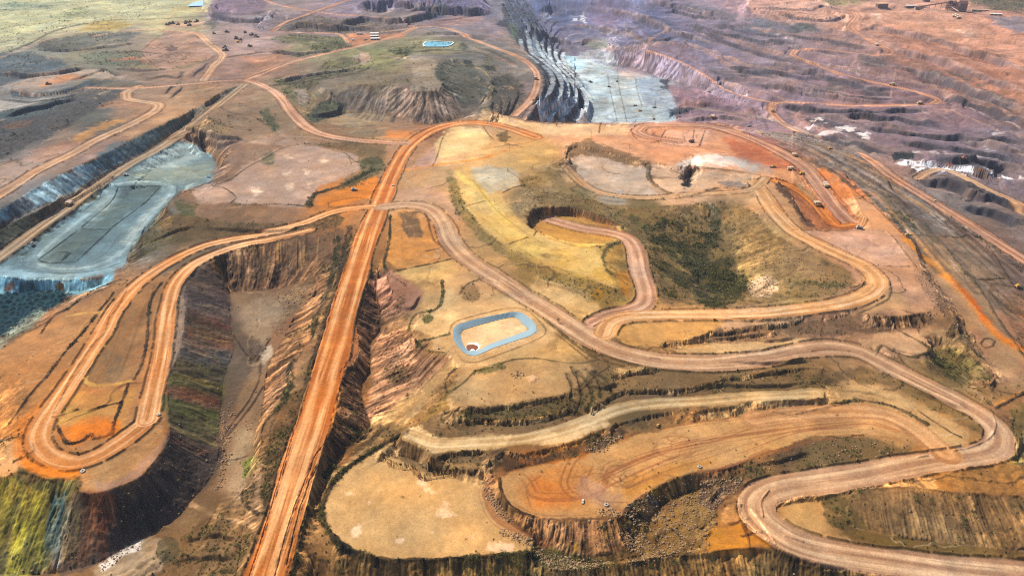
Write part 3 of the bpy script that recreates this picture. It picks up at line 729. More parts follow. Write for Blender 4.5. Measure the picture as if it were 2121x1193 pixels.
fill("-80,614 0,608 80,604 150,608 135,622 100,645 60,665 20,690 0,702 -80,720", '25505a', 2.5, 1.0, B=2.0, V=0.0)
fill("0,705 25,685 60,655 85,640 100,650 70,668 30,700 0,722", '8a9484', 3, 0.8, K=0.4)
# ridge south of the basin
fill("268,520 300,482 345,428 360,440 400,445 440,470 430,495 360,505 300,530 265,545", '645634', 3, 0.9, V=0.4, S=2.2)
fill("340,440 380,446 500,462 620,462 700,440 700,470 600,482 500,492 430,498 370,490 330,470", '6e5636', 3, 0.85, V=0.35, S=2.0)
fill("455,300 510,292 500,340 455,385 438,388 440,370", '8a6a56', 3, 0.7, S=2)
fill("385,260 440,225 510,215 560,225 575,265 520,290 440,292 400,280", '8a6f54', 6, 0.6, V=0.2, S=2)
fill("535,230 556,222 566,240 580,265 575,280 555,260", '3c5030', 3, 0.85, V=0.5)
fill("395,402 430,382 480,372 500,345 550,320 580,305 640,300 690,312 740,322 752,345 700,372 655,392 640,425 560,425 480,420 410,420", 'b0927e', 2.5, 0.95, V=0.05, S=0.3)
for q in ("520,395 535,390 545,400 530,404", "590,325 600,322 606,328 595,332", "665,332 672,330 676,334 668,336", "585,358 602,356 600,364 588,364", "628,352 640,355 634,362", "592,386 606,384 604,390 594,391", "636,380 644,381 638,388"):
    fill(q, 'dcc0a4', 5, 0.9)
fill("560,310 545,320 540,335 560,345 575,330 570,318", '5a6038', 3, 0.7, V=0.6)
fill("652,300 700,296 780,290 800,300 795,340 760,345 745,330 735,318 690,308", '6e5c38', 3, 0.7, V=0.5)
fill("740,335 790,325 798,345 782,362 720,390 690,392 720,372 750,355", '4c5230', 3, 0.8, V=0.6)
fill("662,428 664,408 690,400 735,385 780,364 782,385 775,405 765,412 740,415 700,425", 'd0803a', 2, 0.95)
stroke("640,428 645,410 660,400 700,388 740,370 770,352", 5.0, '2c3018', 0.95, 2.0, V=0.9)
stroke("640,428 590,424 540,424 480,424", 1.6, '4a3c24', 0.8, 1.2, V=0.5)
stroke("478,420 490,410 483,402 460,388 440,386", 1.5, '4a3a28', 0.8, 1.0)
stroke("440,386 480,370 515,345 550,328 575,312 600,302 640,298 690,304", 1.8, '56462c', 0.8, 1.2, V=0.4)
fill("362,418 375,414 410,425 405,448 385,448 366,436", '50552c', 3, 0.8, V=0.5)
stroke("370,418 395,424 440,432 500,430 560,432 640,436", 1.5, '9a7048', 0.6)
stroke("685,312 715,318 730,332 742,338", 1.2, '6a5840', 0.8, 1.0)
stroke("712,325 735,330", 1.0, '6a5840', 0.8); stroke("718,338 738,336", 1.0, '6a5840', 0.8); stroke("722,326 728,340", 1.0, '6a5840', 0.8)
# upper-left machinery yard
fill("292,106 330,72 360,64 408,68 428,78 440,108 442,118 400,132 340,142 318,140", 'a4806c', 2, 0.9)
fill("345,98 358,96 364,102 352,106", '5c4640', 1.5, 0.9); fill("368,122 380,120 388,124 374,127", '5c4640', 1.5, 0.9)
stroke("290,108 326,141 345,142 400,134 440,120 443,116", 1.5, '4e3a30', 0.8, 1.5)
stroke("292,106 330,76 360,70 405,72 412,82", 1.5, '4e3a30', 0.8, 1.2)
for yy, x0, x1 in ((98, 310, 380), (116, 325, 405), (110, 330, 400), (128, 345, 430), (90, 340, 420)):
    stroke(" ".join(f"{x},{yy + (3 if k % 2 else -1)}" for k, x in enumerate(range(x0, x1, 8))), 1.4, '543c30', 0.85, 1.5)
stroke("430,135 447,118 462,116", 1.5, '4e3a30', 0.8)
fill("225,122 300,121 300,125 228,126", 'a86a4c', 1, 0.9)
fill("500,120 545,117 600,120 585,132 540,142 520,132", 'b08064', 3, 0.8)
stroke("500,122 540,116 600,119", 2.0, 'b06a48', 0.8)
fill("450,80 540,70 570,85 560,110 500,115 460,100", 'a48c82', 8, 0.5)
stroke("440,90 480,82 530,78", 5, 'b87c58', 0.6)
fill("345,46 420,42 425,50 390,60 340,62", 'a8826a', 4, 0.8)
fill("440,0 520,-6 560,6 545,25 500,30 450,28 430,26", '7c6878', 3, 0.8, S=2.2)
fill("432,30 450,26 475,38 450,42 435,40", '4c4656', 2, 0.8); fill("420,54 440,42 455,52 440,60", '4a4a48', 2, 0.8)
fill("570,74 720,76 718,98 690,108 660,104 620,90 560,84", '5e6240', 3, 0.85, V=0.7)
fill("575,62 600,44 650,30 700,40 760,42 830,58 800,66 720,66 640,66 590,66", '685c50', 3, 0.85, V=0.55, S=1.5)
fill("520,20 590,30 640,38 600,52 570,66 530,60 520,40", '6e6470', 4, 0.7, V=0.3)
fill("523,36 545,34 560,40 540,46 520,46", 'a8a2a8', 3, 0.8)
fill("720,72 790,70 835,66 842,72 800,84 760,92 728,98 722,86", 'b87c5a', 2, 0.9)
fill("690,30 740,2 800,-10 850,-4 840,22 780,28 720,28", '847480', 4, 0.6, V=0.2)
fill("740,28 780,22 840,20 860,8 900,4 880,24 850,38 790,34", '8a7c74', 3, 0.7)
fill("760,12 860,-10 1000,-16 1040,0 1030,26 960,20 880,26 860,0 800,12", '615c78', 3, 0.8, S=2.5)
fill("1000,0 1040,-20 1062,30 1060,60 1040,40", '8a8488', 4, 0.7)
fill("880,34 905,12 930,24 900,44 860,46", '565a66', 2, 0.8)
fill("870,52 960,30 1000,38 960,52 900,56", '9c7870', 3, 0.7)
fill("1040,44 1060,40 1062,52 1040,56 1030,50", '35384a', 2, 0.9)
# country between the plateau and the cone
fill("560,166 640,150 700,118 740,122 745,134 700,142 640,150 600,162", '66603f', 3, 0.85, V=0.5)
fill("580,170 640,160 745,142 770,140 730,150 660,170 640,185 600,182", '58563a', 2, 0.8, V=0.5)
fill("742,108 765,106 768,128 748,132", 'b89a84', 1.5, 0.95, sm=False)
fill("730,112 744,110 746,126 726,126", 'a49080', 2, 0.8)
fill("760,120 800,108 840,112 845,130 810,142 780,140 760,136", '7c7452', 5, 0.6, V=0.3)
fill("806,108 840,96 862,96 850,112 820,114", '43523a', 2, 0.9, V=0.9)
fill("720,150 800,142 850,140 852,180 800,176 720,175", '7c6e58', 4, 0.7, V=0.25, B=0.7)
fill("852,115 930,112 1000,114 1010,135 960,132 900,125 860,128", '7a7570', 3, 0.7)
fill("850,128 905,128 906,150 914,176 904,187 870,190 850,188 856,160", '93836e', 2, 0.9, V=0.15)
fill("845,190 870,192 905,188 918,176 940,200 960,225 985,232 950,250 900,258 860,252 830,236 812,232", '705e50', 3, 0.9, V=0.05, S=3.0)
fill("742,178 842,184 850,192 812,232 770,230 760,205", '685c4e', 3, 0.9, S=3.0)
fill("680,205 735,178 748,180 768,228 720,226 685,214", '5c5550', 3, 0.9, S=2.5)
fill("634,240 680,208 720,230 712,238 690,240 660,256 640,250", '3e4c3a', 2, 0.9, V=0.3)
fill("905,130 940,130 990,150 1015,175 1005,200 985,218 960,222 920,180 905,160", '545448', 4, 0.9, V=0.2, S=3.0)
fill("900,150 912,145 930,160 918,172 905,165", '2f3c30', 3, 0.8)
fill("690,240 720,232 770,230 800,234 810,245 790,256 740,262 680,258", 'a89070', 3, 0.8)
stroke("690,238 720,232 760,230", 1.2, '50482c', 0.6)
fill("575,170 600,182 640,200 640,185 640,215 625,222 600,200 580,180", '5a6238', 4, 0.7, V=0.5)
fill("610,186 632,182 640,205 630,220 618,215", 'a08c7c', 2, 0.9)
stroke("630,185 655,205 640,230 630,238", 1.6, 'a09058', 0.8)
fill("795,280 800,272 830,270 862,276 850,286 810,286", 'c87c40', 4, 0.85)
fill("1012,110 1015,205 985,228 1005,230 1022,200 1026,170 1000,140", '6a6650', 5, 0.7, V=0.4)
stroke("955,132 990,142 1015,160 1024,182 1018,196 1008,204", 2.6, 'a8905e', 0.95)
fill("960,128 975,126 980,138 965,136", '2c3630', 2, 0.9); fill("1000,138 1025,134 1030,148 1010,150", '30382e', 2, 0.9)
fill("950,95 960,88 970,100 958,104", '2c3630', 2, 0.8)
fill("760,90 860,84 950,86 955,104 870,106 800,104", '8a8560', 6, 0.6, V=0.4)
# benched cut beside the pit road and the great pit wall
fill("1012,170 1055,150 1070,160 1090,200 1060,245 1010,225 1018,200", '3c3e34', 3, 0.8, V=0.2)
fill("1042,10 1100,30 1140,100 1190,140 1222,190 1215,240 1195,256 1110,252 1090,250 1120,190 1118,150 1075,100 1050,60", '343a42', 3, 0.95, S=0.2)
fill("1060,40 1090,90 1110,120 1150,140 1170,160 1130,170 1118,130 1080,100 1055,70", '46505a', 4, 0.5)
fill("1096,84 1110,80 1118,100 1120,125 1105,110", 'a4b4bc', 3, 0.8)
stroke("1108,165 1114,180 1100,215 1080,245", 4, '2e2c2a', 0.6)
fill("1055,55 1068,50 1072,85 1060,80", '5c6a50', 3, 0.8)
fill("1165,125 1190,125 1230,128 1278,140 1330,152 1360,162 1385,180 1398,215 1400,252 1335,254 1200,254 1214,230 1222,200 1205,165", 'b4c4c8', 2.5, 1.0)
fill("1168,118 1195,120 1215,135 1200,150 1180,140", 'b8e0ec', 6, 0.9)
fill("1195,160 1250,160 1260,200 1225,210", 'c6dce0', 8, 0.7)
fill("1268,158 1300,160 1320,252 1280,252", 'a8b4b4', 1.5, 0.9, sm=False)
fill("1320,162 1370,165 1395,200 1400,250 1340,225 1325,190", '93a2b2', 3, 0.85, sm=False, S=0.3)
fill("1295,224 1340,222 1385,228 1390,252 1300,252", 'a0b0b4', 2, 0.8, sm=False)
fill("1240,195 1262,192 1255,230 1230,250 1215,252 1225,225", '7e8a90', 6, 0.7)
fill("1195,236 1215,228 1225,252 1195,254", 'd8c4b4', 4, 0.7)
for s in ("1278,140 1282,180 1292,225 1298,252", "1316,162 1320,190 1330,220", "1288,190 1318,188", "1296,222 1345,222 1378,226", "1258,155 1264,190 1278,252", "1195,158 1258,156"):
    stroke(s, 1.3, '3e4850', 0.8, 0.8)
fill("1280,140 1350,156 1342,162 1285,160", 'd2b8aa', 3, 0.8)
fill("1275,105 1330,86 1380,86 1380,105 1345,118 1290,140 1270,135", '766e7c', 3, 0.9, S=1.8)
fill("1272,138 1300,112 1344,104 1400,125 1460,155 1500,182 1562,206 1530,214 1440,192 1400,168 1340,158", '8a7c88', 3, 0.95, S=2.6)
fill("1345,104 1380,86 1430,105 1450,130 1480,160 1510,184 1480,178 1440,150 1400,126", '857480', 3, 0.8, S=2.2)
fill("1188,95 1240,90 1280,100 1270,108 1230,118 1200,118", '807884', 5, 0.8)
fill("1210,88 1255,84 1262,100 1230,106 1212,100", '788068', 4, 0.7, V=0.3)
fill("1258,78 1276,76 1280,100 1262,102", 'c4bcc0', 4, 0.7, nz=(25, -0.1))
stroke("1215,70 1195,72 1172,84 1168,94 1188,94 1210,90", 3.0, 'c8c0c4', 0.85)
stroke("1135,30 1148,50 1165,58 1205,68", 3.0, '8c6e74', 0.8)
fill("1180,34 1208,32 1218,45 1210,50 1185,44", 'd8dce0', 3, 0.9, nz=(20, -0.12))
stroke("1215,56 1235,66 1265,68", 2.5, 'd8dcd8', 0.9)
fill("1146,26 1190,24 1186,34 1150,38", '3c4660', 3, 0.9)
fill("1120,30 1135,28 1140,40 1122,46", 'c8d4dc', 3, 0.6)
fill("1140,60 1175,58 1180,78 1155,84 1140,75", '605c72', 3, 0.8)
fill("1225,8 1262,6 1300,30 1290,48 1262,60 1230,50 1215,30", '7e6c80', 8, 0.7)
fill("1290,40 1330,50 1325,80 1300,92 1275,76", '8e8ca0', 8, 0.7, nz=(40, -0.1))
fill("1310,0 1350,10 1400,60 1430,90 1400,90 1350,80 1320,50", '55607e', 8, 0.7)
fill("1420,10 1520,30 1600,55 1640,80 1600,78 1500,62 1440,44", '5c6068', 6, 0.7, nz=(70, -0.15))
fill("1400,78 1440,82 1478,100 1474,118 1440,105", '5e6478', 6, 0.8)
fill("1455,135 1500,150 1530,158 1520,164 1480,158", '5a5a64', 4, 0.8)
fill("1500,138 1530,148 1552,156 1530,158", 'a88c86', 3, 0.8)
fill("1525,158 1545,156 1556,162 1540,166", '34383f', 2, 0.9)
fill("1366,166 1380,164 1392,176 1384,184 1370,180", '2e3a48', 2, 0.9)
fill("1392,200 1412,196 1420,208 1400,214", '2c3844', 2, 0.9); fill("1382,230 1412,224 1440,226 1436,234 1400,240 1385,248", '2b3846', 2, 0.9)
fill("1385,178 1420,184 1480,198 1500,208 1540,212 1520,222 1440,220 1400,210", '8e7078', 4, 0.8)
fill("1425,206 1450,210 1475,220 1440,226 1405,220", 'a07c78', 4, 0.7)
fill("1412,238 1490,224 1560,228 1560,256 1500,268 1400,252", '86707a', 3, 0.85)
fill("1506,238 1560,228 1566,245 1540,256 1508,252", '9c7872', 3, 0.8)
tracks("1400,212 1460,218 1520,222 1580,228", 60, '5c4a56', 0.5, 4)
stroke("1505,232 1545,226 1564,236 1566,256", 1.6, '4c4450', 0.8, 1.0)
# far pit side
fill("1560,-20 1700,-20 1745,10 1745,38 1700,50 1640,50 1590,42 1555,28", 'c49a86', 4, 0.85, S=1.5)
for s in ("1595,22 1640,32 1700,32 1740,26", "1640,10 1680,14 1712,12", "1590,34 1640,48 1700,50 1742,40"):
    stroke(s, 6, '6a4c42', 0.6)
fill("1560,36 1620,48 1680,58 1700,64 1640,66 1560,52", '55606c', 5, 0.8)
fill("1636,58 1688,56 1692,64 1640,66", '3f4c48', 3, 0.85)
fill("1600,78 1622,76 1640,86 1620,84", 'c4c4cc', 3, 0.8, nz=(25, -0.15))
fill("1820,25 1880,22 1960,40 2060,60 2121,80 2121,140 2040,110 1960,80 1900,60 1820,58 1795,50", 'c49478', 8, 0.7, S=2)
fill("1795,55 1860,50 1940,80 2030,120 2121,150 2121,230 2050,190 1960,140 1880,110 1850,90", 'b07e64', 10, 0.7, S=3, nz=(120, -0.35))
fill("2050,40 2121,38 2121,66 2080,55", '767a86', 3, 0.8)
fill("2000,0 2121,-6 2121,25 2060,22 2010,10", '3e5036', 4, 0.85, V=0.9)
fill("1700,-10 1800,-6 1800,4 1740,14 1700,6", '8c8c5c', 4, 0.8, V=0.6)
fill("1985,66 2010,70 2020,80 1995,80", 'e0bca0', 4, 0.8); fill("1805,36 1822,32 1828,46 1812,44", 'e0bca4', 4, 0.7)
for s in ("1960,144 1990,150 2010,170 2000,178 1975,160", "1920,150 1950,158 1930,170 1905,165", "1705,160 1730,165 1748,190 1735,205 1715,185", "1755,168 1775,175 1770,184", "1790,190 1840,192 1830,202 1795,202", "1560,140 1600,150 1590,170 1565,160", "1780,122 1820,128 1840,140 1790,138", "2020,180 2060,200 2100,220 2060,215"):
    fill(s, '4c5050', 5, 0.75, warp=6)
fill("1710,195 1790,205 1790,220 1700,218", 'a47a70', 6, 0.6); fill("1580,165 1650,175 1640,190 1585,182", 'a08078', 8, 0.6)
for s in ("1700,115 1760,130 1850,142", "1590,165 1680,180 1780,200 1845,204", "1780,236 1850,248 1910,254", "1860,205 1900,230 1960,250"):
    stroke(s, 2.0, 'b0a098', 0.7)
fill("1745,142 1752,134 1762,146 1758,156", 'cfc4bc', 3, 0.8, nz=(14, -0.1)); fill("1774,140 1784,142 1780,160 1770,156", 'cfc4bc', 3, 0.8, nz=(14, -0.1))
stroke("1854,145 1852,165 1846,178 1845,204", 1.6, 'b89c90', 0.8)
stroke("1990,218 2050,244 2121,270", 3.5, 'a89a98', 0.85)
# salt workings
fill("1640,235 1670,240 1720,262 1740,290 1700,275 1660,262", 'a8847a', 4, 0.8)
fill("1666,246 1700,246 1760,270 1800,286 1790,292 1740,278 1690,262", '3e4450', 3, 0.85)
fill("1675,244 1700,246 1740,258 1800,280 1798,290 1740,270 1690,256", 'dcd4d0', 3, 1.0, nz=(16, 0.02))
fill("1672,265 1700,272 1740,272 1760,290 1730,300 1690,290", 'd8cccc', 4, 0.8, nz=(30, -0.1))
fill("2050,262 2080,270 2078,285 2055,290", 'd0ccd0', 4, 0.8, nz=(20, 0.0))
fill("2035,300 2070,305 2060,330 2040,322", 'd4ccc8', 4, 0.6, nz=(24, 0.0))
fill("1846,322 1890,318 1892,330 1850,334", '2c3836', 2, 0.95)
fill("1858,338 1900,336 1960,346 2020,348 2121,372 2121,378 2040,366 1990,362 1940,358 1890,354", 'ebe4e0', 3, 1.0, nz=(18, -0.22))
fill("1935,330 2020,336 2100,350 2121,362 2080,362 2000,350 1940,342", '4a4a50', 3, 0.85)
fill("1890,316 1935,322 1990,328 2060,338 2110,350 2060,336 1990,326 1936,320", 'd0c8c8', 2, 0.7)
fill("1962,342 1975,342 1972,347 1960,346", 'b0603c', 2, 0.8); fill("2030,358 2050,360 2044,366", 'a85838', 2, 0.8)
fill("1985,405 2010,398 2034,402 2032,412 2000,418", '23262c', 2, 0.95)
fill("1930,368 1980,378 2050,402 2121,430 2121,444 2040,414 1980,394", '55504e', 3, 0.7)
fill("1960,420 2040,425 2121,450 2121,500 2060,470 2000,440", '8c7a70', 6, 0.6, V=0.2)
# slate strip
fill("1540,272 1600,286 1700,328 1770,380 1872,484 1990,486 1960,445 1850,375 1760,325 1650,280", '94897e', 3, 0.85, V=0.15)
stroke("1650,290 1700,308 1760,335 1820,370 1880,410 1930,440 1990,480", 3.0, 'b88c58', 0.85)
stroke("1790,385 1840,408 1890,425 1940,448", 2.0, 'b8955c', 0.8)
fill("1822,406 1860,430 1900,450 1925,470 1940,486 1905,486 1870,470 1845,445", '626246', 4, 0.8, V=0.4)
fill("1890,430 1940,440 1980,480 1960,482 1920,460", 'b4a294', 6, 0.7)
fill("1646,280 1740,310 1830,352 1920,410 1960,440 1920,425 1840,380 1750,334 1650,292", '73605a', 3, 0.6, V=0.2)
fill("1960,440 2121,555 2121,580 2040,520 1960,460", '6e584c', 4, 0.7, V=0.25)
fill("1872,488 1960,490 2010,560 2060,640 2110,740 2080,770 2050,720 2000,650 1950,580 1900,520", 'a88560', 3, 0.7, S=0.25)
stroke("1872,492 1900,520 1940,560 1975,590 2000,610 2030,650 2060,690 2100,720 2130,730", 4.5, 'd08038', 0.9)
stroke("2121,815 2090,822 2060,838", 2.5, 'c88a4c', 0.8)
fill("1950,494 2040,500 2080,540 2100,575 2020,580 1985,545", '957c64', 3, 0.7, S=0.25)
for s in ("1870,486 1940,490 1960,490 1990,492 2000,486 2030,492", "1935,492 1960,515 1990,555 2030,600 2060,650 2100,710 2121,740", "1985,546 2020,578 2080,576", "2030,492 2060,530 2090,580 2110,600",
          "1742,410 1770,412 1800,406", "2060,845 2090,830 2121,815", "1640,475 1700,478 1785,476 1830,478", "1835,478 1855,500 1890,545 1900,560", "1790,550 1880,552"):
    stroke(s, 1.8, '5a4630', 0.85, 1.4, V=0.35)
# north-east plateau
fill("1150,262 1200,258 1400,258 1512,258 1560,292 1650,318 1700,348 1760,390 1800,422 1868,484 1780,480 1770,474 1690,476 1640,420 1605,372 1400,345 1330,335 1200,300 1140,290", 'd69c70', 3, 0.8, S=0.25)
fill("1000,228 1060,244 1120,256 1300,260 1300,275 1200,280 1120,275 1050,262 990,250", 'e0b888', 3, 0.9)
fill("1380,270 1470,268 1460,305 1370,298", 'dcaa8c', 2, 0.8, sm=False)
fill("1500,290 1560,300 1620,330 1660,345 1640,350 1560,345 1480,325 1520,320", 'b8603c', 6, 0.8)
fill("1400,345 1440,325 1490,320 1530,330 1570,350 1500,345 1440,348", 'e6d6c6', 6, 0.9)
fill("1500,325 1540,328 1600,352 1560,354 1520,340", 'a8a49c', 6, 0.7)
fill("1205,290 1225,288 1228,296 1210,298", '8a6a3c', 2, 0.8)
fill("1700,350 1760,392 1800,412 1770,418 1735,414 1715,395 1690,360", 'd07c44', 5, 0.85)
fill("1740,418 1798,414 1866,482 1790,472 1765,440", 'cf976c', 4, 0.8)
fill("1606,372 1700,400 1780,474 1690,474 1640,415", 'a4603a', 3, 0.85)
fill("1600,372 1625,385 1655,430 1690,472 1672,474 1635,420", '5c4232', 2, 0.9, S=2)
fill("1668,400 1690,425 1722,458 1716,466 1690,440", '90562f', 3, 0.8)
tracks("1340,290 1330,270 1400,260 1480,264 1560,288 1640,325 1680,360 1710,400 1765,465", 30, '9c5434', 0.7, 1.6)
tracks("1600,374 1640,392 1680,420 1712,455 1760,470", 16, '8c4a24', 0.7, 1.4)
tracks("1150,290 1220,285 1300,292 1350,300", 30, 'c48458', 0.5, 3)
for s in ("1152,262 1162,254", "1240,276 1252,258", "1362,296 1378,270", "1448,304 1460,270"):
    stroke(s, 1.6, '8a5c34', 0.8, 1.2)
stroke("1362,296 1400,302 1450,306 1500,318", 1.6, '96583c', 0.7, 0.8)
stroke("1000,228 1060,243 1110,254 1200,257 1512,258 1560,291 1650,317 1700,346 1760,389 1800,421 1868,484", 1.6, '8c5030', 0.7, 1.2)
# shelves P3 and broken rim
fill("1172,338 1180,330 1250,322 1300,335 1345,352 1345,390 1370,402 1300,410 1240,400 1205,380", 'bca48e', 3, 0.85, S=0.2)
fill("1345,345 1420,348 1560,362 1560,385 1480,385 1400,400 1365,380", 'cca888', 3, 0.85)
fill("1170,328 1172,302 1240,300 1300,318 1345,338 1350,348 1290,338 1240,322 1190,322", '8c6c48', 2.5, 0.9, K=0.6)
fill("1165,335 1195,345 1190,362 1202,378 1186,370 1175,350", '7c6040', 2, 0.8, K=0.5)
stroke("1345,345 1342,365 1358,385 1390,402 1420,406 1450,400 1485,390", 4.0, '6c5a40', 0.9, 2.5, V=0.3)
fill("1416,390 1410,382 1422,362 1428,348 1440,350 1436,368 1430,388", '1c120c', 2.0, 1.0)  # black shadow inside the notch, painted into the ground colour
fill("1486,378 1510,376 1552,384 1540,392 1500,388", '8e7e74', 3, 0.9, up=2)
fill("1235,415 1255,408 1300,412 1296,422 1260,424", 'a09a8e', 4, 0.8)
fill("1272,396 1292,394 1296,400 1278,401", '82868c', 2, 0.8)
stroke("1246,346 1262,358 1285,360", 1.2, '7c5a3a', 0.9)

stroke("1440,346 1500,352 1570,362", 3.5, '8c6c50', 0.8, 1.0)
# yellow ridge
fill("940,355 980,350 1010,370 1035,395 1060,440 1100,470 1140,492 1200,512 1250,520 1255,560 1275,595 1200,572 1130,555 1060,518 1000,475 955,420", 'd6b070', 5, 0.9, S=0.2, V=0.02)
fill("975,352 1060,350 1075,380 1040,398 1012,400", 'b8b09a', 4, 0.8)
fill("965,365 990,380 1020,420 1000,425 960,400", 'ceb478', 5, 0.6)
fill("1030,440 1070,470 1100,500 1130,512 1110,540 1060,510 1020,470", 'e2bc68', 8, 0.5)
fill("1120,530 1180,520 1240,545 1270,590 1180,560", 'c89e44', 8, 0.5, nz=(30, -0.2))
stroke("945,355 960,370 1000,400 1020,425 1050,460", 5, 'ecca74', 0.6)
stroke("830,355 870,348 930,338 990,330 1050,312", 5.0, 'd88c44', 0.85)
fill("925,365 945,370 960,420 1005,478 1062,520 1130,558 1200,575 1278,602 1300,625 1240,625 1180,600 1110,570 1040,530 985,490 945,440", '8c7644', 3, 0.85, V=0.4, K=0.45)
fill("1050,500 1130,545 1200,565 1250,590 1280,610 1260,625 1200,600 1100,565 1055,530", 'a07c40', 4, 0.5, S=2, V=0.35)
fill("1225,602 1245,598 1252,605 1248,622 1230,618", 'b8801f', 3, 0.7)
fill("1060,402 1090,385 1140,388 1170,395 1200,415 1180,430 1120,428 1096,442 1092,462 1070,440", '96805e', 4, 0.8, V=0.3)
fill("1095,445 1105,434 1125,432 1120,448 1105,455 1098,470", '262a26', 2, 1.0)
fill("1100,470 1108,455 1130,445 1180,445 1250,462 1290,480 1260,500 1200,508 1140,490", 'c8924e', 3, 0.9, S=0.2)
fill("1130,430 1180,428 1235,442 1290,470 1270,470 1220,455 1170,446 1130,446", '96603a', 2, 0.85, K=0.4)
tracks("1110,462 1160,470 1220,485 1280,495 1320,520 1330,580", 22, '94603c', 0.6, 1.4)
tracks("960,380 1000,430 1060,480 1140,530 1220,560", 26, 'b08c3c', 0.5, 1.6)
fill("1245,520 1262,505 1290,500 1300,520 1280,540 1290,580 1262,560 1250,540", 'b88c4c', 3, 0.8)
fill("1245,520 1262,502 1290,498 1270,512 1252,535 1262,560 1290,578 1300,590 1270,575 1248,552", '5c5230', 2, 0.85, V=0.5)
fill("1275,565 1295,560 1305,590 1300,620 1288,600", 'bc7a34', 3, 0.7)
fill("900,300 925,272 985,266 1015,280 1010,300 960,315 905,325", 'd8bc88', 3.1, 0.8)
fill("1030,276 1050,272 1060,285 1048,296 1030,292", '7a5e34', 2, 0.9, V=0.4)
fill("870,325 900,300 905,325 895,345 850,348", 'b89080', 4, 0.7)
stroke("895,345 905,325 915,290 925,272", 1.4, '6a5030', 0.7, 1)
stroke("1000,262 1012,280 1022,290", 1.4, '6a5030', 0.7, 1)
fill("940,355 920,350 925,365 942,380", '8c7c50', 3, 0.6, V=0.3)
fill("1080,300 1160,300 1165,325 1120,345 1080,352", 'c8a060', 5, 0.6)
fill("1075,375 1100,365 1140,345 1165,330 1170,345 1150,370 1100,392", '8c7040', 3, 0.8, V=0.4, K=0.3)
stroke("1040,400 1060,390 1085,384", 1.6, '50482e', 0.85, 1.2)
stroke("1085,385 1070,365 1052,355 1050,348", 1.2, '9a6a4c', 0.7, 1.0)
stroke("1164,330 1175,345 1178,365 1200,385 1230,400", 1.8, '6e5434', 0.6, 0.8)
for s in ("965,427 1005,416", "1055,505 1092,492", "1105,488 1120,481"): stroke(s, 1.4, '8a6a2c', 0.85, 1.3)
fill("1160,350 1170,380 1190,400 1240,418 1200,420 1150,400 1140,370", '8e744c', 3, 0.7, V=0.4, K=0.35)
# hollow with shrubs
fill("1110,398 1180,402 1240,422 1330,430 1400,428 1480,420 1520,420 1560,440 1590,470 1640,505 1720,540 1762,562 1775,580 1735,606 1650,616 1550,628 1450,632 1380,626 1355,590 1352,545 1340,500 1300,475 1240,445 1180,428 1120,426", '84683f', 3, 0.8, V=0.25, K=0.3)
fill("1350,470 1420,455 1470,500 1530,560 1550,600 1500,628 1400,626 1360,590 1352,520", '74603a', 10, 0.5, V=0.45)
fill("1440,570 1500,560 1550,580 1540,610 1490,630 1440,625", '4a4826', 8, 0.6, V=1.0)
fill("1520,425 1560,440 1600,480 1650,510 1720,545 1760,570 1700,600 1620,600 1560,560 1530,500", '92744a', 6, 0.8, V=0.15, K=0.4)
fill("1545,590 1575,575 1610,585 1600,612 1560,616", 'c8a888', 4, 0.8, K=0.8)
fill("1466,425 1480,420 1492,440 1488,480 1470,476 1472,450", '4e5040', 3, 0.8, V=0.6)
fill("1610,520 1660,515 1700,540 1745,565 1730,590 1680,580 1640,550", 'a07c56', 5, 0.7, V=0.2)
fill("1350,540 1360,535 1375,600 1400,632 1370,630 1352,590", '8a6c4c', 4, 0.7, K=0.3)
# quarry stub loops in the middle
fill("806,470 812,450 832,440 862,442 880,460 898,490 905,515 885,545 850,560 815,552 800,535 806,500", 'cc8e50', 3, 0.9, S=0.2)
fill("828,446 862,444 876,478 880,488 860,498 840,486 832,465", '6a5640', 3, 0.85)
tracks("815,545 850,540 900,528 925,520", 12, '7c5c48', 0.6, 1.2)
tracks("815,460 812,500 820,540 860,550", 16, 'a06a38', 0.5, 1.4)
fill("820,565 880,548 930,538 945,560 930,580 870,582 835,578", 'cca66c', 3, 0.8)
fill("825,395 900,385 940,430 960,470 930,440 905,420 850,418 815,412", 'c4987c', 6, 0.7, S=0.3)
stroke("808,448 806,500 795,545 800,560 815,575 840,590", 1.8, '34381e', 0.9, 1.3, V=0.9)
stroke("815,562 850,555 900,545 935,536", 1.6, '54462a', 0.85, 1.2, V=0.3)
stroke("950,610 965,590 990,580 1000,575", 1.6, '5a4a2c', 0.6, 1.0, V=0.4)
stroke("848,440 870,440 885,452 890,475 900,500 915,512 895,518 882,520", 1.6, '6a5032', 0.8, 1.2)
# pond platform
fill("930,640 1060,620 1135,668 1150,700 1060,745 970,765 930,750 925,700", 'd0a878', 4, 0.85, S=0.2)
fill("940,610 1010,600 1050,620 1000,632 950,640", 'c8a474', 4, 0.6)
fill("855,680 870,655 895,640 935,635 935,690 920,702 880,690", 'd0aa78', 3, 0.85, S=0.2)
fill("890,700 925,696 932,730 900,725", 'd4b080', 3, 0.8)
stroke("915,580 917,610 910,635 890,645 862,650 850,668 848,690 862,710 880,725 920,730", 1.8, '4a4c24', 0.9, 1.2, V=0.9)
stroke("862,708 900,700 930,692", 1.8, '4a4c24', 0.85, 0.8, V=0.9)
fill("768,590 800,585 870,600 860,640 790,650 775,620", 'a07458', 3, 0.8, S=3)
fill("775,700 850,690 860,735 900,745 930,750 760,890 755,850 770,790 772,740", 'aa7a5a', 4, 0.85, S=3.5, V=0.1)
fill("935,752 955,760 910,800 850,850 770,900 745,915 760,888 850,815", 'b89060', 4, 0.8, S=1.5)
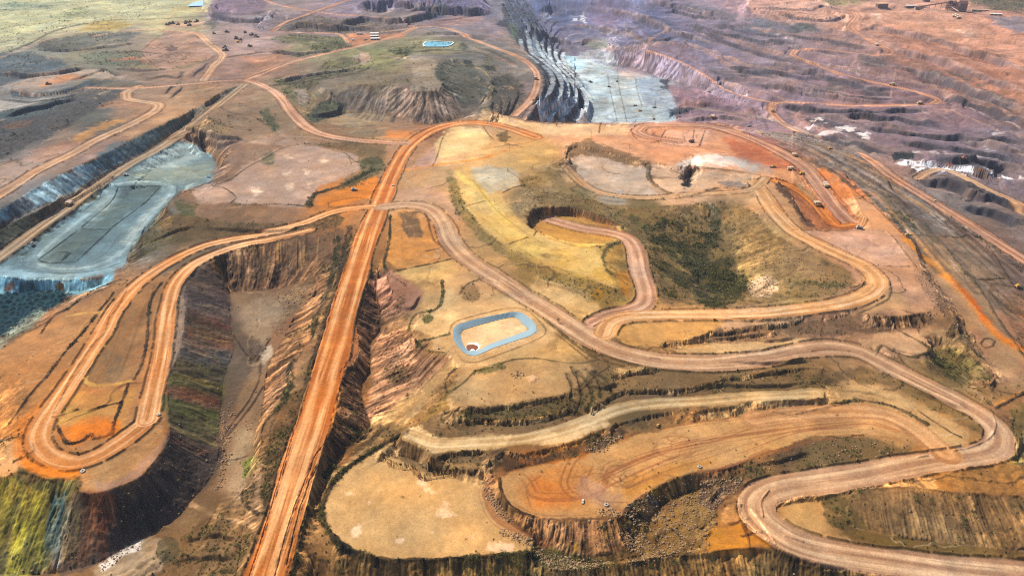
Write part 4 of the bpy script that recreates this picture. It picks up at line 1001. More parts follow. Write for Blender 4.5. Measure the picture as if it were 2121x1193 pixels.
fill("770,570 785,610 790,660 784,695 765,712 766,770 745,795 755,850 768,892 735,915 700,945 660,1000 690,905 702,862 706,800 710,770 740,750 745,690 738,680 748,630", '6c4a36', 3, 0.9, V=0.35, S=3)
fill("735,680 745,690 742,740 712,768 704,768 720,720", 'c07a4c', 3, 0.9, V=0.2)
fill("700,860 712,800 706,780 690,820 680,880 660,940 645,985 660,950", '9c6238', 3, 0.7, V=0.5)
fill("650,960 680,940 700,960 670,1010 640,1070 615,1140 590,1220 570,1220 600,1080 640,1000", '2c3416', 3, 0.95, V=1.0)
# P1, its flank and its outer banks
stroke("955,757 905,810 860,852 800,898 740,945 690,985 660,1020", 4.5, 'c09a6c', 0.6)
stroke("395,1042 450,1070 525,1090", 2.2, 'bc9068', 0.9)
fill("842,900 785,930 724,970 690,1008 674,1040 674,1075 694,1108 732,1136 792,1154 860,1157 950,1152 1040,1145 1104,1142 1106,1120 1062,1090 1030,1060 1010,1020 1000,990 940,985 905,985 870,965 830,950", 'cba06c', 2, 0.95, V=0.02, S=0.2)
for q in ("715,1125 740,1085 752,1080 748,1095 728,1120", "905,1068 920,1040 930,1042 928,1060 940,1066 915,1072", "757,1036 770,1034 766,1040", "712,1020 730,1022 722,1026", "848,1090 856,1088 854,1096", "820,1120 835,1116 830,1124", "868,990 880,1000 900,1020 895,1028 875,1010", "1010,1125 1060,1128 1060,1140 1010,1136", "890,1100 900,1098 896,1108", "975,1110 985,1105 982,1118"):
    fill(q, 'ecc49c', 4, 0.85, warp=5)
fill("850,955 880,955 890,975 915,988 905,992 870,975", 'e4c49a', 3, 0.7, nz=(8, -0.15))
fill("640,1193 622,1150 622,1100 650,1040 700,980 770,925 835,892 860,860 925,780 945,760 960,765 880,860 840,898 780,928 720,968 682,1008 664,1040 664,1078 688,1114 730,1146 720,1193", 'a87a4c', 4, 0.85, S=2.5, V=0.15)
stroke("842,893 785,925 722,965 686,1005 668,1040 668,1075 690,1110 730,1140 790,1159 860,1164 950,1158 1040,1151 1105,1146", 2.8, '2a2a14', 0.95, 1.8, V=0.8)
fill("700,1150 790,1166 950,1162 1105,1152 1112,1172 1150,1193 1200,1250 600,1300 690,1200", '84683c', 4, 0.85, V=0.35, S=1.5)
fill("1104,1122 1112,1125 1108,1150 1120,1178 1108,1172 1100,1150", '1e140c', 2, 0.9)
# P2 orange tongue
fill("1036,985 1040,1020 1060,1048 1105,1066 1160,1073 1212,1070 1282,1066 1310,1045 1340,1016 1380,995 1420,980 1480,970 1520,960 1560,942 1620,920 1680,906 1760,900 1850,902 1900,915 1930,925 1900,870 1850,845 1780,832 1700,840 1640,850 1560,862 1480,872 1400,884 1330,898 1290,913 1245,930 1200,948 1150,958 1090,968", 'c89662', 2.5, 0.95, V=0.02, S=0.2)
fill("1070,1000 1120,975 1210,960 1230,980 1200,1010 1220,1040 1160,1060 1100,1055 1070,1030", 'd08a4c', 8, 0.7)
fill("1110,990 1160,1010 1180,1040 1130,1055 1090,1030", 'd67c3c', 10, 0.6)
fill("1290,1000 1350,975 1420,960 1480,955 1400,985 1330,1015 1300,1040", 'c4863c', 6, 0.6)
tracks("1050,1010 1070,1045 1130,1062 1220,1055 1300,1015 1400,970 1500,940 1640,890 1760,880 1880,890", 32, '9c5c3c', 0.6, 1.3)
tracks("1210,1000 1230,960 1300,925 1400,900 1560,875 1700,858 1800,855 1880,880", 26, 'a0603c', 0.65, 1.2)
for cx_, cy_, rx_, ry_ in ((1285, 985, 34, 22), (1290, 980, 48, 30), (1275, 975, 20, 13), (1400, 925, 46, 24), (1415, 920, 28, 16), (1395, 905, 14, 9), (1380, 935, 30, 18)):
    for rr_ in (1.0, 0.93):
        stroke(" ".join(f"{cx_ + rx_ * rr_ * math.cos(t / 12 * 6.283):.1f},{cy_ + ry_ * rr_ * math.sin(t / 12 * 6.283):.1f}" for t in range(11)), 0.4, '9a6444', 0.45)
fill("1035,925 1100,945 1170,932 1240,900 1280,880 1300,895 1250,925 1190,945 1100,965 1045,978 1025,965 1010,950", '5c4834', 3, 0.85, S=2.5, V=0.4)
fill("1030,1000 1034,1030 1056,1056 1100,1076 1160,1084 1215,1082 1284,1076 1292,1085 1310,1125 1250,1150 1180,1150 1110,1115 1060,1082 1030,1050 1004,1015 1005,985 1022,980", '8a6444', 3, 0.85, S=2.5, V=0.15, K=0.15)
stroke("1034,990 1040,1022 1060,1052 1102,1070", 1.6, '3c2c1c', 0.9, 1.5)
fill("1186,1125 1200,1120 1198,1140 1188,1142", 'b88838', 4, 0.7)
fill("1100,1130 1180,1150 1260,1158 1290,1170 1200,1185 1140,1178 1112,1160", '54562a', 4, 0.8, V=0.9, K=0.5)
fill("1292,1075 1310,1055 1345,1022 1385,1002 1440,990 1455,1010 1430,1030 1370,1045 1340,1085 1320,1120", '94702c', 3, 0.9, K=0.3, S=2)
fill("1290,1060 1300,1045 1335,1028 1368,1050 1352,1075 1320,1095 1308,1085", '2d3026', 2, 0.95, K=0.5, B=0.6)
fill("1332,1030 1342,1025 1370,1045 1362,1056", '434a58', 2, 0.95)
fill("1415,988 1432,982 1440,1000 1436,1026 1424,1020", '3a3c34', 2.5, 0.9, K=0.4)
fill("1320,1110 1340,1080 1380,1045 1430,1030 1480,1040 1485,1085 1462,1110 1465,1145 1380,1150 1330,1160", '94713f', 4, 0.85, K=0.7, B=0.9)
fill("1450,1000 1500,985 1540,990 1540,1010 1500,1030 1480,1060 1452,1040", '6a5242', 3, 0.8, K=0.8)
fill("1290,1073 1300,1080 1316,1118 1308,1122 1296,1095", '1c1610', 2, 0.9)
fill("1462,1098 1500,1090 1560,1082 1580,1105 1605,1132 1540,1136 1466,1146", 'cc883c', 3, 0.9)
fill("1488,1060 1530,1040 1548,1050 1560,1078 1520,1082 1490,1085", 'c08c58', 3, 0.8)
stroke("1535,1082 1548,1110 1552,1136", 1.4, '7c4c24', 0.9, 1.0); stroke("1535,1110 1575,1100", 1.5, '7c5230', 0.9, 1.2); stroke("1512,1085 1548,1074", 1.5, '7c5230', 0.9, 1.2)
fill("1112,1180 1200,1182 1330,1164 1460,1148 1610,1140 1700,1160 1800,1200 1800,1300 1100,1300", '80643e', 4, 0.85, V=0.35, S=1.5)
# middle slopes and benches
fill("1240,730 1300,750 1400,765 1500,768 1600,758 1700,738 1760,742 1700,765 1640,775 1560,785 1480,800 1420,808 1280,812 1230,850 1180,830 1200,790", '92724c', 5, 0.7, V=0.25, S=1.5)
fill("930,850 1000,850 1080,842 1178,815 1192,850 1225,852 1280,815 1380,812 1500,798 1580,785 1700,772 1780,760 1760,790 1690,812 1560,818 1450,828 1350,833 1280,845 1180,880 1100,902 1000,912 900,915 855,900 870,880", '86694a', 4, 0.9, V=0.22, S=2.5)
fill("1460,800 1540,785 1640,772 1700,765 1750,770 1720,800 1640,815 1540,818 1470,820", '7c6240', 4, 0.8, V=0.3, S=3)
fill("940,858 1000,852 1080,848 1170,828 1182,840 1150,858 1060,870 950,872", '5a5030', 3, 0.6, V=0.6)
fill("955,868 1060,866 1170,846 1150,860 1060,876 960,876", '8c6a42', 2, 0.7)
fill("1180,815 1225,765 1255,760 1270,800 1240,830 1215,850 1190,850", '846a46', 4, 0.8, V=0.3, S=3)
fill("950,765 1060,748 1130,740 1200,748 1230,760 1180,810 1080,832 1000,842 935,848 930,820 945,790", 'be9668', 4, 0.85, V=0.04, S=0.2)
fill("1040,745 1080,720 1180,728 1230,742 1180,748 1100,750", 'cca26c', 4, 0.8)
fill("1090,782 1104,776 1114,784 1100,794", 'dcb088', 3, 0.8, up=2.0)
fill("1270,765 1330,760 1366,763 1330,770 1290,776", 'cca470', 2, 0.9)
fill("842,888 870,882 900,905 960,905 1060,900 1050,925 980,930 900,935 860,915", 'dfbc8c', 4, 0.9, S=0.2)
fill("1080,910 1140,900 1220,885 1250,878 1180,915 1120,925", 'dcb484', 4, 0.8, S=0.2)
fill("850,912 890,948 960,940 1010,942 1040,945 1010,985 940,982 880,980 830,955 800,935 830,905", '886c4c', 3, 0.9, V=0.2, S=2)
fill("905,962 980,960 1000,968 940,970", 'b48c5c', 2, 0.7)
fill("1690,808 1760,790 1850,810 1950,860 2010,900 2000,925 1950,935 1910,885 1850,850 1770,832 1700,838 1640,846 1600,846 1650,830", 'c89e6c', 3, 0.8, S=0.25)
fill("1560,820 1680,820 1680,835 1600,845 1500,850 1480,840", 'bc9468', 4, 0.7)
fill("1480,838 1560,826 1660,822 1670,828 1600,836 1540,842", '6a5c38', 3, 0.6, V=0.5)
stroke("1600,852 1640,858 1700,845 1765,830 1790,830 1850,842 1920,878", 2.2, '4c4022', 0.9, 1.5, V=0.7)
fill("1780,795 1840,800 1960,860 2030,900 2040,880 1990,848 1900,805 1830,770 1780,760 1750,775", '86683e', 4, 0.85, V=0.3)
fill("1380,700 1460,678 1560,662 1660,655 1700,662 1560,680 1460,695 1400,712 1350,712", '90725a', 3, 0.8, S=2)
fill("1560,675 1700,665 1790,648 1900,645 1925,660 1880,685 1700,692 1560,698 1440,712 1460,695", '806248', 4, 0.85, V=0.35, S=2.5)
fill("1460,685 1600,672 1660,662 1665,670 1600,680 1500,692", '66513c', 3, 0.7)
fill("1380,722 1500,712 1660,702 1700,700 1640,715 1500,732 1400,728", 'c8a070', 2.5, 0.9)
fill("1262,682 1300,672 1400,668 1495,668 1440,700 1380,712 1350,722 1290,710 1265,695", 'cf9c60', 3, 0.9, S=0.2)
fill("1095,598 1130,590 1200,605 1245,640 1210,660 1150,635", 'cca470', 4, 0.85, S=0.2)
fill("1495,670 1600,660 1660,655 1650,662 1560,672 1500,685", 'c49a74', 2, 0.7)
# right pads
fill("1780,705 1840,688 1905,690 1930,715 1915,730 1880,738 1840,720 1810,740 1780,720", 'cca078', 2.5, 0.9, S=0.2)
fill("1900,690 1950,680 1980,700 1960,715 1930,712", 'c09870', 3, 0.8)
stroke("1860,685 1890,700 1925,722 1915,735 1890,738 1850,728 1825,715 1812,735", 1.8, '54492c', 0.85, 1.5, V=0.5)
fill("1925,725 1960,715 2010,730 2040,760 2060,780 2020,790 1990,800 1950,775 1930,750", '6a6036', 5, 0.85, V=0.9)
fill("1940,712 1970,690 2000,690 2030,740 2064,782 2050,788 2020,745", '7a6240', 3, 0.7, V=0.4)
fill("1960,700 1985,650 1992,700 2030,750 2064,778 2056,782 2010,740 1985,700", '4c3826', 2, 0.8)
fill("1895,545 1930,592 1975,652 1990,700 1960,660 1920,610 1890,560", '6e5442', 3, 0.8, K=0.8)
fill("1800,500 1870,495 1895,545 1935,600 1940,660 1900,652 1830,655 1840,600 1835,560 1780,530", 'bc8e6e', 5, 0.6, S=0.25)
fill("1660,482 1760,478 1835,480 1880,545 1790,550 1730,520", 'c89c80', 3.1, 0.85, S=0.2)
fill("1800,480 1860,520 1830,545 1780,500", 'a87f70', 6, 0.5, nz=(14, -0.05))
fill("1840,600 1870,610 1880,640 1835,640 1780,650 1800,630", 'c09468', 3, 0.8)
stroke("1775,650 1800,640 1840,618 1845,595", 1.6, '6a5a38', 0.7, 1.0)
fill("1840,745 1900,740 1990,790 2060,805 2110,790 2121,800 2060,835 2000,825 1930,790", '9c7c50', 5, 0.6, V=0.3)
fill("2090,850 2121,840 2121,960 2090,960 2100,900", '7a6c3c', 4, 0.7, V=0.6)
fill("2080,900 2098,880 2100,930 2070,950 2085,930", '4a4a22', 3, 0.8, V=0.9)
# far right-hand mound
fill("1740,1010 1850,1012 1960,1020 2121,1030 2250,1040 2250,1150 2121,1140 2000,1130 1850,1112 1780,1085", '8a6a46', 4, 0.9, S=2.6, V=0.2)
fill("1990,960 2060,950 2121,975 2121,1025 2000,1020 1990,1000", 'a0703c', 4, 0.8, B=0.9)
fill("1870,985 1920,975 1940,1010 1900,1020 1865,1005", 'c0905c', 3, 0.9)
fill("1622,1052 1680,1042 1695,1070 1705,1098 1660,1095 1628,1075", 'c89860', 3, 0.9)
fill("1700,1030 1740,1010 1770,1060 1800,1090 1760,1100 1715,1080", '6c5832', 3, 0.8, V=0.5)
fill("1780,1095 1900,1120 2121,1145 2121,1165 1950,1150 1800,1125 1740,1105", '7c6030', 4, 0.8, V=0.5)
fill("1560,955 1640,930 1700,912 1800,905 1890,918 1880,940 1800,960 1680,978 1560,1000 1545,980", '7e6440', 4, 0.85, V=0.35, K=0.2, S=1.5)
fill("1620,935 1660,925 1650,960 1615,985 1600,960", '6a5040', 3, 0.7)
fill("1770,892 1850,890 1900,915 1870,925 1800,905", 'b4885a', 3, 0.8)
fill("1580,925 1610,915 1640,920 1600,935", 'c89860', 2, 0.9)
# left dump top
fill("240,590 150,640 60,690 0,730 -80,800 -80,960 0,985 40,975 100,990 150,985 200,1018 290,985 345,905 345,790 375,700 378,600 400,560 440,530 340,570 280,590", 'b88454', 3, 0.6, V=0.02, S=0.2)
fill("245,650 275,600 310,580 340,595 320,640 305,700 300,750 270,790 220,800 185,800 180,770 200,720 225,680", '98704a', 3, 0.85, S=0.2)
fill("215,735 240,725 260,760 250,790 215,785", '7a6a50', 8, 0.5)
fill("120,880 170,800 200,820 280,800 265,860 250,900 230,865 160,865", 'c08c50', 4, 0.8)
fill("118,905 130,885 170,880 230,868 250,870 240,905 195,900 165,925 130,915", 'd87c34', 3, 0.9)
fill("20,900 60,850 90,830 100,850 80,900 100,940 160,960 150,985 90,990 30,950", 'd8823c', 8, 0.7)
fill("150,960 220,955 280,920 320,880 345,905 325,945 290,985 240,1010 190,1018 165,1010 170,985", 'b88a5c', 5, 0.8, S=0.2)
fill("200,1000 250,990 300,945 345,905 325,948 290,988 240,1012 195,1022", 'a07c6c', 3, 0.6)
fill("60,960 140,950 165,970 160,990 110,990 70,985", 'e07c28', 5, 0.85)
fill("-80,915 0,905 40,915 65,930 60,955 30,975 0,985 -80,970", 'd0a070', 4, 0.85)
fill("0,730 60,690 110,705 90,760 40,820 0,860", 'c08858', 8, 0.6)
tracks("300,600 240,690 180,780 110,860 80,900 100,950 180,965 270,930 320,870 340,780 345,700", 22, 'a8642c', 0.5, 1.3)
tracks("200,640 140,720 80,800 20,870", 26, 'a06638', 0.45, 2.0)
tracks("285,600 260,660 240,720 215,780", 26, '7a5838', 0.5, 1.6)
stroke("200,648 225,646 240,652 232,690 205,725 180,765 175,785 190,797 230,796 270,788", 2.6, 'd0a058', 0.9)
stroke("140,655 175,648 200,648", 2.2, 'd0a058', 0.8)
stroke("235,640 180,665 160,690 120,710", 1.4, 'c89a60', 0.5)
for s in ("236,605 222,625 206,643", "200,652 170,690 130,735 100,775 60,820 20,880", "262,600 240,640 232,650", "225,655 215,690 190,715 150,775 125,825 108,862 140,855 160,848",
          "335,585 315,615 308,650 305,700 295,750 278,785", "265,795 250,840 235,880 232,900", "185,850 240,835 250,836", "118,882 130,905 140,918 165,915 180,905 190,898 195,908 225,900 235,880",
          "30,955 66,935 60,915 40,905 0,915", "220,590 170,618 140,640 110,655 85,690"):
    stroke(s, 1.7, '38281a', 0.9, 1.5, V=0.4)
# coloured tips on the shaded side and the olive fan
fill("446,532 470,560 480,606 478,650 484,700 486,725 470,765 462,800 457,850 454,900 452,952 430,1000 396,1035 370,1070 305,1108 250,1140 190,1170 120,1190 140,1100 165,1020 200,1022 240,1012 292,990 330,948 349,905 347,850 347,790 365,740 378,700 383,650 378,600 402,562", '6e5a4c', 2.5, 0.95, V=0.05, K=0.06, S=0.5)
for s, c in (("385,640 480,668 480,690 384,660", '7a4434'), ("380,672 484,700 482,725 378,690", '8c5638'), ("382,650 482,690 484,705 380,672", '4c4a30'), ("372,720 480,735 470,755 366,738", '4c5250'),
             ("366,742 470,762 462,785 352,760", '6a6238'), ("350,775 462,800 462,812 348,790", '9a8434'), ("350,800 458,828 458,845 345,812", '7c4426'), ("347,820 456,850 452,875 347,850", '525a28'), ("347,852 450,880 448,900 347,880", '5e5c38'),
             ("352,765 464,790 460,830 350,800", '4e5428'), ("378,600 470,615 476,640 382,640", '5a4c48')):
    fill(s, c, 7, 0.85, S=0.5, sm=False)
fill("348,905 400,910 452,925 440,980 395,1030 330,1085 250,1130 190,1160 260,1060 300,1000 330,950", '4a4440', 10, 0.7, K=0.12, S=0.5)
fill("172,1020 215,1018 245,1040 240,1090 220,1080 200,1110 185,1060", 'a86038', 6, 0.8, S=1.6)
fill("340,895 360,900 400,920 440,935 420,945 360,920", '6e4630', 5, 0.6, S=3)
fill("120,1050 160,1020 150,1080 125,1150 110,1190 60,1190 90,1120", '6c5640', 5, 0.8, S=2.5)
fill("30,985 70,1000 110,1018 150,1015 140,1060 110,1140 95,1180 40,1190 -80,1200 -80,1000 0,1000", '8c7e3a', 5, 0.95, S=0.9, V=0.05)
fill("0,1140 60,1120 100,1130 95,1180 20,1195 -60,1195", '64705c', 10, 0.6, K=0.2)
fill("112,1018 134,1018 128,1060 116,1110 104,1125 106,1070", '5a8a94', 4, 0.95, S=2)
fill("-60,1000 20,1000 0,1060 -60,1120", '988a3a', 8, 0.5)
fill("40,970 70,975 100,985 165,985 165,1015 120,1018 80,1012 40,1000", '5c5632', 3, 0.9, B=0.9)
fill("350,580 385,600 380,700 365,745 348,790 345,760 366,690 372,640", '8e7a66', 4, 0.6, K=0.5, B=0.4)
fill("330,820 345,815 347,850 335,860 325,845", '6a6c3c', 3, 0.8)
fill("440,532 500,516 560,505 640,492 705,475 715,490 690,560 640,580 580,596 530,602 478,606 465,565", '7d5c42', 3, 0.85, S=3.5, V=0.12)
fill("440,530 455,550 475,600 462,570 446,560 436,545", 'b48040', 3, 0.8)
stroke("578,500 575,520 577,545", 1.6, 'c08a48', 0.7)
stroke("546,510 545,530", 1.4, 'b0824c', 0.6)
fill("478,610 580,600 640,585 660,600 620,650 590,700 560,745 546,790 545,840 530,900 500,900 488,840 500,780 520,700 510,650", '8f755a', 5, 0.7, K=0.2)
fill("500,640 560,620 590,630 570,680 530,720 505,680", 'ac9478', 10, 0.6)
fill("485,700 520,695 545,720 520,760 480,860 470,900 460,860 475,760", '6c5a4a', 4, 0.8, B=0.9)
fill("560,700 600,660 640,600 690,560 692,590 655,655 645,700 605,755 602,790 545,880 540,930 520,970 530,900 545,840 548,790", 'a07250', 4, 0.8, S=2.5, V=0.1)
fill("470,900 530,880 535,940 515,1000 480,1010 470,960", 'a08464', 5, 0.7, K=0.1)
fill("500,960 530,940 530,970 505,985", '6c8438', 4, 0.8, V=0.5)
stroke("700,490 690,560 672,620 652,660 645,695 604,752 600,785 588,830 545,880 536,930", 4.5, '2c3018', 0.9, V=0.9, jag=3)
stroke("725,470 712,530 695,600 664,705 636,795 602,915 560,1060", 5.0, '3c2616', 0.8, V=0.7, jag=3)
fill("610,720 640,690 648,700 620,760 600,790 606,755", 'b07c54', 3, 0.8, V=0.1)
fill("590,830 630,800 600,900 560,1050 540,1000 560,900", '6c4c2c', 4, 0.8, V=0.7)
fill("540,890 560,880 540,960 525,1020 500,1090 495,1050 520,980", '8a6440', 4, 0.7, V=0.2)
fill("340,1120 370,1090 420,1045 480,1080 520,1095 500,1193 300,1193 330,1150", '846440', 5, 0.75, V=0.35, B=0.4)
fill("190,1180 250,1145 310,1110 340,1120 345,1150 320,1193 200,1200", 'b49878', 4, 0.9, B=1.3)
fill("205,1170 260,1135 300,1115 290,1135 240,1165 210,1180", 'ded4c8', 4, 0.9, K=0.5, B=0.8)
fill("328,1120 350,1110 372,1130 370,1150 340,1170 325,1150", '5c5238', 3, 0.8)
fill(POND_OUT, 'd6b48c', 3, 0.9); fill(POND_IN, 'e2bc8e', 3, 0.9, V=0)
fill("960,722 966,711 985,711 994,716 990,728 972,730", 'efe9e4', 1.5, 0.95)
stroke("930,690 935,672 960,660 1040,640 1070,638 1095,645 1122,672 1130,690 1100,708 1030,735 985,750 955,745 940,725", 1.3, '8c6c44', 0.7, 0.6)
for q in ("1205,932 1240,912 1278,898 1292,903 1282,920 1240,936", "995,985 1010,985 1030,1030 1062,1080 1050,1088 1020,1050 1000,1015", "1232,1056 1265,1052 1290,1066 1240,1072", "1040,1095 1100,1115 1098,1130 1045,1108",
          "1110,1140 1200,1160 1290,1165 1330,1150 1400,1150 1300,1170 1180,1185 1130,1175", "1290,1100 1340,1110 1330,1140 1300,1140", "1495,998 1535,990 1530,1020 1495,1030", "455,850 485,840 480,920 470,980 445,1020 455,960", "560,610 640,590 650,600 600,650 585,700 570,690 585,640"):
    fill(q, None, 4, 1.0, K=0.9)
print("painted", round(time.time() - T0, 1))

# ---------------------------------------------------------------- second survey: ledges, tracks and windrows
for k, q in enumerate(BENS):
    stroke(q, 6.5, ('a8b4bc', 'b4c0c8', 'bccad2', 'c4d2da', 'cedce2', 'd4e2e8', 'd4e2e8')[k], 0.85, soft=0.4)
DK, LT = '4e4c54', 'a08c88'  # shade of the risers and light of the treads, painted into the colour
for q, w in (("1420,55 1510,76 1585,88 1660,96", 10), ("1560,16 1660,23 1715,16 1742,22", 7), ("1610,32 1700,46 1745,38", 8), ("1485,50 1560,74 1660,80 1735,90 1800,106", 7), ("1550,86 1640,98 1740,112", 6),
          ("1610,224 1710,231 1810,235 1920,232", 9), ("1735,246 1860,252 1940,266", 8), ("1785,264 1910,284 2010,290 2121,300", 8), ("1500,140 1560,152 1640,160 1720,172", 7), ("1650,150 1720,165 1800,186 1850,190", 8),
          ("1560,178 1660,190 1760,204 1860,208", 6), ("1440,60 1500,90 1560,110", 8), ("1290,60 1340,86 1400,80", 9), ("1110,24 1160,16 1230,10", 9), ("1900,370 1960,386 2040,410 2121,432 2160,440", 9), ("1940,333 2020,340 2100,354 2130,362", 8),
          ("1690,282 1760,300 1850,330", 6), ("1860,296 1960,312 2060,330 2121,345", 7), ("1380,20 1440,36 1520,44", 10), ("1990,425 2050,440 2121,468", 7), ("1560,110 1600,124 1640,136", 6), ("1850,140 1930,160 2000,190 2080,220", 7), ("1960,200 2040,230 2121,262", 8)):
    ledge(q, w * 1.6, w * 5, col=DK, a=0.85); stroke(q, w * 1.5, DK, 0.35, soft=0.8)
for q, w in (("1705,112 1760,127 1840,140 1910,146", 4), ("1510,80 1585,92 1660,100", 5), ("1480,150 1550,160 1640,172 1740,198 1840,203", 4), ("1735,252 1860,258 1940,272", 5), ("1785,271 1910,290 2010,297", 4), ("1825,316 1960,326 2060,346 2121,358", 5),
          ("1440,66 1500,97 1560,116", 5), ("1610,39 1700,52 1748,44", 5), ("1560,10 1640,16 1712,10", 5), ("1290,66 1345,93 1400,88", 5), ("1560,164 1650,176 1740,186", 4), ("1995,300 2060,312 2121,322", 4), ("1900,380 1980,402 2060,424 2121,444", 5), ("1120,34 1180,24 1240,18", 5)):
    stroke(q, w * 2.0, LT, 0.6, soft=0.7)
for q in ("1690,284 1790,330 1870,392 1960,452 2060,528 2121,585", "1670,290 1770,345 1860,405 1960,470 2050,545 2121,610", "1760,310 1850,360 1960,430 2100,520", "1960,455 2040,520 2121,600", "1990,470 2060,540 2121,620"):
    stroke(q, 3.0, '6a4c42', 0.55, soft=0.8)
for q in ("1700,300 1800,350 1900,415 2000,480 2121,572", "1930,600 1990,620 2050,700"): stroke(q, 2.5, 'b08c70', 0.5, soft=0.8)
for q in ("1420,240 1480,228 1540,240 1556,256 1500,262 1440,258", "1430,216 1500,226 1560,232", "1400,186 1440,196 1480,214 1440,226", "1570,235 1582,250 1590,268 1572,270"):
    stroke(q, 3.0, '5a4a54', 0.7, soft=0.6); 
fill("1180,0 1300,0 1420,20 1480,60 1440,90 1330,70 1250,60 1180,40", '6a6a86', 12, 0.4, nz=(160, -0.1))
fill("1100,0 1180,-10 1200,30 1160,60 1130,60", '525c7c', 8, 0.5)
fill("1200,110 1260,108 1280,135 1230,128 1195,122", 'c2d0d4', 5, 0.6)
# upper left: heaps, berms and loops
for q, w in (("0,112 40,100 75,84 110,66 165,52 240,42 330,40 430,34", 9), ("440,28 520,30 560,20", 8), ("230,112 300,108 330,112", 6), ("0,205 60,212 130,205 160,196", 6), ("150,165 200,150 215,144", 6), ("212,142 228,150 245,158", 10),
          ("300,165 340,158 365,160 378,150", 8), ("378,150 374,165 368,178", 5), ("395,160 420,140 430,130", 6), ("455,122 500,115 545,108 600,112", 4), ("500,165 540,152 600,128 690,106 760,90", 5), ("545,180 580,176 640,168 700,160 765,150", 5),
          ("580,170 640,162 740,150 770,135", 6), ("855,108 935,104 1000,112 1020,125", 5), ("620,80 680,88 720,100", 6), ("340,196 352,184 358,180", 4), ("352,204 368,190 376,180", 4), ("640,30 700,50 760,42 860,60", 5),
          ("760,26 800,20 850,20", 8), ("880,36 905,12 925,20", 10), ("900,44 950,40 985,28", 7), ("560,66 600,46 655,26 700,8", 6), ("1020,40 1050,50 1062,60", 6), ("600,60 660,58 730,60 800,62", 5), ("1000,100 1040,118 1075,140", 6)):
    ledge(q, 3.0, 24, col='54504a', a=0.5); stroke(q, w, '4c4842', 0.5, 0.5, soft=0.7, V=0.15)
for q, w in (("0,120 35,108 75,92 115,76", 8), ("50,100 100,80 160,62 230,50", 5), ("345,62 400,58 450,62", 6), ("255,124 300,122", 5), ("460,52 500,46 560,50", 6), ("830,32 880,30 900,20", 6), ("990,66 1040,80 1075,100 1100,118", 9), ("980,100 1030,118 1070,140", 6),
          ("780,40 840,50 900,52 960,46", 5), ("790,118 850,122 900,118", 4), ("40,192 120,196 200,178", 3), ("1030,66 1060,84 1090,104", 7), ("600,36 640,46 700,60", 4)):
    stroke(q, w, 'b09080', 0.65, soft=0.7)
stroke("1010,70 1050,88 1090,112", 7, 'b08c80', 0.6)
fill("455,44 520,34 560,40 540,48 480,50", '9c9498', 3, 0.6)
fill("560,45 600,38 650,45 640,60 590,62", '6a5e58', 3, 0.6, S=2)
fill("765,60 860,40 900,46 870,56 810,64", '8c7a7c', 4, 0.6)
fill("1040,60 1090,110 1120,150 1100,150 1060,110 1040,90", '8e8070', 5, 0.5)
fill("400,196 440,190 470,200 440,225 400,240", '8c6a50', 5, 0.4)
for q in ("445,215 480,235 520,240 555,262", "420,240 470,262 520,270", "415,258 460,280 500,290", "590,205 620,235 650,262"):
    stroke(q, 2.5, '544232', 0.6, 0.8, V=0.3)
fill("395,262 440,250 480,270 470,290 430,290 400,285", '8a7450', 5, 0.5, V=0.4)
fill("575,268 620,290 660,298 640,300 575,300 520,296 560,282", 'b0907a', 3, 0.6)
stroke("520,296 575,284 640,284 700,296", 2.2, 'a08878', 0.8)
# teal basin lanes (broad, ragged)
for q in ("214,392 226,408 200,430 150,468 96,512 80,530", "356,388 348,408 318,440 288,478 262,512 245,530", "80,545 110,556 180,554 225,540 250,520", "232,382 290,376 345,380 358,390", "240,398 225,425 190,455"):
    stroke(q, 11, '92a8aa', 0.55, soft=0.8)
    stroke(q, 3, 'bccac8', 0.4, soft=0.8); tracks(q, 14, '5e706e', 0.6, 1.1)
for q in ("80,538 160,478", "82,540 100,545 156,543", "228,476 160,540", "240,400 244,388 330,385", "332,386 300,420 228,474", "168,474 228,476", "245,388 228,420 170,470", "118,523 140,523 128,540 145,525"):
    stroke(q, 1.5, '2c3c3c', 0.8, 1.2)
for q in ("346,384 366,384 360,410 320,450 290,490", "352,380 300,372 240,378", "375,392 340,430 300,475 275,515", "250,545 200,560 130,566 60,562"): stroke(q, 1.4, '5a6a68', 0.7)
# left dump and valley floor
for q in ("462,905 485,870 515,830 535,790 540,750", "472,900 495,872 522,838 545,800", "480,690 500,720 518,745", "505,1010 502,1032 520,1055 535,1065", "462,955 500,948 512,944", "560,700 545,725 530,750"):
    stroke(q, 1.3, '4c3a2a', 0.8, 0.8)
fill("540,735 560,715 566,725 550,760", 'd0c0a8', 3, 0.7); fill("490,905 520,880 530,900 500,950 475,960", 'b09c7c', 5, 0.5)
fill("55,868 90,830 110,850 95,900 110,940 170,965 160,985 90,985 35,950 30,900", 'dc8038', 8, 0.6)
fill("120,855 180,845 190,850 185,870 130,880", 'cc9c54', 4, 0.6); fill("160,870 230,862 240,880 235,905 190,912 150,905", 'd8782e', 5, 0.6)
fill("195,970 240,950 290,920 330,890 340,905 300,945 250,980 205,1000", 'ae8458', 6, 0.5)
fill("100,985 165,1015 160,1030 100,1025 60,1005", '7c7440', 4, 0.6)
for q in ("0,1010 30,1080 20,1180", "40,1010 50,1080 35,1180", "70,1015 75,1090 50,1190", "90,1020 85,1100 80,1160"): stroke(q, 3, 'd4c04c', 0.6, soft=0.9)
stroke("150,1030 140,1080 125,1140 118,1170", 2.5, 'a09890', 0.6, soft=0.9)
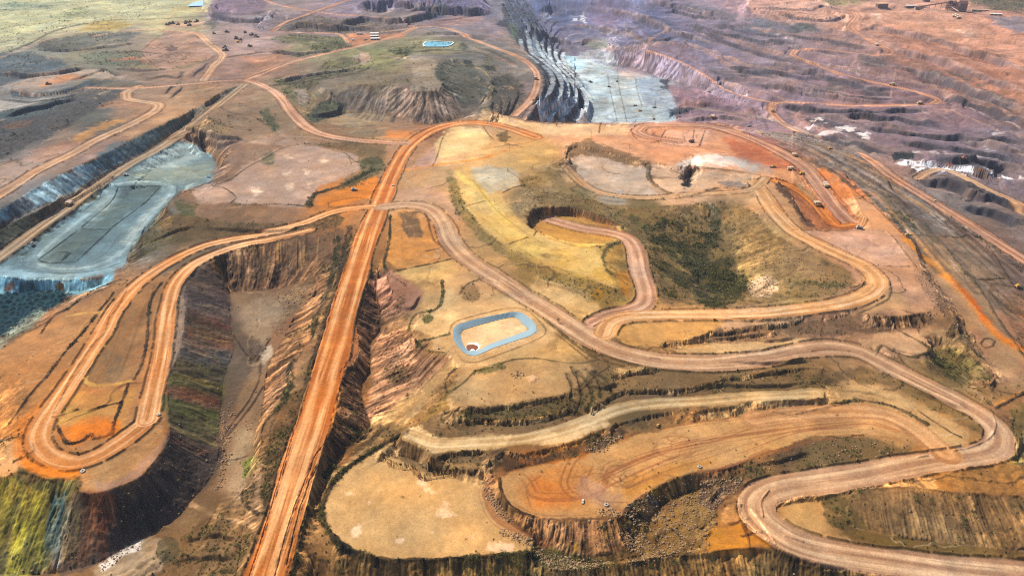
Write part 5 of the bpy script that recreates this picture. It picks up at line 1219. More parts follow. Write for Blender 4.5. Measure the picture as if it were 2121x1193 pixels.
# lower haul road medians, pads and arcs on the tongue
for q in ("1680,727 1710,723 1760,727", "1975,933 2010,926 2050,906 2062,876 2050,850", "1580,1070 1576,1040 1592,1016", "1625,1110 1662,1121", "1900,947 1920,943", "1228,676 1252,662", "1345,741 1365,743", "1555,643 1590,642", "1760,596 1795,588", "1900,850 1960,890 1990,905", "1640,861 1665,865"):
    stroke(q, 1.1, '5c4630', 0.9, 1.3)
for q in ("1500,838 1560,832 1600,835", "1520,846 1600,850 1640,846", "1448,862 1500,856 1560,858"): stroke(q, 2.5, 'c49c6c', 0.6)
for q in ("1205,930 1250,900 1290,880", "1740,860 1800,856 1860,870 1910,905", "1300,1010 1380,975 1460,950 1560,915 1660,890 1760,885", "1060,1040 1120,1066 1220,1066", "1120,985 1090,1010 1100,1050", "1230,960 1215,1000 1240,1035 1300,1040"):
    stroke(q, 0.8, '9a6642', 0.5, soft=0.9)
tracks("1240,1000 1300,1030 1380,1000", 22, '8e5e40', 0.45, 1.0)
fill("1210,985 1250,1010 1290,1030 1260,1050 1200,1030 1190,1000", 'b8927c', 7, 0.5)
fill("1500,805 1620,800 1690,795 1660,812 1560,816 1500,818", '766038', 4, 0.5, V=0.4)

for q, h in (("440,28 470,40 520,44 560,34", 16), ("700,50 760,40 830,44 880,34 930,26 1000,34", 18), ("590,60 640,52 700,58 780,62", 12), ("740,14 800,6 850,12 880,22 960,24 1020,22", 22), ("0,152 60,158 130,150 180,140", 10), ("0,246 80,224 160,204", 8),
             ("76,104 150,104 230,98 280,88", 8), ("230,140 300,146 350,142", 6), ("560,108 620,112 690,104", 8), ("570,170 640,158 740,144", 8), ("640,240 690,236 700,215", 8), ("380,262 430,280 520,292", 6), ("400,290 450,296 500,292", 6),
             ("1110,60 1140,80 1180,90 1240,88", 16), ("1180,55 1240,60 1300,75", 14), ("1240,20 1330,40 1400,70 1470,90", 20), ("1340,0 1420,22 1500,36", 18), ("1600,130 1660,150 1720,160", 12), ("1600,180 1700,200 1800,214", 10), ("1700,240 1800,262 1900,280", 10),
             ("1790,56 1880,70 1980,100 2121,150", 14), ("1850,104 1950,130 2060,170 2121,190", 14), ("1900,150 2000,190 2121,230", 12), ("1420,250 1500,246 1560,250", 8), ("2000,290 2121,320", 10), ("870,70 950,72 1010,84", 8)):
    xx = float(q.split(',')[0])
    if xx > 1050: stroke(q, 10, 'b8a29a', 0.5, soft=0.7)
    ledge(q, h * 1.25, h * 3.6, col='4c4650', a=0.55 if xx > 1050 else 0.4)  # bright tread and shaded riser put into the colour of each far ledge
for q, h in (("1200,790 1240,800 1280,795", 4), ("1500,745 1600,752 1680,744", 3), ("1440,790 1560,800 1660,790", 3), ("1190,640 1240,655", 2), ("960,560 1060,600 1120,640", 2), ("800,620 850,640 870,610", 3), 
              ("1540,700 1600,705 1650,700", 3), ("420,470 520,478 640,474", 4), ("300,505 360,480 400,470", 4), ("1480,650 1560,662 1640,660", 2), ("1870,800 1950,830 2000,850", 3), ("1740,805 1800,812 1860,835", 2),
             ("1560,960 1620,950 1680,938", 3), ("1400,1150 1500,1142 1600,1140", 3), ("380,1120 440,1105 490,1120", 4), ("360,1160 420,1150 480,1160", 4), ("1840,720 1900,735 1920,760", 3), ("1100,575 1180,600 1250,620", 3), ("1100,400 1160,412 1220,432", 3), ("1180,375 1240,410 1300,420", 3)):
    ledge(q, h, h * 5)

fill("352,600 372,604 384,622 380,700 366,740 348,780 338,790 344,740 360,690 368,640", '9a8470', 3, 0.8, B=1.2, K=0.1)
fill("445,538 462,560 470,590 476,602 466,575 452,552", 'c08c48', 2, 0.9)
fill("1110,905 1180,893 1250,868 1262,880 1200,905 1120,922", 'e0bc8c', 4, 0.8, S=0.2)
fill("1300,842 1400,832 1560,820 1680,812 1690,822 1560,834 1400,842 1310,852", 'c8a070', 3, 0.7, S=0.2)
# fall-line streaks of tipped material round the left dump
fans = [((400, 570), (474, 604), '6e5848'), ((380, 605), (478, 622), '6c5850'), ((382, 645), (482, 660), '6e564e'), ((381, 660), (484, 682), '8c4c38'), ((378, 685), (486, 708), '5a5634'), ((372, 705), (484, 728), '9a6040'), ((366, 730), (472, 760), '5c605a'),
        ((355, 758), (463, 790), '746c40'), ((350, 775), (462, 802), 'b89640'), ((348, 790), (460, 818), '586030'), ((347, 806), (458, 838), '9c5430'), ((347, 830), (455, 868), '5c7030'), ((347, 865), (452, 910), '506030'), ((348, 890), (452, 930), '64503c'), ((345, 915), (446, 965), '4c423c'),
        ((330, 945), (410, 1020), '48403a'), ((300, 978), (350, 1085), '443c38'), ((262, 1000), (275, 1128), '4c403a'), ((235, 1012), (225, 1158), '6e4636'), ((200, 1021), (185, 1172), '8a5238'), ((170, 1018), (150, 1182), '786048'), ((140, 1016), (118, 1186), '8c8468'),
        ((128, 1018), (104, 1130), '4f7478'), ((115, 1018), (92, 1150), '5a7468'), ((100, 1016), (66, 1186), '847a38'), ((60, 1002), (10, 1190), '8e8238'), ((20, 990), (-50, 1160), '9a8a3e'), ((-40, 985), (-140, 1120), '907e3e')]
def mixh(a, b, t):
    return ''.join('%02x' % int(int(a[i:i + 2], 16) * (1 - t) + int(b[i:i + 2], 16) * t) for i in (0, 2, 4))
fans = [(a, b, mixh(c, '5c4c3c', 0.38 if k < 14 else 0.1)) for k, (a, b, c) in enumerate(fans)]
i_, w_ = mask("345,540 500,560 500,920 440,1060 200,1200 -200,1230 -200,985 60,985 160,1012 240,1005 330,940 340,790 372,600", 6, 0)
NOSC = np.ones_like(Z); NOSC.ravel()[i_] = 1 - w_
VEG.ravel()[i_] *= 1 - w_ * 0.85; LMP.ravel()[i_] *= 1 - w_ * 0.7
rq = random.Random(3)
for k in range(300):
    u = rq.random() * (len(fans) - 1.001); i = int(u); f = u - i
    a0, b0, c0 = fans[i]; a1, b1, c1 = fans[i + 1]
    c = c0 if rq.random() > f else c1
    if rq.random() < 0.12: c = '3e3630' if i > 12 and i < 18 else rq.choice(['6a5a40', 'c0a860', '8a7a60'])
    x0, y0 = a0[0] + (a1[0] - a0[0]) * f, a0[1] + (a1[1] - a0[1]) * f; x1, y1 = b0[0] + (b1[0] - b0[0]) * f, b0[1] + (b1[1] - b0[1]) * f
    l0, l1 = rq.uniform(0, 0.3), rq.uniform(0.6, 1.0)
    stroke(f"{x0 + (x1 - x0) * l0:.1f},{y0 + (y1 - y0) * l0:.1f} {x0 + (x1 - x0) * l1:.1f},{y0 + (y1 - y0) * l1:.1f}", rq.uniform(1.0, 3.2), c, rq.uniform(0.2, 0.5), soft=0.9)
# parallel strips of the right-hand terraces
SA = spline(parse("1600,268 1700,300 1760,322 1850,372 1960,440 2060,518 2121,565 2200,620"), False, 20); SB = spline(parse("1540,274 1660,330 1730,370 1815,425 1900,520 1975,620 2040,700 2130,780"), False, 20)
for k in range(46):
    t = rq.random(); n_ = 24
    ia = np.linspace(0, len(SA) - 1, n_).astype(int); ib = np.linspace(0, len(SB) - 1, n_).astype(int)
    L = SA[ia] * (1 - t) + SB[ib] * t
    j0 = rq.randint(0, 14); j1 = min(n_, j0 + rq.randint(5, 14))
    stroke(" ".join(f"{p[0]:.1f},{p[1]:.1f}" for p in L[j0:j1]), rq.uniform(1.5, 6), rq.choice(['6a4e42', 'a88c74', '5e5446', 'b49478', '7a6c60', 'c08c5c', '6c5c48']), rq.uniform(0.45, 0.8), soft=0.8, h=rq.choice([0, 0, 1.2]))
# scrub in the middle of the hollow
fill("1350,470 1400,455 1440,480 1480,470 1500,520 1545,575 1540,612 1490,632 1420,628 1375,600 1355,550", '45441f', 8, 0.85, V=1.0, nz=(22, -0.02))
fill("1430,560 1500,545 1545,585 1520,625 1450,628", '383c1c', 6, 0.85, V=1.1, nz=(18, -0.14))
fill("1265,440 1330,440 1370,460 1360,480 1310,470", '50502a', 6, 0.7, V=0.9, nz=(20, -0.1))
fill("1640,590 1700,580 1760,575 1740,605 1660,612", '5c5a30', 6, 0.6, V=0.8, nz=(14, -0.05))

fill("1040,-5 1085,-5 1110,30 1140,75 1165,112 1130,100 1095,75 1062,40", '3c4454', 4, 0.8, S=0.3)
for q in ("1050,-5 1072,28 1096,60 1122,92", "1066,-5 1088,28 1112,62 1138,98", "1084,-4 1106,32 1130,68 1152,104", "1042,6 1058,36 1082,70 1104,92"):
    stroke(q, 5.0, '7c8494', 0.7, soft=0.6); ledge(q, -10, 30)

# third survey: around the lined pond, the eastern strips and the upper slopes
stroke("1960,570 1985,594 2012,622 2036,660 2070,695 2124,727", 5.0, 'cc7430', 0.85, soft=0.9)
stroke("1990,596 2015,624 2040,664", 2.2, 'd8641c', 0.6, soft=0.9)
stroke("1872,492 1905,525 1945,556 1965,575", 4.0, 'd89040', 0.7, soft=0.9)
stroke("2035,703 2030,712 2038,720 2056,716 2060,706 2048,700 2036,702", 1.4, '5a4630', 0.7, 1.0)
stroke("928,575 930,600 924,633 900,650", 5.0, 'd0ac7c', 0.7, soft=0.8)
stroke("925,669 932,690 940,722 950,755", 2.6, 'cca474', 0.85, soft=0.6)
fill("873,654 892,645 897,660 880,672", '5c6430', 2, 0.8, V=0.8)
fill("953,590 975,585 992,600 990,622 965,620 950,606", '8c6c48', 3, 0.8, K=0.3, V=0.3)
fill("770,575 800,560 850,585 870,600 855,635 815,655 790,660 785,620", 'a87862', 4, 0.8, S=3)
stroke("925,812 922,795 930,775 945,762", 1.4, '5c4a2c', 0.8, 0.8, V=0.5); stroke("925,812 938,808 962,790 984,768", 1.6, '5c5a30', 0.8, 1.0, V=0.7)
stroke("984,768 1010,762 1040,752 1060,745 1110,742 1150,748 1200,752 1240,745", 1.4, '5e5030', 0.7, 0.8, V=0.5)
fill("985,765 1040,750 1050,760 1020,772 990,775", '5e6034', 2, 0.7, V=0.7)
fill("1150,708 1200,700 1235,735 1180,738 1150,725", 'd2a870', 3, 0.85, S=0.2)
fill("1205,715 1225,718 1245,740 1225,742 1210,728", '6c5430', 2, 0.8, V=0.6)
fill("1056,775 1072,772 1090,776 1075,786 1060,786", None, 2, 1.0, K=1.2)
stroke("1130,665 1180,705 1230,740 1290,758", 1.6, '64502f', 0.7, 1.0, V=0.4)
stroke("1150,690 1190,722 1215,742", 1.2, '7a5c38', 0.7, 0.8)
for q in ("1185,760 1200,790 1205,820 1196,850", "1198,770 1222,800 1228,830 1215,850", "1215,765 1240,790 1245,820", "1235,770 1262,795 1270,815", "1175,775 1185,800 1182,825"):
    stroke(q, 2.2, '4c4026', 0.7, -1.8, soft=0.8, V=0.4)
stroke("862,196 850,212 836,230 826,242", 2.2, 'c4b4a4', 0.8, soft=0.8)
for k in range(40):
    a_ = rq.uniform(0, 1); x0 = 742 + a_ * 220; y0 = 184 + 6 * math.sin(a_ * 9) + (10 if a_ > 0.75 else 0)
    x1 = 700 + a_ * 300; y1 = 236 + 22 * math.sin(a_ * 3.0)
    stroke(f"{x0:.0f},{y0:.0f} {x1:.0f},{y1:.0f}", rq.uniform(1.5, 3.5), rq.choice(['86766a', '564a42', '685a50', '928274', '4c433e']), 0.6, soft=0.9, h=rq.choice([-1.5, 0, 1.5]))
for k in range(30):
    a_ = rq.uniform(0, 1); x0 = 1272 + a_ * 290; y0 = 104 + abs(a_ - 0.2) * 130; x1 = x0 - 40; y1 = y0 + 34 * (1 - a_ * 0.6)
    stroke(f"{x0:.0f},{y0:.0f} {x1:.0f},{y1:.0f}", rq.uniform(2, 4), rq.choice(['9a8c98', '74687a', 'a898a0', '6c6270']), 0.35, soft=0.9)
for k in range(26):      # ribs on the slopes below the loop road and beside the causeway
    a_ = rq.uniform(0, 1); x0 = 446 + a_ * 250; y0 = 530 - a_ * 48; stroke(f"{x0:.0f},{y0:.0f} {x0 + rq.uniform(-6, 8):.0f},{y0 + rq.uniform(45, 75):.0f}", rq.uniform(0.8, 1.8), rq.choice(['54402c', '9a7450', '6c5038', 'b08858']), 0.5, soft=0.9, h=rq.choice([-0.8, 0.8]))
for k in range(60):
    a_ = rq.uniform(0, 1); x0 = 790 + a_ * 140; y0 = 690 + a_ * 55 + rq.uniform(-20, 10); L_ = rq.uniform(0.35, 1)
    stroke(f"{x0:.0f},{y0:.0f} {x0 - 70 * L_:.0f},{y0 + 75 * L_:.0f}", rq.uniform(0.6, 1.6), rq.choice(['7c5540', 'b88a68', '8c6248', 'c09470', '6c4a38']), 0.55, soft=0.9, h=rq.choice([-0.9, 0, 0.7]))
for k in range(40):
    a_ = rq.uniform(0, 1); x0 = 690 - a_ * 130; y0 = 585 + a_ * 290; L_ = rq.uniform(0.4, 1)
    stroke(f"{x0:.0f},{y0:.0f} {x0 - 45 * L_:.0f},{y0 + 42 * L_:.0f}", rq.uniform(0.6, 1.5), rq.choice(['7c5c44', 'b48c6c', '8c6a50', 'bc987c']), 0.5, soft=0.9, h=rq.choice([-0.6, 0, 0.6]))
for k in range(90):      # faint tyre marks and scrapes on the working pads
    cx_, cy_, w_, h_ = rq.choice([(1300, 985, 200, 60), (1600, 880, 250, 30), (150, 800, 120, 140), (900, 1050, 180, 70), (640, 360, 90, 50), (1250, 370, 90, 30), (1800, 520, 90, 40), (1050, 780, 90, 30), (1350, 690, 80, 20), (2000, 620, 80, 90), (1400, 300, 200, 30), (1180, 540, 60, 30), (60, 380, 80, 40), (860, 500, 40, 50), (1960, 880, 60, 30), (560, 1000, 20, 40)])
    x0 = cx_ + rq.uniform(-1, 1) * w_; y0 = cy_ + rq.uniform(-1, 1) * h_; an = rq.uniform(0, 6.28); r_ = rq.uniform(10, 34); b_ = rq.uniform(-0.8, 0.8)
    stroke(" ".join(f"{x0 + r_ * t * math.cos(an + b_ * t):.1f},{y0 + r_ * 0.55 * t * math.sin(an + b_ * t):.1f}" for t in (0, 0.5, 1.0, 1.5)), rq.uniform(0.4, 0.9), rq.choice(['8c6440', 'a87c54', 'e0bc90', '7c5838']), rq.uniform(0.25, 0.5), soft=0.9)

fill("40,930 60,890 85,925 110,955 160,965 165,985 130,992 80,985 50,965", 'e0843a', 5, 0.8, S=0.2)
fill("1745,30 1790,45 1830,60 1820,80 1780,70 1755,50", 'c4947c', 4, 0.5)
for q in ("1420,90 1500,120 1560,140 1640,150", "1480,75 1600,110 1700,135 1790,150 1900,172 1990,205 2121,250", "1300,110 1360,95 1440,104 1520,140", "1640,210 1560,190 1500,170", "2121,160 2000,130 1900,100 1840,84", "1560,60 1640,74 1740,84 1800,98", "2121,290 2030,262 1960,230", "1380,60 1340,90 1300,100 1250,105"):
    stroke(q, 9, 'b89684', 0.6, soft=0.6); ledge(q, 6, 30, col='5a4c4c', a=0.4)
# ---------------------------------------------------------------- roads: bed, wheel paths, windrows
STY = {  # base, light wheel path, dark centre
 'main': ('c8763c', 'eeb27c', 'ac5a26'), 'pale': ('d08c54', 'f0bc8c', 'b46c38'), 'mauve': ('bf9270', 'd8b28c', '9c755a'), 'pink': ('bc8c6e', 'd8ae90', '946650'),
 'sand': ('d29c68', 'e4b88c', 'b07444'), 'sandt': ('bc9068', 'd0a880', '9a7048'), 'red': ('b88468', 'd8a888', '8a604c'), 'orange': ('c07038', 'd88c4c', '944a20'),
 'dull': ('a08468', 'c4a888', '786048'), 'teal': ('8e9c9a', 'b8c4c0', '66787a'), 'grey': ('9c8a78', 'b4a494', '7a6a60'), 'cream': ('cca674', 'e4c89c', 'a88458'), 'cream2': ('b89064', 'c8a478', '94704c'), 'brown': ('c48c5c', 'd4a070', '9c6844')}
STY['tealx'] = STY['teal']; STY['creamx'] = STY['cream']
RD = np.full_like(Z, 99.0)
fg = smooth(430, 520, PY) * (1 - ((PX > 1330) & (PX < 1560) & (PY > 440) & (PY < 640))) * (C[..., 2] < C[..., 0] * 0.9)
VEG *= 1 - 0.25 * fg
gr = smooth(0.80, 1.0, C[..., 1] / np.maximum(C[..., 0], 1e-3)) * fg * (PX > 160)
C[..., 0] *= 1 + 0.18 * gr; C[..., 1] *= 1 + 0.05 * gr
for P, hw, st in ROADW:
    if st == 'tealx': continue
    r = walk(P, False, hw + 9)
    if r is None: continue
    I, J, D, S, O, _ = r
    base, lt, dk = (hexc(q) for q in STY[st])
    edge = hw + vn(S, S * 0 + (O > 0) * 50, 55.0, 61) * hw * 0.28 + vn(S, S * 0 + (O > 0) * 50, 18.0, 64) * 1.4 + vn(S, O * 0 + (O > 0) * 9, 6.0, 62) * 0.8
    e = np.maximum(0.6, CELLR[I, J])
    m = 1 - smooth(edge - e, edge + e, D)
    u = O / hw
    lane = np.exp(-((np.abs(u) - 0.5) / 0.22) ** 2)
    wv = vn(S, S * 0, 70.0, 63) * 3.0; n1 = (vn(O + wv, S * 0.03, 1.2, 51) * 0.75 + vn(O + wv * 0.6, S * 0.02, 3.0, 52) * 1.0) * np.clip(0.75 + fbm(GX[I, J], GY[I, J], 45, 2, 66) * 1.4, 0.1, 1.3); n2 = vn(O, S * 0.03, 6.0, 53); n3 = fbm(GX[I, J], GY[I, J], 30, 3, 57)
    w1 = np.clip(lane * 0.75 + n1 * 1.1 + n3 * 0.25, 0, 1)[..., None]
    w2 = np.clip((1 - lane) * 0.35 - n1 * 0.9 + n2 * 0.5 + n3 * 0.3 - 0.05, 0, 1)[..., None]
    c = base + (lt - base) * w1; c = c + (dk - c) * w2 * 0.85
    keep = 0.94 if st not in ('grey', 'creamx') else 0.6
    C[I, J] += (c - C[I, J]) * (m * keep)[..., None]
    for A in (VEG, ROK, LMP): A[I, J] *= 1 - m
    STK[I, J] *= 1 - m * 0.9
    if st in ('creamx', 'brown'): continue
    RD[I, J] = np.minimum(RD[I, J], (D - edge) / (1 if hw > 6 else 0.6))
    if st == 'main' or st == 'mauve':
        DZ[I, J] += m * 0.25 * n1
bm = np.exp(-((RD - 1.6) / 1.25) ** 2) * smooth(-0.25, 0.05, N2 + 0.12) * (1 - smooth(1200, 2300, GY) * 0.5)
bw = np.clip(1.6 / np.maximum(CELLR, 1.0), 0.35, 1)
DZ += bm * 1.9
C += (hexc('5e4a2e') * (0.75 + 0.5 * N3[..., None]) - C) * (bm * 0.52 * bw)[..., None]
VEG = np.maximum(VEG, bm * 0.4 * (N1 > 0))
# ---------------------------------------------------------------- micro relief and mottling
gx2, gy2 = grads(blur(Z, 3)); SL2 = np.hypot(gx2, gy2)
sm = smooth(0.14, 0.5, SL2)
near = 1 - smooth(1100, 2600, GY) * 0.6
flat = 1 - smooth(0.05, 0.25, SL2)
ril = R0 * 0.9 * (1 - smooth(600, 1000, GY)) + (np.abs(R1) * -1.5 + R2 * 1.6) * 0.9 + R3 * 2.0
FIN = vn(GX, GY, 0.9, 201); F2 = vn(GX, GY, 2.1, 202); F4 = vn(GX, GY, 4.5, 203)
DZ += sm * STK * ril * 1.15 * (1 - FARK * 0.4) * (1 - 0.55 * smooth(0.6, 1.2, SL2))
DZ += fbm(GX, GY, 14, 4, 33, 0.6) * (0.22 + 2.2 * sm) * (1 - 0.8 * flat) + F2 * (0.1 + 0.5 * sm)
pit = smooth(1080, 1200, PX) * (1 - smooth(330, 430, PY - 0.12 * (PX - 1500))) * smooth(6, 16, RD) * (1 - smooth(240, 262, PY) * (PX < 1640))
pit = pit * (1 - ((PX > 1190) & (PX < 1405) & (PY > 122) & (PY < 256)))
ter_ = (Z + fbm(GX, GY, 300, 3, 35) * 16) / 9.0
tf = ter_ - np.floor(ter_)
DZ += pit * ((smooth(0.0, 0.16, tf) - tf) * 9.0) * 0.95 * smooth(-0.45, -0.1, NB + 0.1)
DZ += pit * (fbm(GX, GY, 60, 5, 36, 0.6) * 6)
STK *= 1 - 0.6 * pit
DZ += FARK * (1 - pit) * (1 - (PX > 1055) * (PX < 1225) * (PY > 50)) * fbm(GX, GY, 70, 4, 37, 0.6) * 4.5 * smooth(2, 8, RD) * smooth(60, 110, PY + PX * 0.1) * (1 - (PX > 1190) * (PX < 1405) * (PY > 122) * (PY < 256) * 1.0)
w1, id1 = worley(GX, GY, 9.0, 3)
w2, id2 = worley(GX, GY, 3.4, 6)
DZ += np.clip(LMP, 0, 3) * np.clip(1 - w1 * 1.35, 0, 1) * 2.6
rk = np.clip(0.42 * (0.5 + id2) - w2, 0, 1) * (id2 < ROK * 0.75)
DZ += rk * 3.2
rkm = smooth(0.02, 0.12, rk)[..., None]
C += ((hexc('a88c70') * (0.6 + 0.9 * _h((id2 * 9999).astype(int), (id2 * 777).astype(int), 3))[..., None]) - C) * rkm * 0.6 * np.clip(ROK, 0, 1)[..., None]
# breaks of slope darkened for local contrast, with scrub along them
def lap(a, n):
    b = blur(a, n); return b - blur(b, n * 3)
CV = lap(Z, 6) / np.maximum(CELLR, 0.6)
brk = smooth(0.10, 0.55, np.abs(CV)) * smooth(-0.5, 0.15, N1 + N2 * 0.7 + 0.15) * smooth(1.5, 4.0, RD) * (1 - FARK * 0.5)
teal_ = (PX < 480) & (PY > 280) & (PY < 720) & (C[..., 2] > C[..., 0] * 0.95)
brk = brk * (1 - teal_)
VEG0 = VEG.copy()
brk = brk * smooth(0.25, 0.7, STK) * NOSC
VEG = np.maximum(VEG, brk * 0.3)
C += (hexc('5a4426') * (0.8 + 0.5 * F4[..., None]) - C) * (brk * 0.3)[..., None]
rdg = lambda sc, sd, w: (1 - smooth(0, 1, np.abs(fbm(GX + N2 * 6, GY + N2 * 6, sc, 2, sd)) * sc / np.maximum(w, CELLR * 0.9))) * np.clip(w / (CELLR * 0.9), 0.25, 1)
prot = smooth(0.25, 0.7, STK) * NOSC
brk = brk * prot
offr = smooth(1.5, 3.5, RD) * (1 - teal_) * prot
l1 = rdg(62.0, 501, 2.2) * smooth(-0.1, 0.2, fbm(GX, GY, 120, 2, 502)) * offr
l2 = rdg(48.0, 503, 1.8) * smooth(0.0, 0.25, fbm(GX, GY, 100, 2, 504)) * offr
l3 = np.maximum(rdg(170.0, 505, 6.0), rdg(120.0, 507, 5.0)) * FARK * smooth(2, 6, RD)
C += (hexc('5a4228') - C) * (np.maximum(l1, l3 * 0.6) * 0.55)[..., None]
C += (hexc('d0ac84') - C) * (l2 * 0.4 * (1 - smooth(0.08, 0.25, SL2)))[..., None]
DZ += l1 * 0.7
VEG = np.maximum(VEG, l1 * 0.35)
dust = smooth(0.1, 0.7, fbm(GX, GY, 34, 4, 301)) * flat * (RD > 1)
C *= (1 + 0.30 * dust)[..., None]
scr = smooth(0.05, 0.5, fbm(GX, GY, 48, 5, 311, 0.7)) * smooth(0.06, 0.25, SL2) * (RD > 2) * (1 - teal_) * prot
C += (hexc('644a2a') - C) * (scr * 0.45 * (1 - FARK * 0.6))[..., None]
VEG = np.maximum(VEG, scr * 0.5 * (1 - FARK))
# low scrub: dots denser where VEG is high
stp = smooth(0.75, 1.3, SL2) * (1 - teal_) * (1 - FARK) * NOSC
VEG = VEG * (1 - 0.8 * stp); VEG0 = VEG0 * (1 - 0.85 * stp)
C += (hexc('80603e') * (1 + 0.8 * R1[..., None]) - C) * (stp * 0.6 * (C[..., 0] > C[..., 1] * 1.15))[..., None]
w3, id3 = worley(GX, GY, 4.2, 16)
w4, id4 = worley(GX, GY, 9.5, 19)
patch = smooth(-0.35, 0.45, N1 + N2 * 0.6)
p3 = VEG * (0.25 + 0.9 * patch)
v3 = smooth(0.0, 0.1, 0.40 * (0.5 + id3) - w3) * (id3 < p3 * 0.95)
v4 = smooth(0.0, 0.1, 0.44 * (0.5 + id4) - w4 + N2 * 0.25) * (id4 < (p3 - 0.25) * 0.9) * FARK
vm = np.maximum(v3 * (1 - FARK * 0.7), v4)
gc = hexc('4e4e24') * (0.55 + 0.9 * id3[..., None]); gc2 = hexc('6c5c34') * (0.6 + 0.7 * id3[..., None])
gcol = np.where((N1[..., None] > 0.12) | (VEG[..., None] > 0.75), gc, gc2)
C += (gcol - C) * (vm * 0.82)[..., None]
DZ += vm * 1.1 * near
C += (hexc('5a5430') * (1 + N2[..., None]) - C) * (np.clip(VEG, 0, 1) * patch * 0.35)[..., None]
# streaks of run-off and general mottling
st_ = (R0 * 1.2 * (1 - smooth(600, 1000, GY)) + R1 * 1.3 + R2 * 1.2 + R3 * 0.5) * np.minimum(STK, 2.5) * sm
C *= np.exp(np.clip(st_, -1.1, 1.1) * 0.6)[..., None]
rough = (0.45 + 0.55 * (1 - flat) + 0.3 * sm) * (0.6 + 0.4 * NOSC)
FB = fbm(GX, GY, 22, 4, 210, 0.7)
lf = fbm(GX, GY, 90, 5, 220, 0.75)
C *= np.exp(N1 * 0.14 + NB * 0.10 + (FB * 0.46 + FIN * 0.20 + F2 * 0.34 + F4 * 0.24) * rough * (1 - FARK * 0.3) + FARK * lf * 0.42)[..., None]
hue = (fbm(GX, GY, 38, 3, 71) * 0.22)[..., None]
C *= 1 + hue * np.array([0.6, 0.0, -0.7], np.float32)
print("detail", round(time.time() - T0, 1))
for q in (POND_OUT,):
    i_, w_ = mask(q, 6.0, 0.0)
    DZ.ravel()[i_] *= 1 - smooth(0, 0.4, w_)
i_, w_ = mask("872,98 874,86 940,84 944,96 930,101", 4.0, 0.0)
DZ.ravel()[i_] *= 1 - smooth(0, 0.4, w_)
i_, w_ = mask("380,16 400,-4 480,-10 470,14", 4.0, 0.0)
DZ.ravel()[i_] *= 1 - smooth(0, 0.4, w_)
g_ = C.mean(-1, keepdims=True)
C = np.clip(g_ + (C - g_) * 1.10, 0.004, 2)
g_ = C.mean(-1, keepdims=True)
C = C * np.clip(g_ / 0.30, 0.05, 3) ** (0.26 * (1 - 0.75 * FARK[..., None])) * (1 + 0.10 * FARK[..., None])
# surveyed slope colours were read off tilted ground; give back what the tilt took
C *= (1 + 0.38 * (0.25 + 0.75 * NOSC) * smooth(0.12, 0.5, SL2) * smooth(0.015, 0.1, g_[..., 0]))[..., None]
mv = (smooth(1080, 1200, PX) * (1 - smooth(300, 360, PY)))[..., None]
g_ = C.mean(-1, keepdims=True); C += ((g_ + (C - g_) * 0.95) * np.array([1.06, 0.99, 0.95], np.float32) - C) * mv
ALB = 0.60
GRAY = C.mean(-1, keepdims=True)
CA = np.clip(C * ALB, 0.006, 0.75)
Z0 = Z.copy()
Z = Z + DZ
def new_obj(name, me, mats=()):
    o = bpy.data.objects.new(name, me); COL.objects.link(o)
    for m in mats: me.materials.append(m)
    return o
def terrain_mesh(Z, C):
    me = bpy.data.meshes.new("terrain")
    nv = NR * NC
    co = np.stack([GX, GY, Z], -1).astype(np.float32).reshape(-1)
    me.vertices.add(nv); me.vertices.foreach_set("co", co)
    idx = np.arange(nv, dtype=np.int32).reshape(NR, NC)
    q = np.stack([idx[1:, :-1], idx[1:, 1:], idx[:-1, 1:], idx[:-1, :-1]], -1).reshape(-1)
    nf = (NR - 1) * (NC - 1)
    me.loops.add(nf * 4); me.loops.foreach_set("vertex_index", q)
    me.polygons.add(nf)
    me.polygons.foreach_set("loop_start", np.arange(0, nf * 4, 4, dtype=np.int32))
    me.polygons.foreach_set("use_smooth", np.ones(nf, bool))
    me.update(calc_edges=True)
    at = me.color_attributes.new("soil", 'FLOAT_COLOR', 'POINT')
    rgba = np.concatenate([C, np.ones((NR, NC, 1), np.float32)], -1).astype(np.float32).reshape(-1)
    at.data.foreach_set("color", rgba)
    return me
def mat(name):
    m = bpy.data.materials.new(name); m.use_nodes = True
    nt = m.node_tree; b = nt.nodes["Principled BSDF"]
    return m, nt, b
def soil_material():
    m, nt, b = mat("soil")
    N, L = nt.nodes.new, nt.links.new
    at = N("ShaderNodeAttribute"); at.attribute_name = "soil"
    tc = N("ShaderNodeTexCoord")
    n1 = N("ShaderNodeTexNoise"); n1.inputs["Scale"].default_value = 0.9; n1.inputs["Detail"].default_value = 5; n1.inputs["Roughness"].default_value = 0.7
    L(tc.outputs["Object"], n1.inputs["Vector"])
    mr = N("ShaderNodeMapRange"); mr.inputs[1].default_value = 0.3; mr.inputs[2].default_value = 0.7; mr.inputs[3].default_value = 0.74; mr.inputs[4].default_value = 1.26
    L(n1.outputs[0], mr.inputs[0])
    mx = N("ShaderNodeVectorMath"); mx.operation = 'SCALE'
    L(at.outputs["Color"], mx.inputs[0]); L(mr.outputs[0], mx.inputs["Scale"])
    L(mx.outputs[0], b.inputs["Base Color"])
    b.inputs["Roughness"].default_value = 0.95
    b.inputs["Specular IOR Level"].default_value = 0.12
    bp = N("ShaderNodeBump"); bp.inputs["Strength"].default_value = 0.7; bp.inputs["Distance"].default_value = 0.5
    L(n1.outputs[0], bp.inputs["Height"]); L(bp.outputs[0], b.inputs["Normal"])
    return m
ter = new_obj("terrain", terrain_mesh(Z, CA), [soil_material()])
ter["kind"] = "structure"
print("terrain", round(time.time() - T0, 1))
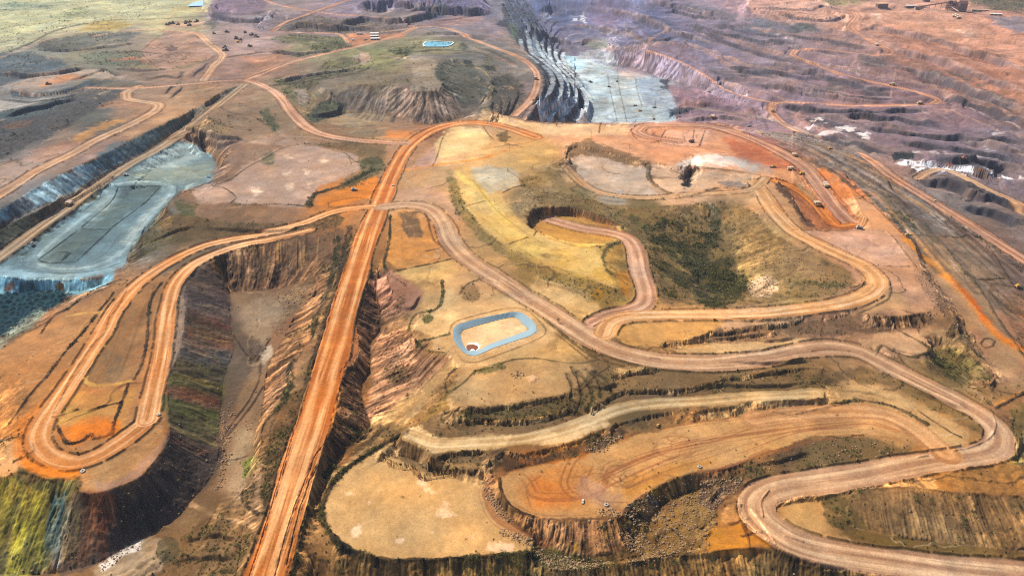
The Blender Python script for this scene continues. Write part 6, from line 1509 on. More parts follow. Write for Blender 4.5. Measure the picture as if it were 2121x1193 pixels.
# ---------------------------------------------------------------- small builders
rnd = random.Random(11)
def pmat(name, hexcol, rough=0.6, metal=0.0, dirt=0.25):
    m, nt, b = mat(name)
    N, L = nt.nodes.new, nt.links.new
    tc = N("ShaderNodeTexCoord"); n = N("ShaderNodeTexNoise"); n.inputs["Scale"].default_value = 1.3; n.inputs["Detail"].default_value = 4
    L(tc.outputs["Object"], n.inputs["Vector"])
    mx = N("ShaderNodeMix"); mx.data_type = 'RGBA'
    c = hexc(hexcol)
    mx.inputs[6].default_value = (*[float(v) for v in c], 1); mx.inputs[7].default_value = (*[float(v) for v in c * (1 - dirt) + hexc('a87850') * dirt * 0.8], 1)
    L(n.outputs[0], mx.inputs[0]); L(mx.outputs[2], b.inputs["Base Color"])
    b.inputs["Roughness"].default_value = rough; b.inputs["Metallic"].default_value = metal
    return m
M_YEL = pmat("yellow_paint", 'd8a030'); M_WHT = pmat("white_paint", 'b8b0a2', dirt=0.3); M_BLK = pmat("black_rubber", '1c1a18', 0.9, dirt=0.15)
M_GLS = pmat("dark_glass", '20262c', 0.15, dirt=0.0); M_STL = pmat("dusty_steel", '5c5650', 0.6, 0.3); M_DRK = pmat("dark_red_steel", '54302a', 0.7); M_TAN = pmat("dusty_bed", 'c0a080', dirt=0.5)
M_GRN = pmat("grey_green_paint", '7c9490'); M_ROOF = pmat("pale_roof", 'e0dcd0', dirt=0.1); M_RUST = pmat("rusty_cladding", '6a4a40'); M_CONC = pmat("concrete", 'a09484'); M_ORG = pmat("orange_paint", 'b05c30')
class MB:
    def __init__(s): s.v = []; s.f = []
    def box(s, x0, x1, y0, y1, z0, z1, tx=0.0, ty=0.0):
        n = len(s.v); t = tx; u = ty
        s.v += [(x0, y0, z0), (x1, y0, z0), (x1, y1, z0), (x0, y1, z0), (x0 + t, y0 + u, z1), (x1 - t, y0 + u, z1), (x1 - t, y1 - u, z1), (x0 + t, y1 - u, z1)]
        s.f += [tuple(n + k for k in q) for q in ((3, 2, 1, 0), (4, 5, 6, 7), (0, 1, 5, 4), (1, 2, 6, 5), (2, 3, 7, 6), (3, 0, 4, 7))]
        return s
    def prism(s, pts, y0, y1):
        """outline in x-z pulled along y"""
        n = len(s.v); k = len(pts)
        s.v += [(x, y0, z) for x, z in pts] + [(x, y1, z) for x, z in pts]
        s.f += [tuple(range(n, n + k)), tuple(range(n + 2 * k - 1, n + k - 1, -1))]
        s.f += [(n + i, n + k + i, n + k + (i + 1) % k, n + (i + 1) % k) for i in range(k)]
        return s
    def cyl(s, c, r, h, ax='y', k=16, r2=None):
        n = len(s.v); r2 = r if r2 is None else r2
        for e, rr in ((-h / 2, r), (h / 2, r2)):
            for i in range(k):
                a = 2 * math.pi * i / k; p, q = rr * math.cos(a), rr * math.sin(a)
                s.v.append({'y': (c[0] + p, c[1] + e, c[2] + q), 'z': (c[0] + p, c[1] + q, c[2] + e), 'x': (c[0] + e, c[1] + p, c[2] + q)}[ax])
        s.f += [(n + i, n + (i + 1) % k, n + k + (i + 1) % k, n + k + i) for i in range(k)]
        s.f += [tuple(range(n + k - 1, n - 1, -1)), tuple(range(n + k, n + 2 * k))]
        return s
    def bar(s, a, b, r, r2=None):
        a, b = Vector(a), Vector(b); d = (b - a).normalized(); u = d.orthogonal().normalized(); w = d.cross(u); r2 = r2 or r
        n = len(s.v)
        for p, q in ((a, r), (b, r2)):
            for i in range(4):
                t = math.pi / 2 * i + math.pi / 4
                s.v.append(tuple(p + u * q * math.cos(t) * 1.41 + w * q * math.sin(t) * 1.41))
        s.f += [(n + i, n + (i + 1) % 4, n + 4 + (i + 1) % 4, n + 4 + i) for i in range(4)] + [(n + 3, n + 2, n + 1, n), (n + 4, n + 5, n + 6, n + 7)]
        return s
    def build(s, name, m, parent=None):
        me = bpy.data.meshes.new(name); me.from_pydata(s.v, [], s.f); me.update()
        bm = bmesh.new(); bm.from_mesh(me); bmesh.ops.recalc_face_normals(bm, faces=bm.faces[:]); bm.to_mesh(me); bm.free()
        o = new_obj(name, me, [m])
        if parent: o.parent = parent
        return o
def tag(o, label, cat, group=None):
    o["label"] = label; o["category"] = cat
    if group: o["group"] = group
    return o
def empty(name, loc=(0, 0, 0), rz=0.0):
    o = bpy.data.objects.new(name, None); COL.objects.link(o); o.location = loc; o.rotation_euler = (0, 0, rz); o.empty_display_size = 1
    return o
def dup(root):
    r = root.copy(); COL.objects.link(r)
    for ch in root.children:
        c = ch.copy(); COL.objects.link(c); c.parent = r
        for g in ch.children:
            d = g.copy(); COL.objects.link(d); d.parent = c
    return r
def ground_at(px, py):
    return hit(px, py)
def place(o, px, py, hx=None, hy=None, rz=None, sc=1.0, sink=0.0):
    x, y, z = ground_at(px, py)
    if hx is not None:
        x2, y2, z2 = ground_at(hx, hy); rz = math.atan2(y2 - y, x2 - x)
    rz = rz or 0.0
    # lie on the slope
    e = 4.0
    zx = (float(surf(np.array([x + e]), np.array([y]))[0]) - float(surf(np.array([x - e]), np.array([y]))[0])) / (2 * e)
    zy = (float(surf(np.array([x]), np.array([y + e]))[0]) - float(surf(np.array([x]), np.array([y - e]))[0])) / (2 * e)
    zx, zy = max(-0.35, min(0.35, zx)), max(-0.35, min(0.35, zy))
    n = Vector((-zx, -zy, 1)).normalized()
    f = Vector((math.cos(rz), math.sin(rz), 0)); f = (f - n * f.dot(n)).normalized(); l = n.cross(f)
    R = Matrix((f, l, n)).transposed()
    o.rotation_euler = R.to_euler(); o.location = (x, y, z - sink); o.scale = (sc, sc, sc)
    return o
# ---------------------------------------------------------------- machines (x is forward, wheels on z = 0)
def wheel(parent, x, y, r, w):
    t = MB().cyl((x, y, r), r, w, 'y', 18).build("wheel", M_BLK, parent)
    MB().cyl((x, y, r), r * 0.5, w + 0.1, 'y', 12).build("rim", M_YEL, t)
def make_truck():
    r = empty("haul_truck")
    MB().box(-4.6, 5.2, -1.5, 1.5, 1.4, 2.3).box(3.6, 5.6, -3.0, 3.0, 1.6, 2.6).build("chassis", M_YEL, r)
    MB().box(3.5, 5.5, -1.7, 3.0, 2.6, 4.0).build("engine_cover", M_YEL, r)
    cb = MB().box(3.0, 4.9, 1.0, 3.0, 4.0, 5.6, 0.12, 0.1).build("cab", M_WHT, r)
    MB().box(4.82, 4.95, 1.15, 2.85, 4.5, 5.3).build("windscreen", M_GLS, cb)
    MB().prism([(-5.6, 3.6), (-4.2, 2.6), (2.6, 2.5), (2.9, 5.0), (5.6, 5.9), (5.6, 6.1), (2.5, 5.4), (2.2, 3.1), (-4.0, 3.0), (-5.5, 4.0)], -3.1, 3.1).prism([(-5.6, 3.6), (-4.2, 2.6), (2.6, 2.5), (2.9, 5.3), (-5.2, 5.0)], -3.35, -3.1).prism([(-5.6, 3.6), (-4.2, 2.6), (2.6, 2.5), (2.9, 5.3), (-5.2, 5.0)], 3.1, 3.35).build("dump_bed", M_WHT, r)
    MB().prism([(-4.8, 3.4), (2.0, 3.2), (2.3, 4.9), (0.0, 5.7), (-3.2, 5.4), (-5.0, 4.2)], -3.0, 3.0).build("load", M_TAN, r)
    for x, y, w in ((4.0, 2.6, 1.0), (4.0, -2.6, 1.0), (-2.6, 2.4, 1.9), (-2.6, -2.4, 1.9)): wheel(r, x, y, 1.55, w)
    MB().bar((5.6, -2.9, 1.2), (5.6, 2.9, 1.2), 0.15).build("bumper", M_STL, r)
    return r
def make_dozer(paint):
    r = empty("bulldozer")
    for s in (-1, 1): MB().prism([(-2.6, 0.5), (-2.2, 0.0), (2.0, 0.0), (2.7, 0.6), (2.2, 1.3), (-2.2, 1.3)], s * 1.5 - 0.35, s * 1.5 + 0.35).build("track", M_STL, r)
    MB().box(-2.4, 2.3, -1.1, 1.1, 0.7, 2.1, 0.1).build("body", paint, r)
    c = MB().box(-1.6, 0.4, -0.95, 0.95, 2.1, 3.5, 0.15, 0.1).build("cab", paint, r)
    MB().box(0.2, 0.42, -0.75, 0.75, 2.4, 3.2).build("windscreen", M_GLS, c)
    MB().prism([(3.1, 0.1), (3.5, 0.1), (3.3, 0.9), (3.5, 1.8), (3.2, 1.8), (3.0, 0.9)], -2.2, 2.2).bar((0.5, -1.9, 0.6), (3.1, -1.9, 0.6), 0.14).bar((0.5, 1.9, 0.6), (3.1, 1.9, 0.6), 0.14).build("blade", M_STL, r)
    MB().bar((-2.4, 0, 1.0), (-3.3, 0, 1.0), 0.2).bar((-3.3, 0, 1.4), (-3.3, 0, 0.1), 0.15).build("ripper", M_STL, r)
    return r
def make_shovel(paint):
    r = empty("mining_shovel")
    for s in (-1, 1): MB().prism([(-4, 0.7), (-3.4, 0), (3.4, 0), (4, 0.7), (3.4, 1.6), (-3.4, 1.6)], s * 2.4 - 0.6, s * 2.4 + 0.6).build("track", M_STL, r)
    MB().box(-5, 3.2, -2.8, 2.8, 1.8, 5.4, 0.2, 0.2).build("house", paint, r)
    MB().box(3.2, 5.0, 1.0, 2.7, 3.0, 6.2, 0.1, 0.1).build("cab", M_WHT, r)
    MB().bar((3.0, -0.3, 2.8), (8.5, -0.3, 6.5), 0.55, 0.4).build("boom", paint, r)
    MB().bar((8.5, -0.3, 6.5), (10.5, -0.3, 2.4), 0.4, 0.3).build("arm", paint, r)
    MB().prism([(9.2, 2.6), (11.6, 2.4), (11.9, 0.6), (10.2, 0.2), (9.0, 1.2)], -1.9, 1.3).build("bucket", M_STL, r)
    return r
def make_drill(paint):
    r = empty("drill_rig")
    for s in (-1, 1): MB().prism([(-3, 0.6), (-2.5, 0), (2.5, 0), (3, 0.6), (2.5, 1.2), (-2.5, 1.2)], s * 1.8 - 0.4, s * 1.8 + 0.4).build("track", M_STL, r)
    MB().box(-4.4, 3.4, -2.0, 2.0, 1.3, 3.6, 0.1, 0.1).build("body", paint, r)
    MB().box(3.0, 4.8, -1.9, 0.2, 1.6, 4.2, 0.1, 0.1).build("cab", M_WHT, r)
    m = MB()
    for a, b in ((3.6, 0.7), (3.6, 1.9), (4.8, 0.7), (4.8, 1.9)): m.bar((a, b, 1.2), (a, b, 17.0), 0.14)
    for k in range(8): z = 1.6 + k * 2; m.bar((3.6, 0.7, z), (4.8, 1.9, z + 1.8), 0.08).bar((4.8, 0.7, z), (3.6, 1.9, z + 1.8), 0.08)
    m.box(3.4, 5.0, 0.5, 2.1, 17.0, 17.8).build("mast", paint, r)
    MB().bar((-2, 1.3, 3.4), (3.8, 1.3, 9.0), 0.15).build("mast_brace", M_STL, r)
    return r
def make_light(paint):
    r = empty("light_tower")
    MB().box(-1.6, 1.6, -0.9, 0.9, 0.5, 1.8, 0.15, 0.1).build("generator", paint, r)
    for s in (-1, 1): MB().cyl((0, s * 1.0, 0.4), 0.4, 0.25).build("wheel", M_BLK, r)
    MB().bar((0.8, 0, 1.8), (0.8, 0, 9.0), 0.16, 0.1).build("mast", M_WHT, r)
    MB().bar((0.8, -1.3, 9.0), (0.8, 1.3, 9.0), 0.1).box(0.6, 1.0, -1.5, -0.7, 8.8, 9.4).box(0.6, 1.0, 0.7, 1.5, 8.8, 9.4).build("lamp_head", M_WHT, r)
    MB().bar((-1.6, -1.6, 0.1), (1.6, 1.6, 0.3), 0.08).bar((-1.6, 1.6, 0.1), (1.6, -1.6, 0.3), 0.08).build("outrigger", M_STL, r)
    return r
def make_pickup(paint):
    r = empty("pickup_truck")
    MB().prism([(-2.7, 0.5), (2.7, 0.5), (2.7, 1.1), (1.5, 1.25), (-2.7, 1.25)], -0.95, 0.95).build("body", paint, r)
    c = MB().prism([(-0.6, 1.25), (1.4, 1.25), (0.8, 1.95), (-0.5, 1.95)], -0.85, 0.85).build("cab", paint, r)
    MB().prism([(-0.5, 1.3), (1.2, 1.3), (0.75, 1.85), (-0.42, 1.85)], -0.87, 0.87).build("window", M_GLS, c)
    for x in (-1.7, 1.7):
        for y in (-0.85, 0.85): MB().cyl((x, y, 0.42), 0.42, 0.3).build("wheel", M_BLK, r)
    return r
trucks = [
 (143, 424, 40, 498, 1.15, "haul truck with a pale bed climbing the trench road beside the teal basin"),
 (1692, 425, 1725, 462, 1.15, "haul truck trailing orange dust down the red ramp"),
 (1711, 387, 1680, 352, 1.1, "haul truck on the outer red ramp, right of the dusty one"),
 (1638, 352, 1600, 350, 1.0, "white bedded truck at the upper edge of the red plateau"),
 (1645, 323, 1668, 350, 0.9, "small haul truck at the outer rim of the red plateau"),
 (1110, 165, 1112, 190, 1.2, "lone truck on the haul road beside the terraced pit wall"),
 (1816, 95, 1770, 68, 1.2, "truck on the topmost leg of the far switchback road"),
 (1847, 177, 1910, 194, 1.3, "pale truck halfway along the middle leg of the far switchback"),
 (1905, 216, 1850, 219, 1.3, "truck near the right-hand bend of the far switchback"),
 (1600, 232, 1612, 248, 1.2, "truck descending below the left-hand bend of the far switchback"),
 (1478, 243, 1440, 240, 1.1, "haul truck waiting on the dark pit floor"),
]
T0_ = make_truck()
Z_KEEP = Z
for k, (px, py, hx, hy, sc, lab) in enumerate(trucks):
    o = T0_ if k == 0 else dup(T0_)
    place(o, px, py, hx, hy, sc=sc); tag(o, lab, "haul truck", "haul trucks working on the mine roads")
dz = [
 (733, 395, 0.3, 1.5, M_GRN, "grey green bulldozer parked on the orange pad beside the causeway road"),
 (260, 364, 0.5, 1.3, M_WHT, "pale bulldozer at the head of the teal basin by the loop road"),
 (66, 507, -0.5, 1.3, M_WHT, "small pale machine near the lower left of the teal basin"),
 (1601, 347, 3.0, 1.5, M_YEL, "yellow bulldozer on the white spoil of the red plateau"),
 (1660, 361, 0.2, 1.4, M_YEL, "yellow bulldozer at the corner where the red ramp begins"),
 (1778, 474, 0.1, 1.5, M_WHT, "pale machine parked at the foot of the red ramp bend"),
 (1222, 171, 0.5, 2.0, M_GRN, "dark machine alone on the white pit floor"),
 (1261, 181, 0.2, 1.6, M_GRN, "machine on the drilled strip of the pit floor"),
 (1278, 170, 1.5, 1.6, M_GRN, "machine beside the long line crossing the pit floor"),
 (1325, 231, 0.4, 1.6, M_YEL, "yellow machine between the blast hole rows on the pit floor"),
 (1315, 220, 0.1, 1.6, M_WHT, "white machine at the top edge of the blast hole rows"),
 (1354, 248, 1.2, 1.4, M_ORG, "small orange machine at the near edge of the blast hole rows"),
 (1552, 263, 0.1, 1.5, M_GRN, "machine in the dark yard at the near end of the pit"),
 (1719, 309, 0.0, 1.2, M_YEL, "small machine on the slate strip near its upper edge"),
 (2106, 594, 0.3, 1.3, M_YEL, "yellow machine at the right-hand edge of the slate terraces"),
 (1362, 882, 1.0, 0.8, M_YEL, "small yellow machine at the upper edge of the orange tongue"),
 (1995, 328, 0.1, 1.4, M_ORG, "orange machine above the salt workings"),
 (100, 176, 0.0, 2.0, M_STL, "dark machine on the orange top of the small left-hand dump"),
]
DZ0 = {}
for px, py, rz, sc, m, lab in dz:
    if m.name not in DZ0: o = DZ0[m.name] = make_dozer(m)
    else: o = dup(DZ0[m.name])
    place(o, px, py, rz=rz, sc=sc); tag(o, lab, "bulldozer", "tracked machines about the mine")
for k, (px, py, rz, sc, lab) in enumerate([(1405, 244, 2.6, 1.2, "white mining shovel below the black rock face in the pit"), (493, 88, 0.5, 1.0, "shovel standing on the orange patch of the upper left yard")]):
    o = make_shovel(M_WHT) if k == 0 else make_shovel(M_YEL)
    place(o, px, py, rz=rz, sc=sc); tag(o, lab, "mining shovel")
for px, py, m, sc, lab in ((1432, 295, M_DRK, 1.25, "dark red drill rig with tall mast on the pink drill pad"), (1355, 224, M_GRN, 1.25, "drill rig with tall dark mast on the blue grey pit floor"), (1468, 192, M_GRN, 1.1, "drill rig with thin mast below the purple spoil slope")):
    o = make_drill(m); place(o, px, py, rz=0.6, sc=sc); tag(o, lab, "drill rig")
L0 = None
for px, py, sc, m, lab in ((1876, 487, 1.3, M_YEL, "light tower on a yellow base at the corner of the slate terrace"), (1936, 417, 1.3, M_WHT, "white light tower on the open slate strip"), (908, 722, 0.7, M_WHT, "small white light tower left of the lined pond")):
    o = make_light(m); place(o, px, py, rz=0.3, sc=sc); tag(o, lab, "light tower")
PK = None
pks = [(362, 181, "white van parked between two windrows left of the road junction"), (442, 93, "white pickup by the bend of the far left road"), (222, 253, "white pickup on the orange verge of the left-hand road"), (64, 318, "white pickup beside the red patch on the left"),
       (814, 385, "white pickup driving on the main haul road above the crossing"), (1207, 1039, "white pickup on the orange end of the tongue pad"), (1455, 175, "tiny pale vehicle at the foot of the purple slope"), (1543, 210, "white vehicle where the pit road meets the spoil slope"), (1525, 219, "white vehicle in the dark yard of the pit")]
for k, (px, py, lab) in enumerate(pks):
    if PK is None: o = PK = make_pickup(M_WHT)
    else: o = dup(PK)
    place(o, px, py, rz=k * 0.9, sc=0.9 if py > 300 else 1.3); tag(o, lab, "pickup", "light vehicles around the mine")
# big tyres used as markers
def tyre_mesh():
    bm = bmesh.new()
    prof = [(0.75, 0.0), (1.5, 0.0), (1.75, 0.25), (1.75, 0.9), (1.5, 1.15), (0.75, 1.15), (0.85, 0.6)]
    K = 20; V = [[bm.verts.new((r * math.cos(2 * math.pi * i / K), r * math.sin(2 * math.pi * i / K), z)) for r, z in prof] for i in range(K)]
    for i in range(K):
        for j in range(len(prof)): bm.faces.new((V[i][j], V[(i + 1) % K][j], V[(i + 1) % K][(j + 1) % len(prof)], V[i][(j + 1) % len(prof)]))
    me = bpy.data.meshes.new("tyre"); bm.to_mesh(me); bm.free(); return me
TYM = tyre_mesh(); TYM.materials.append(M_CONC)
for px, py, lab in ((1449, 967, "pale tyre on the near edge of the orange tongue, above the black chute"), (1256, 1046, "pale tyre at the crest left of the dark tipped heap"), (172, 976, "pale tyre marker where the left dump drops away"), (329, 859, "pale tyre at the right edge of the left dump's loop road")):
    o = bpy.data.objects.new("tyre", TYM); COL.objects.link(o); place(o, px, py, sc=1.1); tag(o, lab, "tyre", "old tyres set out as markers")
# upper left: parked fleet
fl = [(346, 53), (352, 51), (358, 50), (369, 52), (384, 50), (386, 48), (394, 47), (393, 54), (408, 46), (443, 71), (470, 68), (489, 81), (498, 84), (522, 74), (531, 78), (517, 97), (508, 69), (468, 106), (466, 99)]
o0 = DZ0[M_STL.name]
for k, (px, py) in enumerate(fl):
    o = dup(o0); place(o, px, py, rz=k * 1.3, sc=2.1 + 0.3 * (k % 3))
    tag(o, "dark machine parked in the row behind the looping yard roads" if k < 9 else "dark machine scattered over the pale upper left flat", "bulldozer", "parked fleet in the row" if k < 9 else "parked fleet on the flat")
# ---------------------------------------------------------------- buildings
def shed(px, py, L, Wd, Hh, rz, lab, wall=M_CONC, roofm=M_ROOF, doors=3):
    r = empty("shed")
    MB().box(-L / 2, L / 2, -Wd / 2, Wd / 2, -1.5, Hh).build("wall", wall, r)
    MB().prism([(-Wd / 2 - 0.5, Hh + 0.003), (Wd / 2 + 0.5, Hh + 0.003), (0, Hh + Wd * 0.16)], -L / 2 - 0.5, L / 2 + 0.5).build("roof", roofm, r).rotation_euler = (0, 0, math.pi / 2)
    for k in range(doors):
        x = -L / 2 + (k + 0.5) * L / doors
        MB().box(x - L / doors * 0.28, x + L / doors * 0.28, -Wd / 2 - 0.08, -Wd / 2 + 0.02, 0.02, Hh * 0.75).build("door", M_STL, r)
    place(r, px, py, rz=rz); r.rotation_euler = (0, 0, rz); tag(r, lab, "shed"); return r
shed(776, 72.5, 26, 12, 5, 0.1, "white roofed shed at the back of the three in the red dirt yard")
shed(776, 77.5, 26, 12, 5, 0.1, "middle white roofed shed of the three in the red dirt yard")
shed(777, 83, 28, 12, 5, 0.1, "nearest white roofed shed of the three in the red dirt yard")
shed(745, 72, 20, 9, 4, 0.0, "small shed left of the three white roofed sheds", roofm=M_CONC, doors=2)
shed(758, 84, 12, 5, 3, 0.2, "small low shed in the open red yard", roofm=M_STL, doors=1)
shed(731, 84, 10, 5, 3, 0.7, "lone hut at the left of the red dirt yard", roofm=M_ROOF, doors=1)
shed(1826, 16, 44, 16, 14, 0.15, "open fronted brown shed on the plateau left of the processing plant", wall=M_RUST, roofm=M_TAN, doors=4)
shed(1886, 17, 46, 14, 9, 0.1, "low shed among the spoil left of the processing plant", wall=M_RUST, roofm=M_ROOF)
shed(1908, 20, 50, 12, 8, -0.1, "long grey shed beside the conveyor of the plant", roofm=M_STL)
shed(2030, 24, 60, 12, 6, -0.35, "long pale roofed store right of the processing plant", roofm=M_TAN)
shed(2062, 32, 40, 10, 5, -0.35, "small pale roofed store farthest right of the plant", roofm=M_ROOF)
shed(1918, 4, 30, 12, 14, 0.3, "tall dark shed behind the conveyor of the plant", wall=M_RUST, roofm=M_STL)
def plant():
    r = empty("processing_plant")
    m = MB()
    for i in range(5):
        for j in range(3):
            x, y = -40 + i * 9, -9 + j * 9
            m.bar((x, y, -2), (x, y, 30 + 6 * (i % 2)), 0.7)
    for z in (8, 16, 24, 30):
        for j in range(3): m.bar((-40, -9 + j * 9, z), (-4, -9 + j * 9, z), 0.6)
    for i in range(4): m.bar((-40 + i * 9, -9, 2), (-31 + i * 9, -9, 24), 0.5)
    m.build("steel_frame", M_DRK, r)
    w = MB().box(2, 30, -12, 12, -2, 26).build("wall", M_RUST, r)
    for k in range(4): MB().box(4 + k * 6.5, 6.5 + k * 6.5, -12.2, -11.9, 6, 22).build("opening", M_STL, w)
    MB().prism([(-13, 26.05), (13, 26.05), (0, 36)], 1, 31).build("roof", M_DRK, r).rotation_euler = (0, 0, -math.pi / 2)
    MB().box(-38, -24, -7, 7, 24.5, 34).box(-20, -8, -6, 6, 16.5, 27).build("hopper", M_DRK, r)
    MB().bar((-42, 2, 28), (-150, 12, 6), 1.7).build("conveyor", M_DRK, r)
    MB().bar((-30, -10, 14), (-10, -46, 1), 1.3).build("chute", M_TAN, r)
    m = MB()
    for k in range(5): x = -60 - k * 20; z = 28 + (x + 42) * 22 / 108; m.bar((x, 3 - (x + 42) * 0.09, -3), (x, 3 - (x + 42) * 0.09, z), 0.5)
    m.build("trestle", M_DRK, r)
    return r
pl = plant(); x, y, z = ground_at(1982, 22); pl.location = (x, y, z); pl.rotation_euler = (0, 0, -0.15); tag(pl, "dark red processing plant with steel frame, hall and long conveyor on the far right rim", "processing plant")
rk_ = None
for k, px in enumerate((1976, 1981, 1985)):
    o = dup(T0_); place(o, px, 34 + k * 2.4, rz=0.1, sc=1.3); tag(o, ("first", "second", "third")[k] + " truck from the back in the row parked below the processing plant", "haul truck", "haul trucks working on the mine roads")
# ---------------------------------------------------------------- ponds
def wmat(name, col, rough=0.08):
    m, nt, b = mat(name)
    N, L = nt.nodes.new, nt.links.new
    tc = N("ShaderNodeTexCoord"); n = N("ShaderNodeTexNoise"); n.inputs["Scale"].default_value = 0.25; n.inputs["Detail"].default_value = 3
    bp = N("ShaderNodeBump"); bp.inputs["Strength"].default_value = 0.15; bp.inputs["Distance"].default_value = 0.3
    L(tc.outputs["Object"], n.inputs["Vector"]); L(n.outputs[0], bp.inputs["Height"]); L(bp.outputs[0], b.inputs["Normal"])
    b.inputs["Base Color"].default_value = (*[float(v) for v in hexc(col)], 1); b.inputs["Roughness"].default_value = rough
    return m
def sheet(name, pts, z, m, label=None):
    P = spline(parse(pts), True, 6.0)
    x, y = ground(P[:, 0], P[:, 1], z)
    me = bpy.data.meshes.new(name); me.from_pydata([(a, b, z) for a, b in zip(x, y)], [], [tuple(range(len(x)))][:1]); me.update()
    o = new_obj(name, me, [m]); o["kind"] = "structure"
    return o
sheet("pond_water", "880,97 878,93 884,88 900,87 936,89 938,91 932,95 925,97", 12.2, wmat("pond_blue", '4a94a8', 0.3))
sheet("reservoir_water", "388,13 398,7 425,0 440,-6 475,-8 462,4 447,11 420,12.5", 5.0, wmat("reservoir_blue", '78a4d4', 0.7))
sheet("puddle_water", "965,718 969,714 980,713 989,716 990,720 984,726 975,728 968,724", -2.75, wmat("puddle_brown", '7a4418', 0.2))
def strip(name, A, B, m, lift, lab, cat, n=120):
    def rs(p):
        p = np.vstack([p, p[:1]]); d = np.r_[0, np.cumsum(np.hypot(*np.diff(p[:, :2], axis=0).T))]; q = np.linspace(0, d[-1], n, endpoint=False)
        return np.stack([np.interp(q, d, p[:, c]) for c in range(3)], 1)
    A, B = rs(A), rs(B); v = []; f = []
    ks = 5
    for i in range(n):
        for k in range(ks):
            t = k / (ks - 1); p = A[i] * (1 - t) + B[i] * t
            zz = float(surf(p[:1], p[1:2])[0])
            v.append((p[0], p[1], zz + lift))
    for i in range(n):
        for k in range(ks - 1): a = i * ks + k; b = ((i + 1) % n) * ks + k; f.append((a, a + 1, b + 1, b))
    me = bpy.data.meshes.new(name); me.from_pydata(v, [], f); me.update()
    o = new_obj(name, me, [m]); tag(o, lab, cat)
    mo = o.modifiers.new("t", 'SOLIDIFY'); mo.thickness = 0.1
    return o
strip("pond_liner", PO, PI_, pmat("liner_plastic", '76929c', 0.9, dirt=0.2), 0.35, "pale blue plastic liner around the emptied rectangular pond with rounded corners", "pond liner")
BPo = BP.copy(); c_ = BP[:, :2].mean(0); BPo[:, :2] = c_ + (BP[:, :2] - c_) * 1.10
strip("plastic_border", BPo, BP, pmat("rim_plastic", 'c8d8dc', 0.5, dirt=0.1), 2.0, "white rim around the small bright blue pond at the top", "pond liner")
# ---------------------------------------------------------------- boulders and shrubs
def rock_mesh(seed):
    bm = bmesh.new(); bmesh.ops.create_icosphere(bm, subdivisions=2, radius=1.0)
    q = random.Random(seed); pl_ = [(Vector((q.uniform(-1, 1), q.uniform(-1, 1), q.uniform(-1, 1))).normalized(), q.uniform(0.45, 0.8)) for _ in range(9)]
    for v in bm.verts:
        for n, d in pl_:
            t = v.co.dot(n)
            if t > d: v.co -= n * (t - d)
        v.co.z *= 0.75
    me = bpy.data.meshes.new("boulder"); bm.to_mesh(me); bm.free(); return me
def bush_tpl(seed, n, crown=1.0):
    q = np.random.RandomState(seed); V = []; 
    lob = q.uniform(-0.55, 0.55, (4, 2))
    for k in range(n):
        c = lob[k % 4]; a = q.uniform(0, 6.28); r = q.uniform(0.0, 0.62) ** 0.8; h = q.uniform(0.05, 1.0)
        r *= math.sqrt(max(0.1, 1 - (h - 0.35) ** 2 * 1.6))
        p = np.array([c[0] * 0.6 + r * math.cos(a), c[1] * 0.6 + r * math.sin(a), h * (0.75 + 0.35 * q.rand()) * crown])
        u = q.normal(size=3); u /= np.linalg.norm(u); w = np.cross(u, q.normal(size=3)); w /= np.linalg.norm(w); s = q.uniform(0.10, 0.2) * (34 / n) ** 0.4
        V += [p - u * s, p + w * s * 0.7, p + u * s, p - w * s * 0.7]
    return np.array(V)
def leaf_mat(name, c1, c2):
    m, nt, b = mat(name)
    N, L = nt.nodes.new, nt.links.new
    g = N("ShaderNodeNewGeometry"); n = N("ShaderNodeTexNoise"); n.inputs["Scale"].default_value = 0.35; n.inputs["Detail"].default_value = 4
    L(g.outputs["Position"], n.inputs["Vector"])
    r = N("ShaderNodeValToRGB"); r.color_ramp.elements[0].color = (*[float(v) for v in hexc(c1)], 1); r.color_ramp.elements[1].color = (*[float(v) for v in hexc(c2)], 1)
    r.color_ramp.elements[0].position = 0.35; r.color_ramp.elements[1].position = 0.65
    L(n.outputs[0], r.inputs[0]); L(r.outputs[0], b.inputs["Base Color"]); b.inputs["Roughness"].default_value = 0.85; b.inputs["Specular IOR Level"].default_value = 0.1
    return m
LEAF = leaf_mat("scrub_leaves", '3a3c1c', '6c6632'); ROCKM = leaf_mat("pale_rock", '70583e', 'a08262')
def mesh_quads(name, V, m):
    n = len(V) // 4
    me = bpy.data.meshes.new(name)
    me.vertices.add(len(V)); me.vertices.foreach_set("co", V.astype(np.float32).reshape(-1))
    me.loops.add(n * 4); me.loops.foreach_set("vertex_index", np.arange(n * 4, dtype=np.int32)); me.polygons.add(n); me.polygons.foreach_set("loop_start", np.arange(0, n * 4, 4, dtype=np.int32))
    me.update(calc_edges=True); me.materials.append(m); return me
rs_ = np.random.RandomState(5)
PX2, PY2, DP2 = project(GX, GY, Z)
vis = (PX2 > -10) & (PX2 < 2131) & (PY2 > -5) & (PY2 < 1200)
def scatter(W, n):
    p = (W * vis).ravel().astype(np.float64); p /= p.sum()
    i = rs_.choice(len(p), n, replace=False, p=p)
    X = GX.ravel()[i] + rs_.uniform(-0.4, 0.4, n) * CELL.ravel()[i]; Y = GY.ravel()[i] + rs_.uniform(-0.4, 0.4, n) * CELLY.ravel()[i]
    return X, Y, surf(X, Y), PX2.ravel()[i], PY2.ravel()[i]
BT = [bush_tpl(s, 34) for s in range(5)]
BM_ = [mesh_quads("shrub", bush_tpl(s + 20, 110), LEAF) for s in range(5)]
RM_ = [rock_mesh(s) for s in range(6)]
for me in RM_: me.materials.append(ROCKM)
